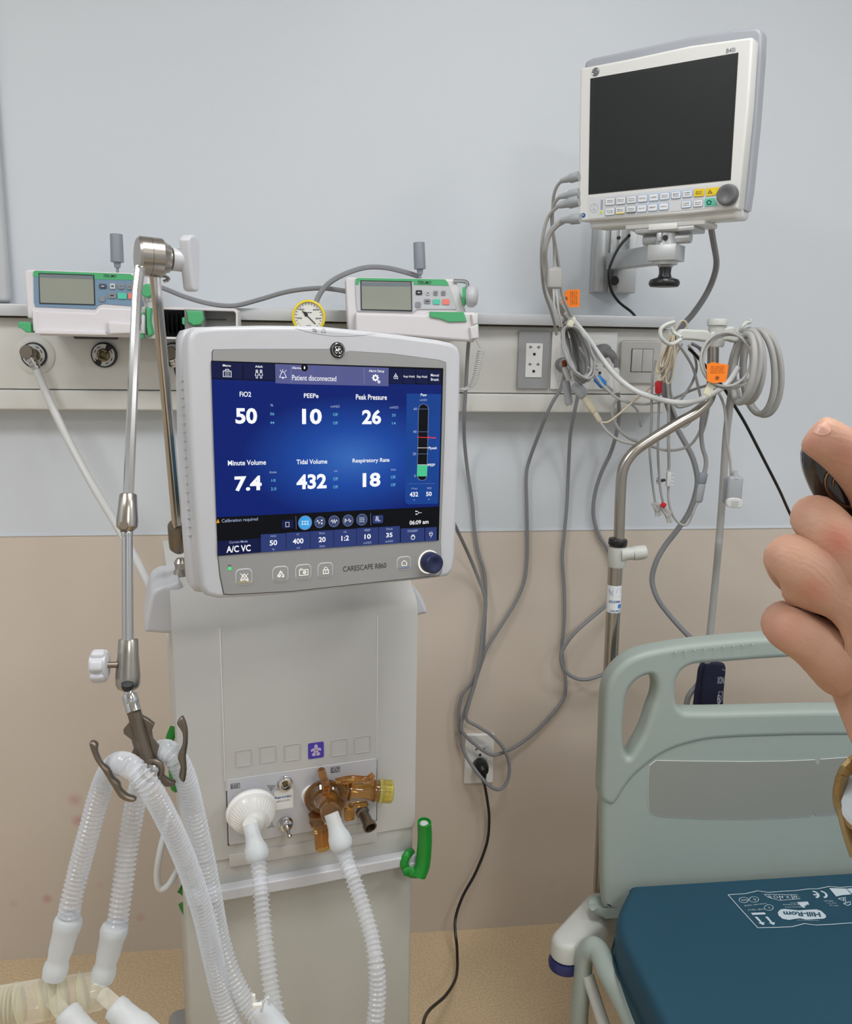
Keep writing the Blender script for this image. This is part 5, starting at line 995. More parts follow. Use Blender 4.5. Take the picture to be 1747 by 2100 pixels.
cable('mains_cable', [(1456, 455, .40), (1463, 497, .36), (1469, 534, .32), (1466, 560, .30), (1455, 590, .28), (1440, 617, .27), (1420, 645, .26), (1400, 668, .25), (1382, 700, .24), (1370, 735, .22), (1362, 766, .2), (1361, 800, .2), (1370, 835, .2), (1383, 869, .21), (1404, 907, .22), (1421, 941, .23), (1430, 982, .24), (1425, 1017, .24), (1411, 1054, .24), (1387, 1089, .24), (1363, 1120, .24), (1345, 1153, .24), (1337, 1190, .24), (1348, 1227, .25), (1370, 1258, .26), (1400, 1292, .28), (1430, 1322, .31), (1450, 1350, .34), (1448, 1382, .35), (1430, 1405, .35), (1412, 1428, .35), (1406, 1458, .35), (1402, 1490, .35)], .0058, 'gray_cord', 'thick grey cord from the monitor right side sweeping to behind the headboard', 'cord')

# ================================================================== IV pole
PD = .43
IV = thing('iv_pole', Matrix.Translation(W(1229, 1855, PD)), 'bent stainless steel drip pole standing at the corner of the bed', 'drip pole')
b_ = B(); b_.tube([W(1228, 1866, PD), W(1262, 1160, PD)], .0131, 'steel', 28, 0); obj('lower_tube', b_, IV)
b_ = B(); up = [W(1266, 1165, PD), W(1269, 1110, PD), W(1272, 1020, PD), W(1277, 965, PD), W(1295, 932, PD), W(1325, 908, PD), W(1390, 868, PD), W(1428, 846, PD), W(1452, 822, PD), W(1460, 790, PD), W(1462, 740, PD), W(1463, 690, PD)]
b_.tube(up, .0098, 'steel', 26, 8); obj('upper_tube', b_, IV)
b_ = B(); b_.lathe(W(1266, 1118, PD), W(1268, 1103, PD)-W(1266, 1118, PD), [(0, .0165), (.002, .0172), (.010, .0172), (.012, .016)], 'black_plastic', 30); obj('collar_ring', b_, IV, label='black ring')
b_ = B(); b_.lathe(W(1264, 1162, PD), W(1267, 1116, PD)-W(1264, 1162, PD), [(0, .0155), (.002, .0165), (.034, .0168), (.038, .0168)], 'bed_white', 30); a_ = W(1272, 1136, PD+.005); c_ = W(1298, 1135, PD+.008)
b_.lathe(a_, c_-a_, [(0, .0165), (.010, .0125), (.018, .0115), (.023, .0125)], 'bed_white', 26); obj('height_collar', b_, IV)
b_ = B(); b_.lathe(c_, W(1327, 1131, PD+.01)-c_, [(0, .0125), (.002, .0132), (.022, .0125), (.024, .0115)], 'bed_white', 26)
for k in range(6): a = R(60*k); b_.tube([c_+Vector((.003, math.cos(a)*.0126, math.sin(a)*.0126)), c_+Vector((.020, math.cos(a)*.0122, math.sin(a)*.0122))], .0009, 'bed_white', 6, 0)
obj('lock_knob', b_, IV, label='off-white lock knob')
# sticker wrapped on the tube
sa, sb = W(1257.5, 1253, PD), W(1260.2, 1198, PD); b_ = B(); ax = (sb-sa).normalized(); e1 = Vector((1, 0, 0)); e1 = (e1-ax*e1.dot(ax)).normalized(); e2 = ax.cross(e1)
if e2.y > 0: e2 = -e2
def cylpt(a, h, rr=.0134): return sa+(sb-sa)*h+(e1*math.sin(a)+e2*math.cos(a))*rr
rows = [[cylpt(R(-98+k*12), h) for k in range(14)] for h in (0, 1)]
for k in range(13): b_.poly([rows[0][k], rows[0][k+1], rows[1][k+1], rows[1][k]], 'sticker_white')
def curved_text(s_, a0, a1, h0, h1, m, bold=0):
    cu = bpy.data.curves.new('t', 'FONT'); cu.body = s_; cu.offset = bold; ob = bpy.data.objects.new('t', cu); me = bpy.data.meshes.new_from_object(ob); bpy.data.objects.remove(ob); bpy.data.curves.remove(cu)
    xs = [v.co.x for v in me.vertices]; ys = [v.co.y for v in me.vertices]; x0, x1, y0_, y1_ = min(xs), max(xs), min(ys), max(ys)
    for v in me.vertices: v.co = cylpt(R(a0+(a1-a0)*(v.co.x-x0)/(x1-x0)), h0+(h1-h0)*(v.co.y-y0_)/(y1_-y0_), .0137)
    b_.addmesh(me, Matrix.Identity(4), m)
curved_text('AD2984', -62, 38, .37, .46, 'ink_blue', .02); curved_text('INSUMOS', -42, 46, .04, .11, 'ink_blue', .01)
for k in range(10): a = 2*math.pi*k/10; a2 = 2*math.pi*(k+1)/10; b_.poly([cylpt(R(34), .24, .0137), cylpt(R(34+20*math.cos(a)), .24+.09*math.sin(a), .0137), cylpt(R(34+20*math.cos(a2)), .24+.09*math.sin(a2), .0137)], 'blue_tag')
for seg_ in (((-45, .82), (-30, .76), (-10, .78), (0, .86)), ((-30, .76), (-28, .66)), ((-10, .78), (-6, .66)), ((-40, .86), (-20, .72), (-2, .64)), ((20, .75), (60, .75), (60, .9), (30, .9), (20, .75)), ((30, .6), (60, .6))):
    b_.tube([cylpt(R(a-24), h, .01365) for a, h in seg_], .00022, 'ink_blue', 4, 0)
obj('sticker', b_, IV, label='white sticker with blue print')
# head: post, two arms and hooks
b_ = B(); b_.lathe(W(1467, 712, PD), (0, 0, 1), [(0, .0125), (.004, .0145), (.036, .0145), (.038, .0175), (.046, .0178), (.049, .0165)], 'bed_white', 30); obj('head_hub', b_, IV)
for pp in ([(1000, 368), (1028, 336), (1100, 338), (1190, 346), (1190, 408), (1110, 402), (1040, 398), (1004, 402)], [(1205, 352), (1325, 318), (1345, 338), (1352, 372), (1372, 390), (1350, 416), (1290, 404), (1205, 420)]):
    b_ = B(); b_.plate([smooth_out([(W(*q).x, W(*q).z) for q in [(1040+a*.34345, 560+c*.34345, PD) for a, c in pp]], 3)], -PD-.012, .016, 'bed_white', .004, 3); obj('hook_arm', b_, IV)
for pts in ([(1396, 696, PD+.06), (1376, 706, PD+.07), (1358, 696, PD+.08), (1354, 678, PD+.08), (1364, 667, PD+.08), (1383, 660, PD+.08)], [(1508, 700, PD), (1516, 688, PD+.01), (1521, 672, PD+.02), (1530, 662, PD+.02), (1538, 660, PD+.02), (1535, 655, PD+.02)], [(1398, 692, PD+.05), (1382, 682, PD+.04), (1376, 672, PD+.04)]):
    b_ = B(); b_.tube([W(*p) for p in pts], .0034, 'bed_white', 10, 8); obj('hook', b_, IV)

# ------------------------------------------------------------------ cords plugged into the trunking
def zc(pts, d): return [(1040+a*.34345, 560+c*.34345, (dd[0] if dd else d)) for a, c, *dd in pts]
def zd(pts, d): return [(860+a*.3091, 1060+c*.3091, (dd[0] if dd else d)) for a, c, *dd in pts]
def wired(name, pts, r, m, label, cat, plugs=(), group=None, seg=8):
    p0 = W(*pts[0]); t = thing(name, Matrix.Translation(p0), label, cat, group); b_ = B(); b_.tube([W(*p) for p in pts], r, m, seg, 6); obj('cable', b_, t)
    for f in plugs: f(t)
    return t
def plug_angled(px, py, px2, py2, t):
    b_ = B(); c = W(px, py, .095); b_.lathe(c+Vector((0, .028, 0)), (0, -1, 0), [(0, .012), (.004, .015), (.026, .0155), (.034, .014), (.038, .008)], 'gray_cord', 20)
    b_.tube([c, c.lerp(W(px2, py2, .10), .5)+Vector((0, -.01, .004)), W(px2, py2, .10)], .0085, 'gray_cord', 12, 5, radf=lambda i, n: .0105-.004*i/n); obj('plug', b_, t, label='grey angled mains plug')
wired('mains_cable', zc([(345, 605)], .10)+[(1148, 800, .092), (1133, 825, .085), (1119, 855, .074), (1105, 890, .05), (1085, 945, .02), (1079, 979, .015), (1080, 1041, .012), (1081, 1110, .012), (1080, 1153, .012), (1074, 1195, .012), (1055, 1238, .015), (1027, 1283, .02), (998, 1329, .025), (988, 1357, .025), (965, 1425, .03), (949, 1470, .032), (946, 1496, .032), (962, 1516, .03), (990, 1539, .03), (1011, 1548, .03), (1037, 1541, .028), (1070, 1523, .02), (1107, 1492, .015), (1148, 1446, .012), (1159, 1420, .012), (1159, 1384, .012), (1152, 1332, .012), (1157, 1276, .012), (1157, 1208, .012), (1153, 1146, .012), (1157, 1097, .012), (1162, 1040, .012), (1165, 980, .015), (1169, 896, .05), (1177, 850, .078), (1184, 815, .088), (1187, 790, .092)], .0042, 'gray_cord', 'grey power cord looping below the trunking between two sockets', 'power cord', [lambda t: plug_angled(1158, 748, 1160, 775, t), lambda t: plug_angled(1176, 708, 1188, 800, t)])
wired('mains_cable', [(1262, 735, .11), (1264, 765, .11), (1266, 800, .10), (1269, 830, .08), (1269, 862, .06), (1262, 897, .05), (1251, 931, .03), (1232, 972, .02), (1219, 1017, .015), (1217, 1058, .012), (1227, 1096, .012), (1243, 1122, .012), (1256, 1150, .012), (1262, 1180, .015), (1260, 1215, .02), (1246, 1238, .03), (1209, 1270, .04), (1178, 1298, .05), (1156, 1328, .05), (1150, 1350, .05), (1158, 1375, .05), (1181, 1391, .05), (1206, 1393, .05), (1240, 1381, .05), (1268, 1362, .05), (1292, 1350, .06), (1320, 1370, .08)], .0045, 'gray_cord', 'grey power cord looping leftward behind the drip pole', 'power cord', [lambda t: plug_angled(1240, 720, 1262, 742, t)])
cable('mains_cable', [(962, 690, .12), (958, 740, .09), (955, 800, .085), (952, 850, .080), (952, 900, .05), (958, 960, .02), (968, 1030, .012), (972, 1080, .012), (980, 1131, .012), (993, 1174, .014), (996, 1212, .018), (995, 1251, .02), (993, 1301, .022), (989, 1345, .024), (970, 1395, .026), (948, 1425, .026), (941, 1460, .026), (942, 1502, .026), (953, 1545, .030), (977, 1582, .052), (1002, 1610, .062), (1024, 1619, .06), (1041, 1600, .05), (1044, 1567, .042), (1033, 1536, .04), (1008, 1508, .038), (980, 1490, .038), (956, 1474, .04), (962, 1440, .04), (974, 1400, .036), (984, 1345, .034), (990, 1290, .032), (996, 1240, .03), (992, 1215, .03), (980, 1184, .03), (962, 1140, .05), (937, 1086, .12), (915, 1040, .2)], .0042, 'gray_cord', 'grey cord from the infusion pump knotted in a loop above the low outlet', 'power cord')
# white flat hose of the blood pressure cuff, down behind the headboard
cable('cuff_hose', zc([(1375, 640), (1340, 720), (1322, 850), (1306, 1000), (1287, 1300), (1268, 1560), (1262, 1631)], .40)+[(1468, 1180, .38), (1460, 1260, .37), (1453, 1330, .37), (1452, 1368, .37)], .0068, 'lead_gray', 'pale flat hose hanging straight from the big coil to the cuff', 'hose', 12)

# ------------------------------------------------------------------ patient leads from the left side of the monitor
LD = .42
def lead_plug(t, a, c, r, m='connector_gray'):
    b_ = B(); d = c-a; b_.lathe(a, d, [(0, r), (d.length*.45, r), (d.length*.55, r*.75), (d.length, r*.5)], m, 16); obj('plug', b_, t)
def mlead(pts, r, m, label, plug, pr=.0085):
    P_ = [(1080+a*K4, 40+c*K4, d) for a, c, d in pts]
    wired('monitor_lead', P_, r, m, label, 'monitor lead', [lambda t: lead_plug(t, W(*plug[0]), W(*plug[1]), pr)])
mlead([(240, 1080, .45), (205, 1120, .44), (183, 1180, .43), (176, 1260, .42), (174, 1400, .41), (186, 1520, .41), (188, 1690, .41)], .0028, 'lead_gray', 'grey lead from the topmost plug on the monitor side', ((1187, 361, .47), (1150, 371, .45)), .0078)
mlead([(225, 1190, .45), (190, 1230, .44), (172, 1300, .43), (172, 1400, .42), (192, 1520, .41), (215, 1660, .40), (236, 1830, .39), (268, 1930, .38), (300, 2000, .36), (335, 2048, .34)], .003, 'lead_gray', 'grey lead from the second plug on the monitor side', ((1187, 395, .47), (1146, 404, .45)), .0075)
mlead([(220, 1248, .45), (150, 1320, .43), (114, 1430, .42), (100, 1560, .41), (104, 1720, .38), (122, 1840, .34), (160, 1950, .28), (190, 2060, .2), (200, 2120, .18)], .003, 'lead_gray', 'outermost grey lead bulging left below the monitor', ((1187, 411, .47), (1146, 422, .45)), .0095)
mlead([(260, 1348, .45), (200, 1385, .44), (150, 1450, .43), (122, 1550, .42), (122, 1650, .40), (140, 1760, .39), (175, 1860, .37), (230, 1950, .35), (290, 2030, .33), (330, 2075, .32)], .0052, 'lead_gray', 'thick grey lead from the lowest plug on the monitor side', ((1190, 448, .47), (1150, 452, .45)), .0085)
t = thing('lead_yoke', Matrix.Translation(W(1137, 585, .41)), 'pale grey block where the leads split, hanging beside the wall mount', 'lead splitter')
b_ = B(); b_.box(W(1137, 571, .41), (.026, .013, .034), 'lead_gray', .004, 3); b_.box(W(1139, 553, .41), (.016, .011, .010), 'lead_gray', .004, 3); obj('block', b_, t)
b_ = B()
for k in (-1, 1): b_.tube([W(1137+k*3, 585, .41), W(1138+k*3, 600, .41), W(1142+k*4, 640, .40), W(1150+k*2, 670, .38)], .0018, 'lead_white', 8, 5)
obj('split_wires', b_, t)
# clear thick tube from the tie to the coil
b_ = B(); b_.tube([W(*p) for p in [(1160, 640, .36)]+zc([(470, 375, .35), (560, 505, .35), (650, 615, .36), (760, 700, .38), (880, 745, .40), (1000, 772, .42), (1100, 770, .44), (1190, 740, .45), (1270, 695, .46), (1330, 640, .46), (1380, 560, .46)], .4)], .0050, 'clear_tube', 12, 6); tag(obj('air_tube', b_), 'pale translucent tube sagging from the lead tie across to the pole coil', 'tube')
# left bundle of folded leads
LBt = thing('lead_bundle', Matrix.Translation(W(1178, 780, .34)), 'folded bundle of grey leads tied up in front of the trunking sockets', 'lead bundle')
random.seed(3)
for k in range(11):
    c0x, c0y = 384+k*4, 452+k*2+random.uniform(-8, 8); ax_, ay_ = 14+k*6.5, 214-k*5+random.uniform(-12, 12); rot = R(-13-k*.9+random.uniform(-3, 3)); pts = []
    for j in range(24):
        a = 2*math.pi*j/24; u_ = ax_*math.cos(a)+random.uniform(-5, 5); v_ = ay_*math.sin(a)+random.uniform(-5, 5)
        pts.append(W(1040+(c0x+u_*math.cos(rot)-v_*math.sin(rot))*.34345, 560+(c0y+u_*math.sin(rot)+v_*math.cos(rot))*.34345, .315+.005*k+.008*math.sin(a)))
    b_ = B(); b_.tube(pts, .0022 if k % 3 else .003, ('lead_gray', 'gray_cord_light', 'gray_cord')[k % 3], 8, 4, closed=True); obj('loop', b_, LBt)
b_ = B(); p = W(*zc([(380, 290)], .355)[0]); b_.box(p, (.012, .012, .020), 'cream_tape', .003, rot=Matrix.Rotation(R(20), 4, 'Y')); obj('tie', b_, LBt, label='pale yellow tape tie')
def orange_tag(px, py, rot, label, d, pts_):
    fr = Fr(W(px, py, d), R(-8)); t = thing('warning_tag', fr.M, label, 'tag'); cr_, sr = math.cos(rot), math.sin(rot)
    k = (W(px+10, py, d)-W(px, py, d)).length/10*.34345
    tr_ = lambda a, c: (a*k*cr_-c*k*sr, a*k*sr+c*k*cr_)
    b_ = B(fr.M); b_.plate([[tr_(a, c) for a, c in pts_]], 0, .0008, 'orange_tag')
    cx, cz = tr_(-28, 0); b_.plate([circ(cx, cz, 12*k, 20)], -.0003, .0003, 'tag_ink'); b_.plate([circ(cx, cz, 9*k, 20), circ(cx, cz, 7*k, 20)], -.0005, .0002, 'orange_tag')
    me0 = len(b_.bm.verts)
    for i, s_ in enumerate(('DO NOT DISCARD', 'USER GUIDE', 'CHECK CONNECTION', 'BEFORE USE')):
        n0 = len(b_.bm.verts); b_.text(s_, -38*k, -3*k, 38*k, 3*k, -.0004, 'tag_ink'); b_.bm.verts.ensure_lookup_table()
        T = fr.M @ Matrix.Translation((tr_(2+i*11, 2)[0], 0, tr_(2+i*11, 2)[1])) @ Matrix.Rotation(-rot-R(90), 4, 'Y') @ fr.I
        for v in b_.bm.verts[n0:]: v.co = T @ v.co
    obj('card', b_, t); b_ = B(fr.M); a = tr_(-52, 0); b_.tube([(a[0], 0, a[1]), (a[0]-.008, .004, a[1]+.004), (a[0]-.014, .01, a[1]+.014)], .0008, 'lead_white', 6, 4); obj('string', b_, t)
orange_tag(1170, 612, R(4), 'orange warning tag hanging above the left lead bundle', .37, [(-52, 10), (-52, -16), (-30, -48), (50, -52), (54, 48), (-20, 50)])
orange_tag(1471, 765, R(92), 'orange warning tag on the coil at the drip pole', PD+.07, [(-58, 20), (-50, -52), (44, -62), (62, 30), (50, 62), (-44, 56)])
b_ = B(); b_.box(W(*zc([(1205, 695)], .49)[0]), (.014, .004, .022), 'cream_tape', .001, rot=Matrix.Rotation(R(25), 4, 'Y')); tag(obj('tape_flag', b_), 'pale tape flag under the orange tag on the drip pole', 'tape')
# connectors hanging from the left bundle
def conn(name, a, c, d, r, m, label, cat='connector', flat=.6, extra=None):
    A_, C_ = W(*zc([a], d)[0]), W(*zc([c], d)[0]); t = thing(name, Matrix.Translation(C_), label, cat); b_ = B(); L_ = (C_-A_).length
    b_.tube([A_.lerp(C_, f) for f in (0, .06, .12, .5, .88, .95, 1)], r, m, 14, 0, flat=flat, radf=lambda i, n: r*(.55, .85, 1, 1, 1, .85, .6)[i]); obj('shell', b_, t)
    if extra: extra(t)
    return t
conn('lead_connector', (398, 660), (462, 735), .33, .0125, 'connector_gray', 'grey flat connector at the bottom of the left bundle, joined to a beige one', flat=.5)
conn('lead_connector', (350, 640), (370, 790), .32, .0080, 'connector_gray', 'long grey connector pointing down at the left of the bundle', flat=.5)
conn('lead_connector', (340, 560), (372, 640), .33, .0058, 'lead_white', 'small white connector above the long grey one')
conn('lead_connector', (455, 735), (525, 835), .33, .0078, 'connector_beige', 'beige cylindrical connector below the grey flat one')
conn('lead_connector', (515, 820), (558, 892), .33, .0055, 'connector_beige', 'slim beige connector tip ending in two thin leads')
conn('lead_connector', (505, 595), (545, 640), .34, .0055, 'connector_gray', 'short grey connector sleeve before the blue band')
conn('lead_connector', (530, 620), (580, 675), .34, .0088, 'blue_tag', 'bright blue connector band beside the light switch lead', flat=.7)
conn('lead_connector', (575, 672), (625, 710), .34, .0060, 'connector_gray', 'grey connector sleeve after the blue band')
conn('lead_connector', (338, 520), (345, 560), .33, .0050, 'tag_ink', 'small brown connector on the left edge of the bundle')
conn('lead_connector', (650, 565), (655, 715), .13, .0078, 'plate_white', 'white paper label wrapped round the grey cord below the plug', 'cord label')
def lead(pts, d, r, m, label, nm='thin_lead', cat='lead', seg=8): cable(nm, zc(pts, d), r, m, label, cat, seg)
lead([(480, 560), (520, 600), (545, 640), (600, 700), (680, 758), (790, 782), (900, 772), (1010, 742), (1100, 700), (1190, 672)], .36, .0026, 'lead_gray', 'grey lead from the blue connector rising right to the pole coil')
lead([(430, 440), (470, 500), (520, 560), (545, 580)], .345, .0022, 'lead_gray', 'short grey lead inside the left bundle running down right')
lead([(558, 890), (600, 890), (660, 848), (760, 760), (880, 662), (950, 600), (985, 500), (985, 400), (1000, 350)], .37, .0018, 'beige_lead', 'thin beige lead climbing from the beige connector to the beige skein')
lead([(550, 885), (600, 950), (670, 1000), (740, 1018), (860, 1035), (950, 1058), (1040, 1050), (1110, 1010), (1170, 900), (1205, 780), (1230, 680)], .38, .0026, 'lead_gray', 'grey lead making the lowest sag across to the drip pole')
lead([(655, 755), (628, 800), (632, 860), (665, 930), (720, 980), (775, 1005)], .33, .0030, 'lead_gray', 'grey lead curling down from the switch plate to the pole bend')
lead([(725, 770), (770, 810), (792, 860), (798, 920)], .3, .0022, 'gray_cord_light', 'short faint grey lead curving below the trunking')
lead([(1045, 420), (1010, 480), (985, 560), (972, 680), (990, 760), (1020, 800), (1080, 790), (1130, 770), (1160, 765)], .38, .0024, 'lead_gray', 'grey lead looping from hook arm round under the tag')
lead([(1000, 400), (1060, 480), (1110, 570), (1140, 680), (1160, 770)], .39, .0024, 'lead_gray', 'straight grey lead descending right from beige skein to pole')
lead([(1080, 430), (1110, 470), (1130, 560), (1110, 640), (1070, 710), (1030, 765)], .38, .0024, 'lead_gray', 'curved grey lead between the skein and the pole head')
lead([(1100, 420), (1150, 450), (1170, 500)], .4, .003, 'gray_cord', 'short dark grey lead under the left hook arm')
lead([(980, 780), (1010, 860), (1040, 915), (1080, 900), (1110, 860), (1150, 800)], .38, .0028, 'lead_gray', 'grey lead dipping just below the pole bend')
lead([(885, 520), (868, 600), (862, 760), (860, 900), (850, 1040), (858, 1160), (868, 1260), (884, 1370)], .39, .0024, 'gray_cord_light', 'leftmost hanging electrode lead below the skein')
lead([(905, 640), (906, 780), (902, 900), (900, 1060), (908, 1220), (918, 1310), (930, 1365)], .395, .0024, 'gray_cord_light', 'middle hanging electrode lead with red band')
lead([(950, 590), (960, 700), (964, 850), (962, 1000), (966, 1150), (960, 1180)], .385, .003, 'lead_gray', 'grey electrode lead ending in the white line clip')
lead([(962, 1270), (962, 1340), (975, 1410), (1000, 1465), (1040, 1502), (1075, 1500), (1098, 1460), (1110, 1425)], .385, .0024, 'lead_gray', 'grey lead swinging from the line clip to the lower right connector')
lead([(930, 560), (945, 650), (950, 740), (975, 830), (1000, 890)], .37, .0060, 'gray_cord', 'thick dark grey lead behind the beige skein')
lead([(1180, 770), (1165, 860), (1158, 950), (1166, 1040), (1184, 1100), (1186, 1150), (1175, 1200)], .40, .0042, 'gray_cord_light', 'twisted grey lead hanging from the pole end')
lead([(1215, 690), (1205, 800), (1185, 900), (1162, 980), (1168, 1060)], .395, .0020, 'lead_gray', 'thin lead alongside the twisted grey one')
conn('lead_connector', (1175, 1190), (1160, 1260), .40, .0085, 'lamp_gray', 'grey-green tapered connector on the twisted lead', flat=.6)
conn('lead_connector', (1165, 1250), (1142, 1370), .40, .0075, 'connector_gray', 'pale connector hanging under the grey-green one', flat=.6)
lead([(1142, 1365), (1122, 1400), (1108, 1440)], .40, .0024, 'lead_gray', 'short lead stub under the pale hanging connector')
lead([(1235, 680), (1270, 730), (1296, 800), (1306, 900), (1312, 1000), (1330, 1110), (1338, 1210)], .44, .0024, 'lead_gray', 'thin lead dropping from the coil to the finger clip sensor')
conn('lead_connector', (903, 645), (905, 720), .40, .0072, 'red_tag', 'red band on the hanging electrode leads', 'lead band', flat=.6)
# white line clip, electrode clips, finger sensor
t = thing('line_clip', Matrix.Translation(W(*zc([(960, 1275)], .39)[0])), 'small white multi-prong line clip holding three hanging leads', 'clip')
b_ = B(); b_.box(W(*zc([(962, 1230)], .39)[0]), (.008, .008, .028), 'lead_white', .002)
for k in range(4): b_.box(W(*zc([(972, 1198+k*23)], .39)[0]), (.014, .005, .003), 'lead_white', .001)
obj('clip_body', b_, t)
b_ = B(); b_.box(W(*zc([(918, 1240)], .39)[0]), (.016, .006, .005), 'ink', .001, rot=Matrix.Rotation(R(-12), 4, 'Y')); b_.box(W(*zc([(900, 1240)], .39)[0]), (.004, .007, .012), 'lead_white', .001); obj('clip_arm', b_, t, label='black and white side arm')
for (a, c, lb, m) in (((884, 1370), (900, 1450), 'left white electrode pinch clip at the ends of hanging leads', 'lead_gray'), ((935, 1400), (972, 1485), 'right white electrode pinch clip at the ends of hanging leads', 'lead_gray')):
    t = thing('electrode_clip', Matrix.Translation(W(*zc([c], .395)[0])), lb, 'electrode clip'); A_, C_ = W(*zc([a], .395)[0]), W(*zc([c], .395)[0]); n_ = Vector((.006, 0, .001))
    b_ = B(); b_.tube([A_, A_.lerp(C_, .4)+n_, A_.lerp(C_, .7)+n_*.3, C_+n_*.6], .0042, m, 10, 4, flat=.6); obj('jaw', b_, t)
    b_ = B(); b_.tube([A_-n_*.8, A_.lerp(C_, .45)-n_*.2, A_.lerp(C_, .75)-n_*.2, C_-n_*.3], .0040, m, 10, 4, flat=.6); b_.lathe(A_.lerp(C_, .5)+Vector((0, -.004, 0)), (0, 1, 0), [(0, .004), (.008, .004)], m, 14); obj('jaw', b_, t)
b_ = B(); b_.box(W(*zc([(932, 1385)], .405)[0]), (.010, .006, .010), 'red_tag', .002, rot=Matrix.Rotation(R(30), 4, 'Y')); tag(obj('electrode_stud', b_), 'small red electrode stud between the two pinch clips', 'electrode')
sf = Fr(W(*zc([(1355, 1305)], .45)[0]), R(-12)); t = thing('finger_sensor', sf.M, 'grey finger clip pulse sensor hanging below the drip pole', 'pulse sensor')
b_ = B(sf.M); b_.box((0, 0, .006), (.027, .014, .045), 'connector_gray', .005, 3); b_.lathe((0, .0, .024), (-.1, 0, 1), [(0, .008), (.008, .005), (.014, .0035)], 'connector_gray', 14); obj('upper_shell', b_, t)
b_ = B(sf.M); b_.box((-.003, .012, .0), (.026, .010, .048), 'lamp_gray', .004, 3); obj('lower_shell', b_, t)
b_ = B(sf.M); b_.plate([smooth_out([(-.012, -.026), (.012, -.028), (.013, -.014), (0, -.010), (-.013, -.013)], 4)], -.011, .012, 'lead_white', .002)
for k in range(3): b_.box((0, -.0112, -.024+k*.0035), (.013, .0008, .0009), 'connector_gray')
obj('finger_pad', b_, t)
# beige skein on the left hook
SK = thing('lead_skein', Matrix.Translation(W(*zc([(930, 650)], .42)[0])), 'skein of thin beige leads hanging on the left hook of the pole', 'lead skein')
random.seed(5)
for k in range(9):
    tx = 985+random.uniform(-14, 18); bx_ = 905+k*9+random.uniform(-10, 12); by = 560+random.uniform(-30, 110); w_ = random.uniform(12, 24); dd = .41+random.uniform(0, .03); pts = []
    for j, (f, s_) in enumerate([(0, 0), (.2, .6), (.45, 1.1), (.75, 1.2), (.93, .8), (1, 0), (.93, -.8), (.75, -1.1), (.45, -.9), (.2, -.5)]):
        pts.append(W(*zc([(tx+(bx_-tx)*f+w_*s_, 360+(by-360)*f)], dd+.004*s_)[0]))
    b_ = B(); b_.tube(pts, .0014, 'beige_lead', 6, 4, closed=True); obj('loop', b_, SK)
b_ = B(); pts = [W(*zc([p], .42)[0]) for p in [(1000, 360), (1010, 320), (1035, 288), (1060, 286), (1074, 310), (1070, 360), (1040, 400), (1010, 420)]]; b_.tube(pts, .0017, 'beige_lead', 6, 6); obj('loop', b_, SK)
# thin coil and thick coil hanging on the right hook
TC = thing('coiled_lead', Matrix.Translation(W(*zc([(1320, 690)], .5)[0])), 'thin grey lead coiled in round loops on the pole head', 'coiled lead')
for k, (cx, cy, rx, ry) in enumerate(((1322, 520, 168, 168), (1330, 528, 160, 160), (1305, 515, 150, 160))):
    b_ = B(); b_.tube([W(*zc([(cx+rx*math.cos(a), cy+ry*math.sin(a))], PD+.045+.006*k+.01*math.sin(a))[0]) for a in [2*math.pi*j/24 for j in range(24)]], .0024, 'lead_gray', 8, 4, closed=True); obj('loop', b_, TC)
HC = thing('coiled_cuff_hose', Matrix.Translation(W(*zc([(1480, 850)], .43)[0])), 'thick pale blood pressure hose coiled on the right hook of the pole', 'coiled hose')
for k, (cx, cy, rx, ry, rt, dd) in enumerate(((1412, 570, 58, 205, 8, .48), (1420, 560, 84, 215, 10, .46), (1440, 555, 90, 215, 2, .44), (1500, 590, 96, 250, -2, .42), (1525, 596, 112, 252, -3, .40))):
    pts = []
    for j in range(24):
        a = 2*math.pi*j/24; u_, v_ = rx*math.cos(a), ry*math.sin(a); pts.append(W(*zc([(cx+u_*math.cos(R(rt))-v_*math.sin(R(rt)), cy+u_*math.sin(R(rt))+v_*math.cos(R(rt)))], dd+.03*math.cos(a))[0]))
    b_ = B(); b_.tube(pts, .0056, 'lead_gray', 12, 5, closed=True); obj('loop', b_, HC)
b_ = B(); b_.tube([W(*p) for p in [(1413, 715, .41), (1428, 730, .40), (1455, 760, .38), (1485, 797, .37), (1505, 830, .36), (1530, 872, .34), (1565, 940, .3), (1598, 1005, .26), (1622, 1058, .22), (1655, 1120, .18), (1700, 1200, .15)]], .0030, 'black_plastic', 8, 5); tag(obj('mains_cable', b_), 'straight black cable slanting from the pole head to the hand', 'cord')

# blood pressure cuff behind the headboard
KF = Fr(W(1462, 1410, .38), R(-6)); t = thing('blood_pressure_cuff', KF.M, 'dark navy folded blood pressure cuff hanging behind the bed headboard', 'blood pressure cuff')
b_ = B(KF.M); b_.plate([smooth_out(pouts(KF, [(1450, 1362), (1478, 1361), (1489, 1368), (1487, 1400), (1484, 1440), (1483, 1500), (1440, 1502), (1436, 1460), (1442, 1400)]), 3)], 0, .014, 'cuff_navy', .005, 3)
b_.plate([smooth_out(pouts(KF, [(1438, 1375), (1450, 1362), (1458, 1400), (1450, 1500), (1424, 1502), (1428, 1440), (1434, 1400)]), 3)], .008, .014, 'cuff_navy', .005, 3); obj('sleeve', b_, t)
b_ = B(KF.M)
x0, z0 = ptx(KF, 1470, 1404, -.0004); x1, z1 = ptx(KF, 1485, 1388, -.0004); b_.text('NOX', x0, z0+.002, x1, z1, -.0005, 'cuff_print', .01, R(180)); b_.text('R', *ptx(KF, 1470, 1440, 0), *ptx(KF, 1480, 1425, 0), -.0005, 'cuff_print', 0)
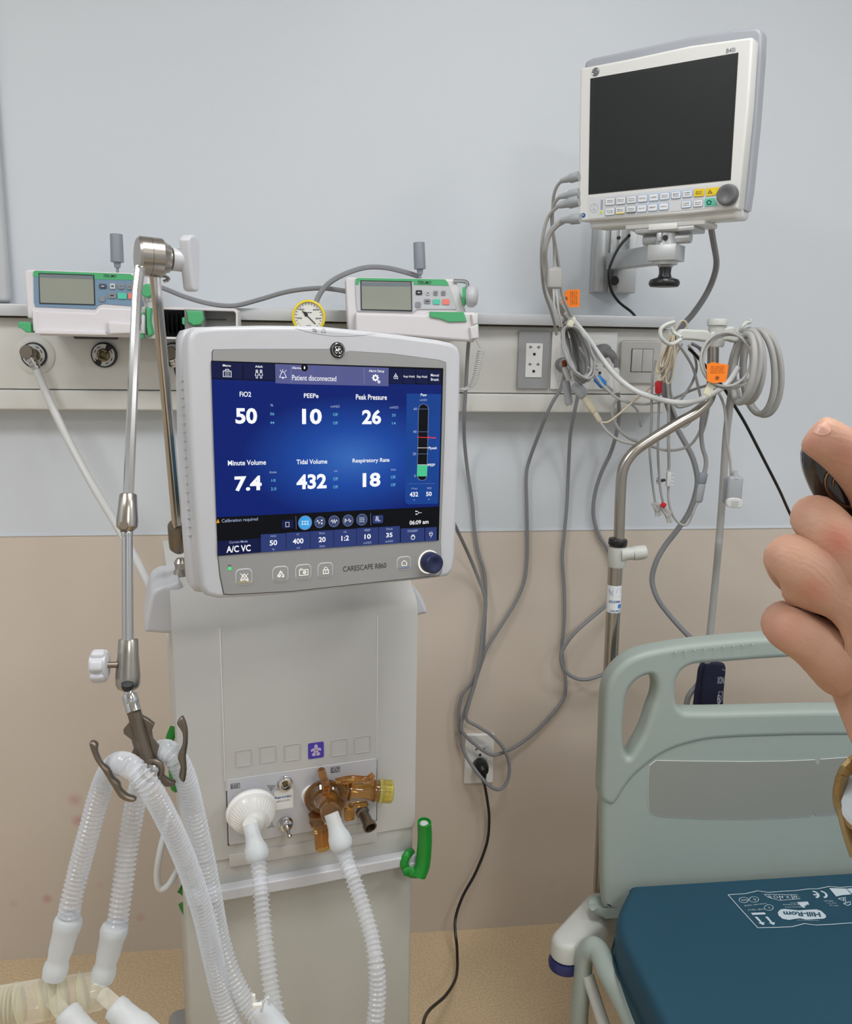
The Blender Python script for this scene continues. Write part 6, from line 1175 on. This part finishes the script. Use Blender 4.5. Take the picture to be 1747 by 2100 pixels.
x0, z0 = ptx(KF, 1472, 1436, -.0004); x1, z1 = ptx(KF, 1482, 1418, -.0004); b_.plate([[(x0, z0), (x1, z0), (x1, z1), (x0, z1)], [(x0+.001, z0+.001), (x1-.001, z0+.001), (x1-.001, z1-.001), (x0+.001, z1-.001)]], -.0005, .0002, 'cuff_print'); b_.box(KF.u(1484, 1374, -.0005), (.007, .0003, .001), 'cuff_print', rot=Matrix.Rotation(R(30), 4, 'Y')); b_.box(KF.u(1472, 1446, -.0005), (.004, .0003, .018), 'cuff_print', rot=Matrix.Rotation(R(20), 4, 'Y')); obj('print', b_, t, label='white printed marks')

# ================================================================== the bed
HB = Fr((W(1400, 1600, .535).x, -.535, .12))
BD = thing('hospital_bed', HB.M, 'pale grey-green hospital bed with moulded headboard, lower right', 'bed')
K5 = .39047
def H5(pts, y=0): return [ptx(HB, 1100+a*K5, 1280+c*K5, y) for a, c in pts]
outer = [(358, 1480), (348, 1300), (345, 1000), (338, 880), (345, 700), (350, 560), (355, 430), (365, 340), (390, 275), (440, 215), (500, 172), (600, 138), (800, 104), (1000, 83), (1200, 68), (1500, 56), (1900, 62), (2300, 90), (2600, 200), (2660, 420), (2660, 1400), (2600, 1520), (470, 1520), (400, 1512), (370, 1500)]
hole1 = [(500, 322), (530, 292), (570, 272), (602, 268), (620, 290), (630, 335), (622, 395), (600, 455), (565, 560), (535, 620), (510, 662), (492, 692), (478, 696), (464, 670), (455, 610), (456, 520), (464, 430), (478, 360)]
hole2 = [(728, 370), (734, 300), (760, 248), (800, 220), (850, 208), (1000, 198), (1240, 180), (1600, 165), (2100, 190), (2300, 250), (2330, 340), (2300, 430), (2200, 455), (1800, 452), (1480, 448), (1000, 459), (800, 460), (765, 450), (738, 425)]
b_ = B(HB.M); low = [(358, 1480), (348, 1300), (345, 1000), (339, 900), (345, 850), (440, 790), (540, 700), (640, 640), (760, 600), (880, 580), (1000, 570), (1500, 556), (2000, 562), (2655, 590), (2660, 1400), (2600, 1520), (470, 1520), (400, 1512), (370, 1500)]
b_.plate([smooth_out(H5(low), 4)], -.0012, .034, 'bed_plastic', .012, 5); hb_ = obj('headboard', b_, BD, ang=60)
ridge = [(2640, 620), (2000, 590), (1500, 586), (1200, 592), (1000, 600), (880, 612), (760, 640), (680, 672), (620, 708), (565, 752), (520, 790), (470, 850), (420, 930), (390, 950), (350, 930)]
up_out = outer[:20]
b_ = B(HB.M); b_.plate([smooth_out(H5([(338, 880), (345, 700), (350, 560), (355, 430), (365, 340), (390, 275), (440, 215), (500, 172), (600, 138), (800, 104), (1000, 83), (1200, 68), (1500, 56), (1900, 62), (2300, 90), (2600, 200), (2660, 420)] + ridge), 4), smooth_out(H5(hole1), 3), smooth_out(H5(hole2), 3)], -.005, .045, 'bed_plastic', .0105, 6); obj('moulded_rim', b_, hb_, ang=70)
b_ = B(HB.M); ins = [(625, 713), (800, 716), (1100, 719), (1300, 716), (1460, 710), (1462, 722), (1474, 734), (1486, 722), (1488, 707), (1700, 692), (2300, 700), (2400, 760), (2400, 930), (2300, 980), (1700, 985), (1600, 994), (1462, 1003), (1458, 994), (1449, 986), (1440, 994), (1438, 1005), (1300, 1014), (1100, 1021), (900, 1020), (650, 1008), (600, 990), (586, 960), (584, 850), (590, 740)]
b_.plate([H5(ins)], -.0022, .003, 'seam_light'); cxm_ = statistics.mean(p[0] for p in H5(ins)); czm_ = statistics.mean(p[1] for p in H5(ins)); b_.plate([[(cxm_+(x-cxm_)*.9985, czm_+(z-czm_)*.992+.0004) for x, z in H5(ins)]], -.0027, .003, 'bed_insert', .0003, 1); obj('insert_panel', b_, hb_, label='slightly darker insert panel')
b_ = B()
for k in range(9):
    a = W(1100+(720+k*50)*K5, 1280+(142-k*5.5)*K5, .536); b_.lathe(a+Vector((0, -.0095, .001)), (0, -1, .5), [(-.002, .0018), (.0002, .0014), (.0004, .0007)], 'bed_plastic', 10)
obj('grip_dots', b_, hb_)
# corner piece with roller
b_ = B(); p = W(1225, 1880, .47); b_.lathe(W(1228, 1905, .45)+Vector((.012, 0, -.04)), (0, 0, 1), [(0, .034), (.05, .034), (.068, .031), (.073, .024), (.0732, .015), (.066, .014)], 'bed_white', 30)
A_, C_ = W(1163, 1940, .56), W(1232, 1915, .47); zb_ = A_.z-.020
def stad(o):
    d = Vector((C_.x-A_.x, C_.y-A_.y, 0)).normalized(); an = math.atan2(d.y, d.x); out = []
    for k in range(13): a = an+math.pi/2+math.pi*k/12; out.append((A_.x+(.030-o)*math.cos(a), A_.y+(.030-o)*math.sin(a)))
    for k in range(13): a = an-math.pi/2+math.pi*k/12; out.append((C_.x+(.036-o)*math.cos(a), C_.y+(.036-o)*math.sin(a)))
    return out
b_.rings([[(x, y, zb_+h) for x, y in stad(o)] for h, o in ((0, .004), (.004, 0), (.030, .001), (.037, .004), (.041, .010))], 'bed_white'); obj('corner_bracket', b_, BD)
b_ = B(); c = Vector((A_.x-.003, A_.y-.003, zb_-.016)); b_.lathe(c-Vector((0, 0, .010)), (0, 0, 1), [(0, .012), (.002, .022), (.008, .030), (.018, .031), (.026, .027)], 'navy_roller', 36); obj('bumper_roller', b_, BD, label='navy blue wall roller')
# side rail: upper bar, front post and lower board seen edge-on
RX = .492
def X_(px, py, x): r = ray(px, py); return CAM + r*((x-CAM.x)/r.x)
SR = Fr((RX, -.56, .2), R(90))
rail_pts = [W(1187, 2180, .60), W(1188, 2090, .60), W(1194, 2010, .60), W(1199, 1960, .60), W(1212, 1944, .61), W(1228, 1952, .625), W(1245, 1990, .66), W(1272, 2040, .70), W(1305, 2105, .76), W(1345, 2180, .83), W(1400, 2290, .93)]
b_ = B(); b_.tube(rail_pts, .0195, 'bed_plastic', 18, 6, flat=.8, up=Vector((1, 0, 0))); rl = obj('side_rail', b_, BD)
b_ = B(); b_.tube([W(1205, 2000, .615), W(1218, 2040, .63), W(1238, 2100, .66), W(1262, 2160, .7)], .011, 'bed_white', 12, 5); obj('inner_bar', b_, rl)
b_ = B(); a_ = W(1187, 2180, .60); b_.tube([W(1184, 2060, .605), W(1192, 2100, .61), W(1205, 2150, .62)], .0012, 'ink_gray', 6, 4); obj('rail_marking', b_, rl)
# deck, frame and legs under the mattress
b_ = B(); b_.box((.97, -1.30, .345), (.90, 1.46, .05), 'bed_plastic', .01, 3); obj('deck', b_, BD)
b_ = B(); b_.box((.97, -1.30, .24), (.70, 1.6, .08), 'bed_white', .01, 3); b_.box((.97, -.58, .3), (.8, .06, .1), 'bed_white', .01, 3); obj('frame', b_, BD)
for sx_ in (.66, 1.28):
    for sy_ in (-.72, -1.9):
        b_ = B(); b_.box((sx_, sy_, .16), (.05, .05, .12), 'bed_white', .006); b_.cyl((sx_-.015, sy_, .06), (sx_+.015, sy_, .06), .06, 'black_plastic', seg=28, bev=.005); obj('caster', b_, BD)
# mattress
ZM = .49; tl = [ZP(1295, 1817, ZM), ZP(1276, 1872, ZM), ZP(1266, 1905, ZM), ZP(1284, 1940, ZM), ZP(1389, 2100, ZM)]
top = [(.5535, -.5535), (.549, -.556), (.535, -.575), (.512, -.608), (.496, -.640), (.489, -.68), (.487, -.74), (.487, -1.2), (.487, -2.0), (1.44, -2.0), (1.44, -.70), (1.40, -.58), (1.36, -.5545), (1.0, -.5535), (.6, -.5535)]
top = smooth_out(top, 4)
b_ = B(); rings = []
for (off, z) in ((-.004, .372), (0, .378), (.003, .40), (.003, .43), (.003, .470), (.001, .481), (-.003, .487), (-.008, .4897), (-.012, .490)):
    cx, cy = .97, -1.28; rings.append([(x+off*(-1 if x < cx else 1)*1.0, y+off*(1 if y > cy else -1)*(.3 if y > cy else 1), z) for x, y in top])
b_.rings(rings, 'mattress_teal'); Mt = obj('mattress', b_, ang=50); tag(Mt, 'dark teal vinyl mattress with white printing lying on the bed', 'mattress')
b_ = B(); b_.tube([Vector((x-(.007 if x < .97 else -.007), y, .425)) for x, y in top], .0022, 'mattress_seam', 6, 0, closed=True); b_.tube([Vector((x-(.006 if x < .97 else -.006), y, .392)) for x, y in top], .0022, 'mattress_seam', 6, 0, closed=True); obj('piping', b_, Mt)
# printing on the mattress: read from the foot end, so it stands upside down here
def Z8(x, y): p = ZP(1460+x*.16428, 1780+y*.16428, ZM); return Vector((p.x, p.y, ZM+.0009))
b_ = B()
def mline(pts, wd=.0016): b_.tube([Z8(*p) for p in pts], wd, 'mattress_print', 4, 0, flat=.2, up=Vector((0, 0, 1)))
def mpol(pts, m='mattress_print', dz=0): b_.poly([Z8(*p)+Vector((0, 0, dz)) for p in pts], m)
mline([(200, 340), (420, 325), (570, 290), (700, 310), (900, 295), (1040, 288), (1190, 268), (1320, 265), (1460, 236), (1600, 248), (1747, 238), (2100, 225), (2500, 200)], .0008); mline([(200, 340), (340, 500), (570, 752)], .0008); mline([(570, 752), (800, 748), (1000, 738), (1150, 700), (1300, 718), (1500, 708), (1747, 690), (2200, 665)], .0008)
def mtext(s_, p00, p10, p01, m='mattress_print', bold=0, dz=0):    # p00 = start of the base line, p10 = its end, p01 = above the start (photo positions)
    A_, B_, C_ = Z8(*p00), Z8(*p10), Z8(*p01); cu = bpy.data.curves.new('t', 'FONT'); cu.body = s_; cu.offset = bold; ob = bpy.data.objects.new('t', cu); me = bpy.data.meshes.new_from_object(ob); bpy.data.objects.remove(ob); bpy.data.curves.remove(cu)
    xs = [v.co.x for v in me.vertices]; ys = [v.co.y for v in me.vertices]; x0, x1, y0_, y1_ = min(xs), max(xs), min(ys), max(ys)
    for v in me.vertices:
        v.co = A_+(B_-A_)*((v.co.x-x0)/(x1-x0))+(C_-A_)*((v.co.y-y0_)/(y1_-y0_)); v.co.z = ZM+.0009+dz
    b_.addmesh(me, Matrix.Identity(4), m)
pill = [(820, 560), (850, 525), (900, 516), (980, 525), (1080, 535), (1180, 528), (1300, 522), (1360, 540), (1415, 590), (1425, 620), (1395, 638), (1290, 645), (1180, 652), (1100, 635), (1040, 640), (960, 655), (880, 640), (830, 600)]
mpol(pill); mtext('Hill-Rom', (1342, 560), (885, 548), (1362, 618), 'mattress_teal', .03, .0004)
mtext('www.hill-rom.com', (1335, 660), (1055, 652), (1338, 670)); mtext('CE', (1312, 295), (1215, 295), (1440, 375), bold=.02) if False else None
for cx, cy in ((1255, 335), (1355, 335)):
    pts = []
    for k in range(9): a = R(-80+k*20); pts.append((cx+60*math.cos(a)+10+math.sin(a)*20, cy+40*math.sin(a)))
    mline(pts, .0020)
mline([(1265, 340), (1318, 338)], .0018)
mpol([(1460, 256), (1670, 262), (1740, 335), (1620, 345), (1550, 362)]); mpol([(1680, 262), (1900, 250), (1960, 325), (1752, 333)])
mpol([(485, 566), (655, 560), (672, 585), (505, 592)]); mpol([(530, 615), (565, 615), (628, 686), (655, 682), (645, 722), (575, 690), (600, 688)]); mpol([(660, 613), (695, 613), (755, 686), (783, 682), (775, 720), (705, 690), (730, 688)])
def mring(cx, cy, rx, ry): mline([(cx+rx*math.cos(2*math.pi*k/20), cy+ry*math.sin(2*math.pi*k/20)) for k in range(21)], .0005)
for a in ((395, 405, 58, 34), (522, 398, 58, 34), (708, 500, 54, 36)): mring(*a)
mtext('RoHS', (430, 395), (360, 397), (440, 415)); mtext('fr', (545, 385), (500, 385), (552, 410)); mtext('LATEX FREE / 无乳胶', (680, 440), (400, 470), (684, 456)); mtext('CAB / TB117', (648, 512), (445, 522), (652, 528)); mtext('%', (720, 490), (695, 490), (726, 512))
mline([(650, 335), (1060, 340), (1100, 390), (840, 410), (700, 372), (650, 335)], .0006); mline([(985, 345), (1010, 395)], .0006); mline([(835, 350), (860, 408)], .0006); mtext('60 X A O B', (1050, 352), (690, 350), (1075, 385))
mpol([(1060, 432), (1195, 425), (1212, 465), (1175, 462), (1182, 476), (1150, 478), (1165, 500), (1130, 502)]); mtext('Hill-Rom S.A.S.', (1120, 485), (905, 490), (1128, 497)); mtext('ZI du Talhouet', (1085, 455), (880, 460), (1092, 468)); mtext('France', (1070, 438), (975, 440), (1076, 448))
mtext('350 kg', (1575, 468), (1465, 465), (1582, 482)); mtext('max 2+1', (1545, 440), (1430, 440), (1552, 452)); mtext('200x90', (1510, 412), (1395, 412), (1517, 424))
mline([(1575, 388), (1665, 370), (1668, 428), (1575, 388)], .0009); mpol([(1630, 392), (1648, 378), (1652, 402), (1640, 410)]); mline([(1640, 450), (1730, 425), (1725, 462), (1690, 474), (1640, 450)], .0009)
obj('print', b_, Mt, label='white printed label outline, logo and symbols')

# ================================================================== the hand at the right edge, holding a dark glossy device
HT = thing('person', Matrix.Translation(NP(1760, 1520, .34)), 'hand of a person reaching in from the right, holding a dark device', 'person')
def body(name, chains, mtl, parent, sub=2):
    bm = bmesh.new(); lay = bm.verts.layers.skin.verify(); root = None; idx = {}
    me = bpy.data.meshes.new(name); V_, E_, Rr = [], [], []
    for ch in chains:
        prev = None
        for key_, p, r in ch:
            if key_ in idx: i = idx[key_]
            else: V_.append(p); Rr.append(r); i = len(V_)-1; idx[key_] = i
            if prev is not None: E_.append((prev, i))
            prev = i
    me.from_pydata([tuple(v) for v in V_], E_, []); bm.free()
    o = bpy.data.objects.new(name, me); COL.objects.link(o)
    sk = o.modifiers.new('s', 'SKIN'); sk.use_smooth_shade = True; sk.branch_smoothing = .6
    for i, r in enumerate(Rr):
        rx, ry = (r if isinstance(r, tuple) else (r, r)); me.skin_vertices[0].data[i].radius = (rx, ry); me.skin_vertices[0].data[i].use_root = (i == 0)
    sb = o.modifiers.new('u', 'SUBSURF'); sb.levels = sub; sb.render_levels = sub
    dg = bpy.context.evaluated_depsgraph_get(); dg.update(); me2 = bpy.data.meshes.new_from_object(o.evaluated_get(dg))
    bpy.data.objects.remove(o); bm = bmesh.new(); bm.from_mesh(me2); bpy.data.meshes.remove(me2)
    bb = B(); bb.bm.free(); bb.bm = bm; bb.mats = [mtl]
    for f in bb.bm.faces: f.material_index = 0
    return bb
def H(px, py, t, r): return (NP(px, py, t), r)
def n_(k, px, py, t, r): return (k, NP(px, py, t), r)
root_ = n_('palm', 1762, 1290, .352, .021)
chains = [
 [root_, n_('heel', 1800, 1400, .350, .0225), n_('wrist', 1860, 1530, .345, .0215), n_('fore', 1990, 1740, .34, .025), n_('fore2', 2200, 2050, .33, .030)],
 [root_, n_('ulna', 1700, 1330, .350, .0165), n_('heel2', 1765, 1440, .348, .0150)],
 [root_, n_('i0', 1818, 1130, .345, .0150), n_('i1', 1812, 1030, .338, .0112), n_('i2', 1760, 955, .334, .0103), n_('i3', 1714, 914, .334, .0098), n_('i4', 1680, 895, .336, .0092), n_('i5', 1658, 880, .337, .0080)],
 [root_, n_('m0', 1750, 1160, .336, .0130), n_('m1', 1698, 1086, .334, .0108), n_('m2', 1663, 1052, .340, .0100), n_('m3', 1672, 1072, .362, .0090), n_('m4', 1700, 1078, .378, .0080)],
 [root_, n_('r0', 1706, 1232, .337, .0125), n_('r1', 1644, 1160, .334, .0112), n_('r2', 1604, 1128, .338, .0098), n_('r3', 1618, 1172, .358, .0088), n_('r4', 1650, 1210, .370, .0076)],
 [n_('ulna', 0, 0, 1, 0), n_('p0', 1665, 1315, .341, .0120), n_('p1', 1622, 1290, .342, .0108), n_('p2', 1595, 1278, .348, .0090), n_('p3', 1612, 1262, .364, .0074)],
]
bb = body('hand', chains, 'skin', HT)
from mathutils.bvhtree import BVHTree
bvh = BVHTree.FromBMesh(bb.bm); hand_ = obj('hand', bb, HT, ang=180)
b_ = B(); nf = NP(1682, 872, .3275); dirn = (NP(1650, 868, .3305)-NP(1692, 893, .3275)).normalized(); nu = (CAM-nf).normalized(); nv = dirn.cross(nu).normalized()
ring0 = []; rr_ = []
for s_ in (1.0, .9, .6, .3, .0001):
    rr_.append([nf+dirn*(math.cos(a)*.0054*s_)+nv*(math.sin(a)*.0042*s_)+nu*(.0002+.0014*(1-s_*s_)-.0018*(math.sin(a)*s_)**2) for a in [2*math.pi*k/20 for k in range(20)]])
def on_skin(p, lift):
    h, nn = bvh.find_nearest(p)[:2]; return h+nn*lift
rr_ = [[on_skin(nf+dirn*(math.cos(a)*.0048*s_)+nv*(math.sin(a)*.0038*s_), lf) for a in [2*math.pi*k/20 for k in range(20)]] for s_, lf in ((1.0, -.0003), (.93, .0003), (.6, .0004), (.3, .0005), (.02, .0005))]
b_.rings(rr_, 'nail', False, True); obj('fingernail', b_, hand_, label='index fingernail')
# device held between finger and palm
c = NP(1752, 1032, .352); e1 = (NP(1815, 1112, .354)-NP(1690, 955, .350)).normalized(); e3 = (CAM-c).normalized(); e3 = (e3-e1*e3.dot(e1)).normalized(); e2 = e3.cross(e1)
Mx = Matrix((( e1.x, -e3.x, e2.x, c.x), (e1.y, -e3.y, e2.y, c.y), (e1.z, -e3.z, e2.z, c.z), (0, 0, 0, 1)))
Dv = thing('remote_device', Mx, 'glossy black oval device with bronze ring gripped under the index finger', 'handheld device')
b_ = B(Mx); b_.plate([smooth_out([(.032*math.cos(a), .0115*math.sin(a)) for a in [2*math.pi*k/16 for k in range(16)]], 3)], -.005, .012, 'gloss_black', .0045, 5); obj('case', b_, Dv, ang=80)
b_ = B(Mx); b_.tube([(-.010+.009*math.cos(a), -.0056, .0005+.0058*math.sin(a)) for a in [2*math.pi*k/20 for k in range(20)]], .0006, 'gold_dull', 6, 0, closed=True); b_.tube([(-.010+.0055*math.cos(a), -.0056, .0005+.003*math.sin(a)) for a in [2*math.pi*k/20 for k in range(14)]], .0005, 'gold_dull', 6, 0); b_.tube([(.004, -.0054, .004), (.022, -.0046, .0035)], .0005, 'chrome', 6, 0); obj('ring_mark', b_, Dv, label='bronze ring mark')
# wristwatch peeking in at the right edge
wc = NP(1790, 1642, .36); wn = (CAM-wc); wn = (wn.normalized()+CR*(-.35)).normalized()
WT = thing('wristwatch', Matrix.Translation(wc), 'gold wristwatch with pale dial cut off by the right frame edge', 'wristwatch')
b_ = B(); b_.lathe(wc, wn, [(-.005, .0135), (-.003, .0155), (.001, .0160), (.003, .0150), (.0035, .0135)], 'gold', 44); b_.lathe(wc+wn*.0022, wn, [(0, .0140), (.0014, .0132), (.0015, .0118)], 'chrome', 44); obj('case', b_, WT)
b_ = B(); b_.lathe(wc+wn*.0037, wn, [(0, .0118), (.0003, .0116)], 'watch_dial', 44); obj('dial', b_, WT)
b_ = B(); gp = [(1785, 1560, .362), (1762, 1556, .36), (1742, 1570, .36), (1728, 1592, .362), (1722, 1620, .366), (1727, 1652, .366), (1734, 1685, .364), (1742, 1715, .362), (1752, 1745, .36)]
pts = catmull([NP(*p) for p in gp], 2)
for i, p in enumerate(pts):
    tdir = (pts[min(i+1, len(pts)-1)]-pts[max(i-1, 0)]).normalized()
    b_.tube([p-tdir*.0021, p+tdir*.0021], .0030, 'gold', 8, 0, flat=.7)
obj('bracelet', b_, WT, label='gold link bracelet')
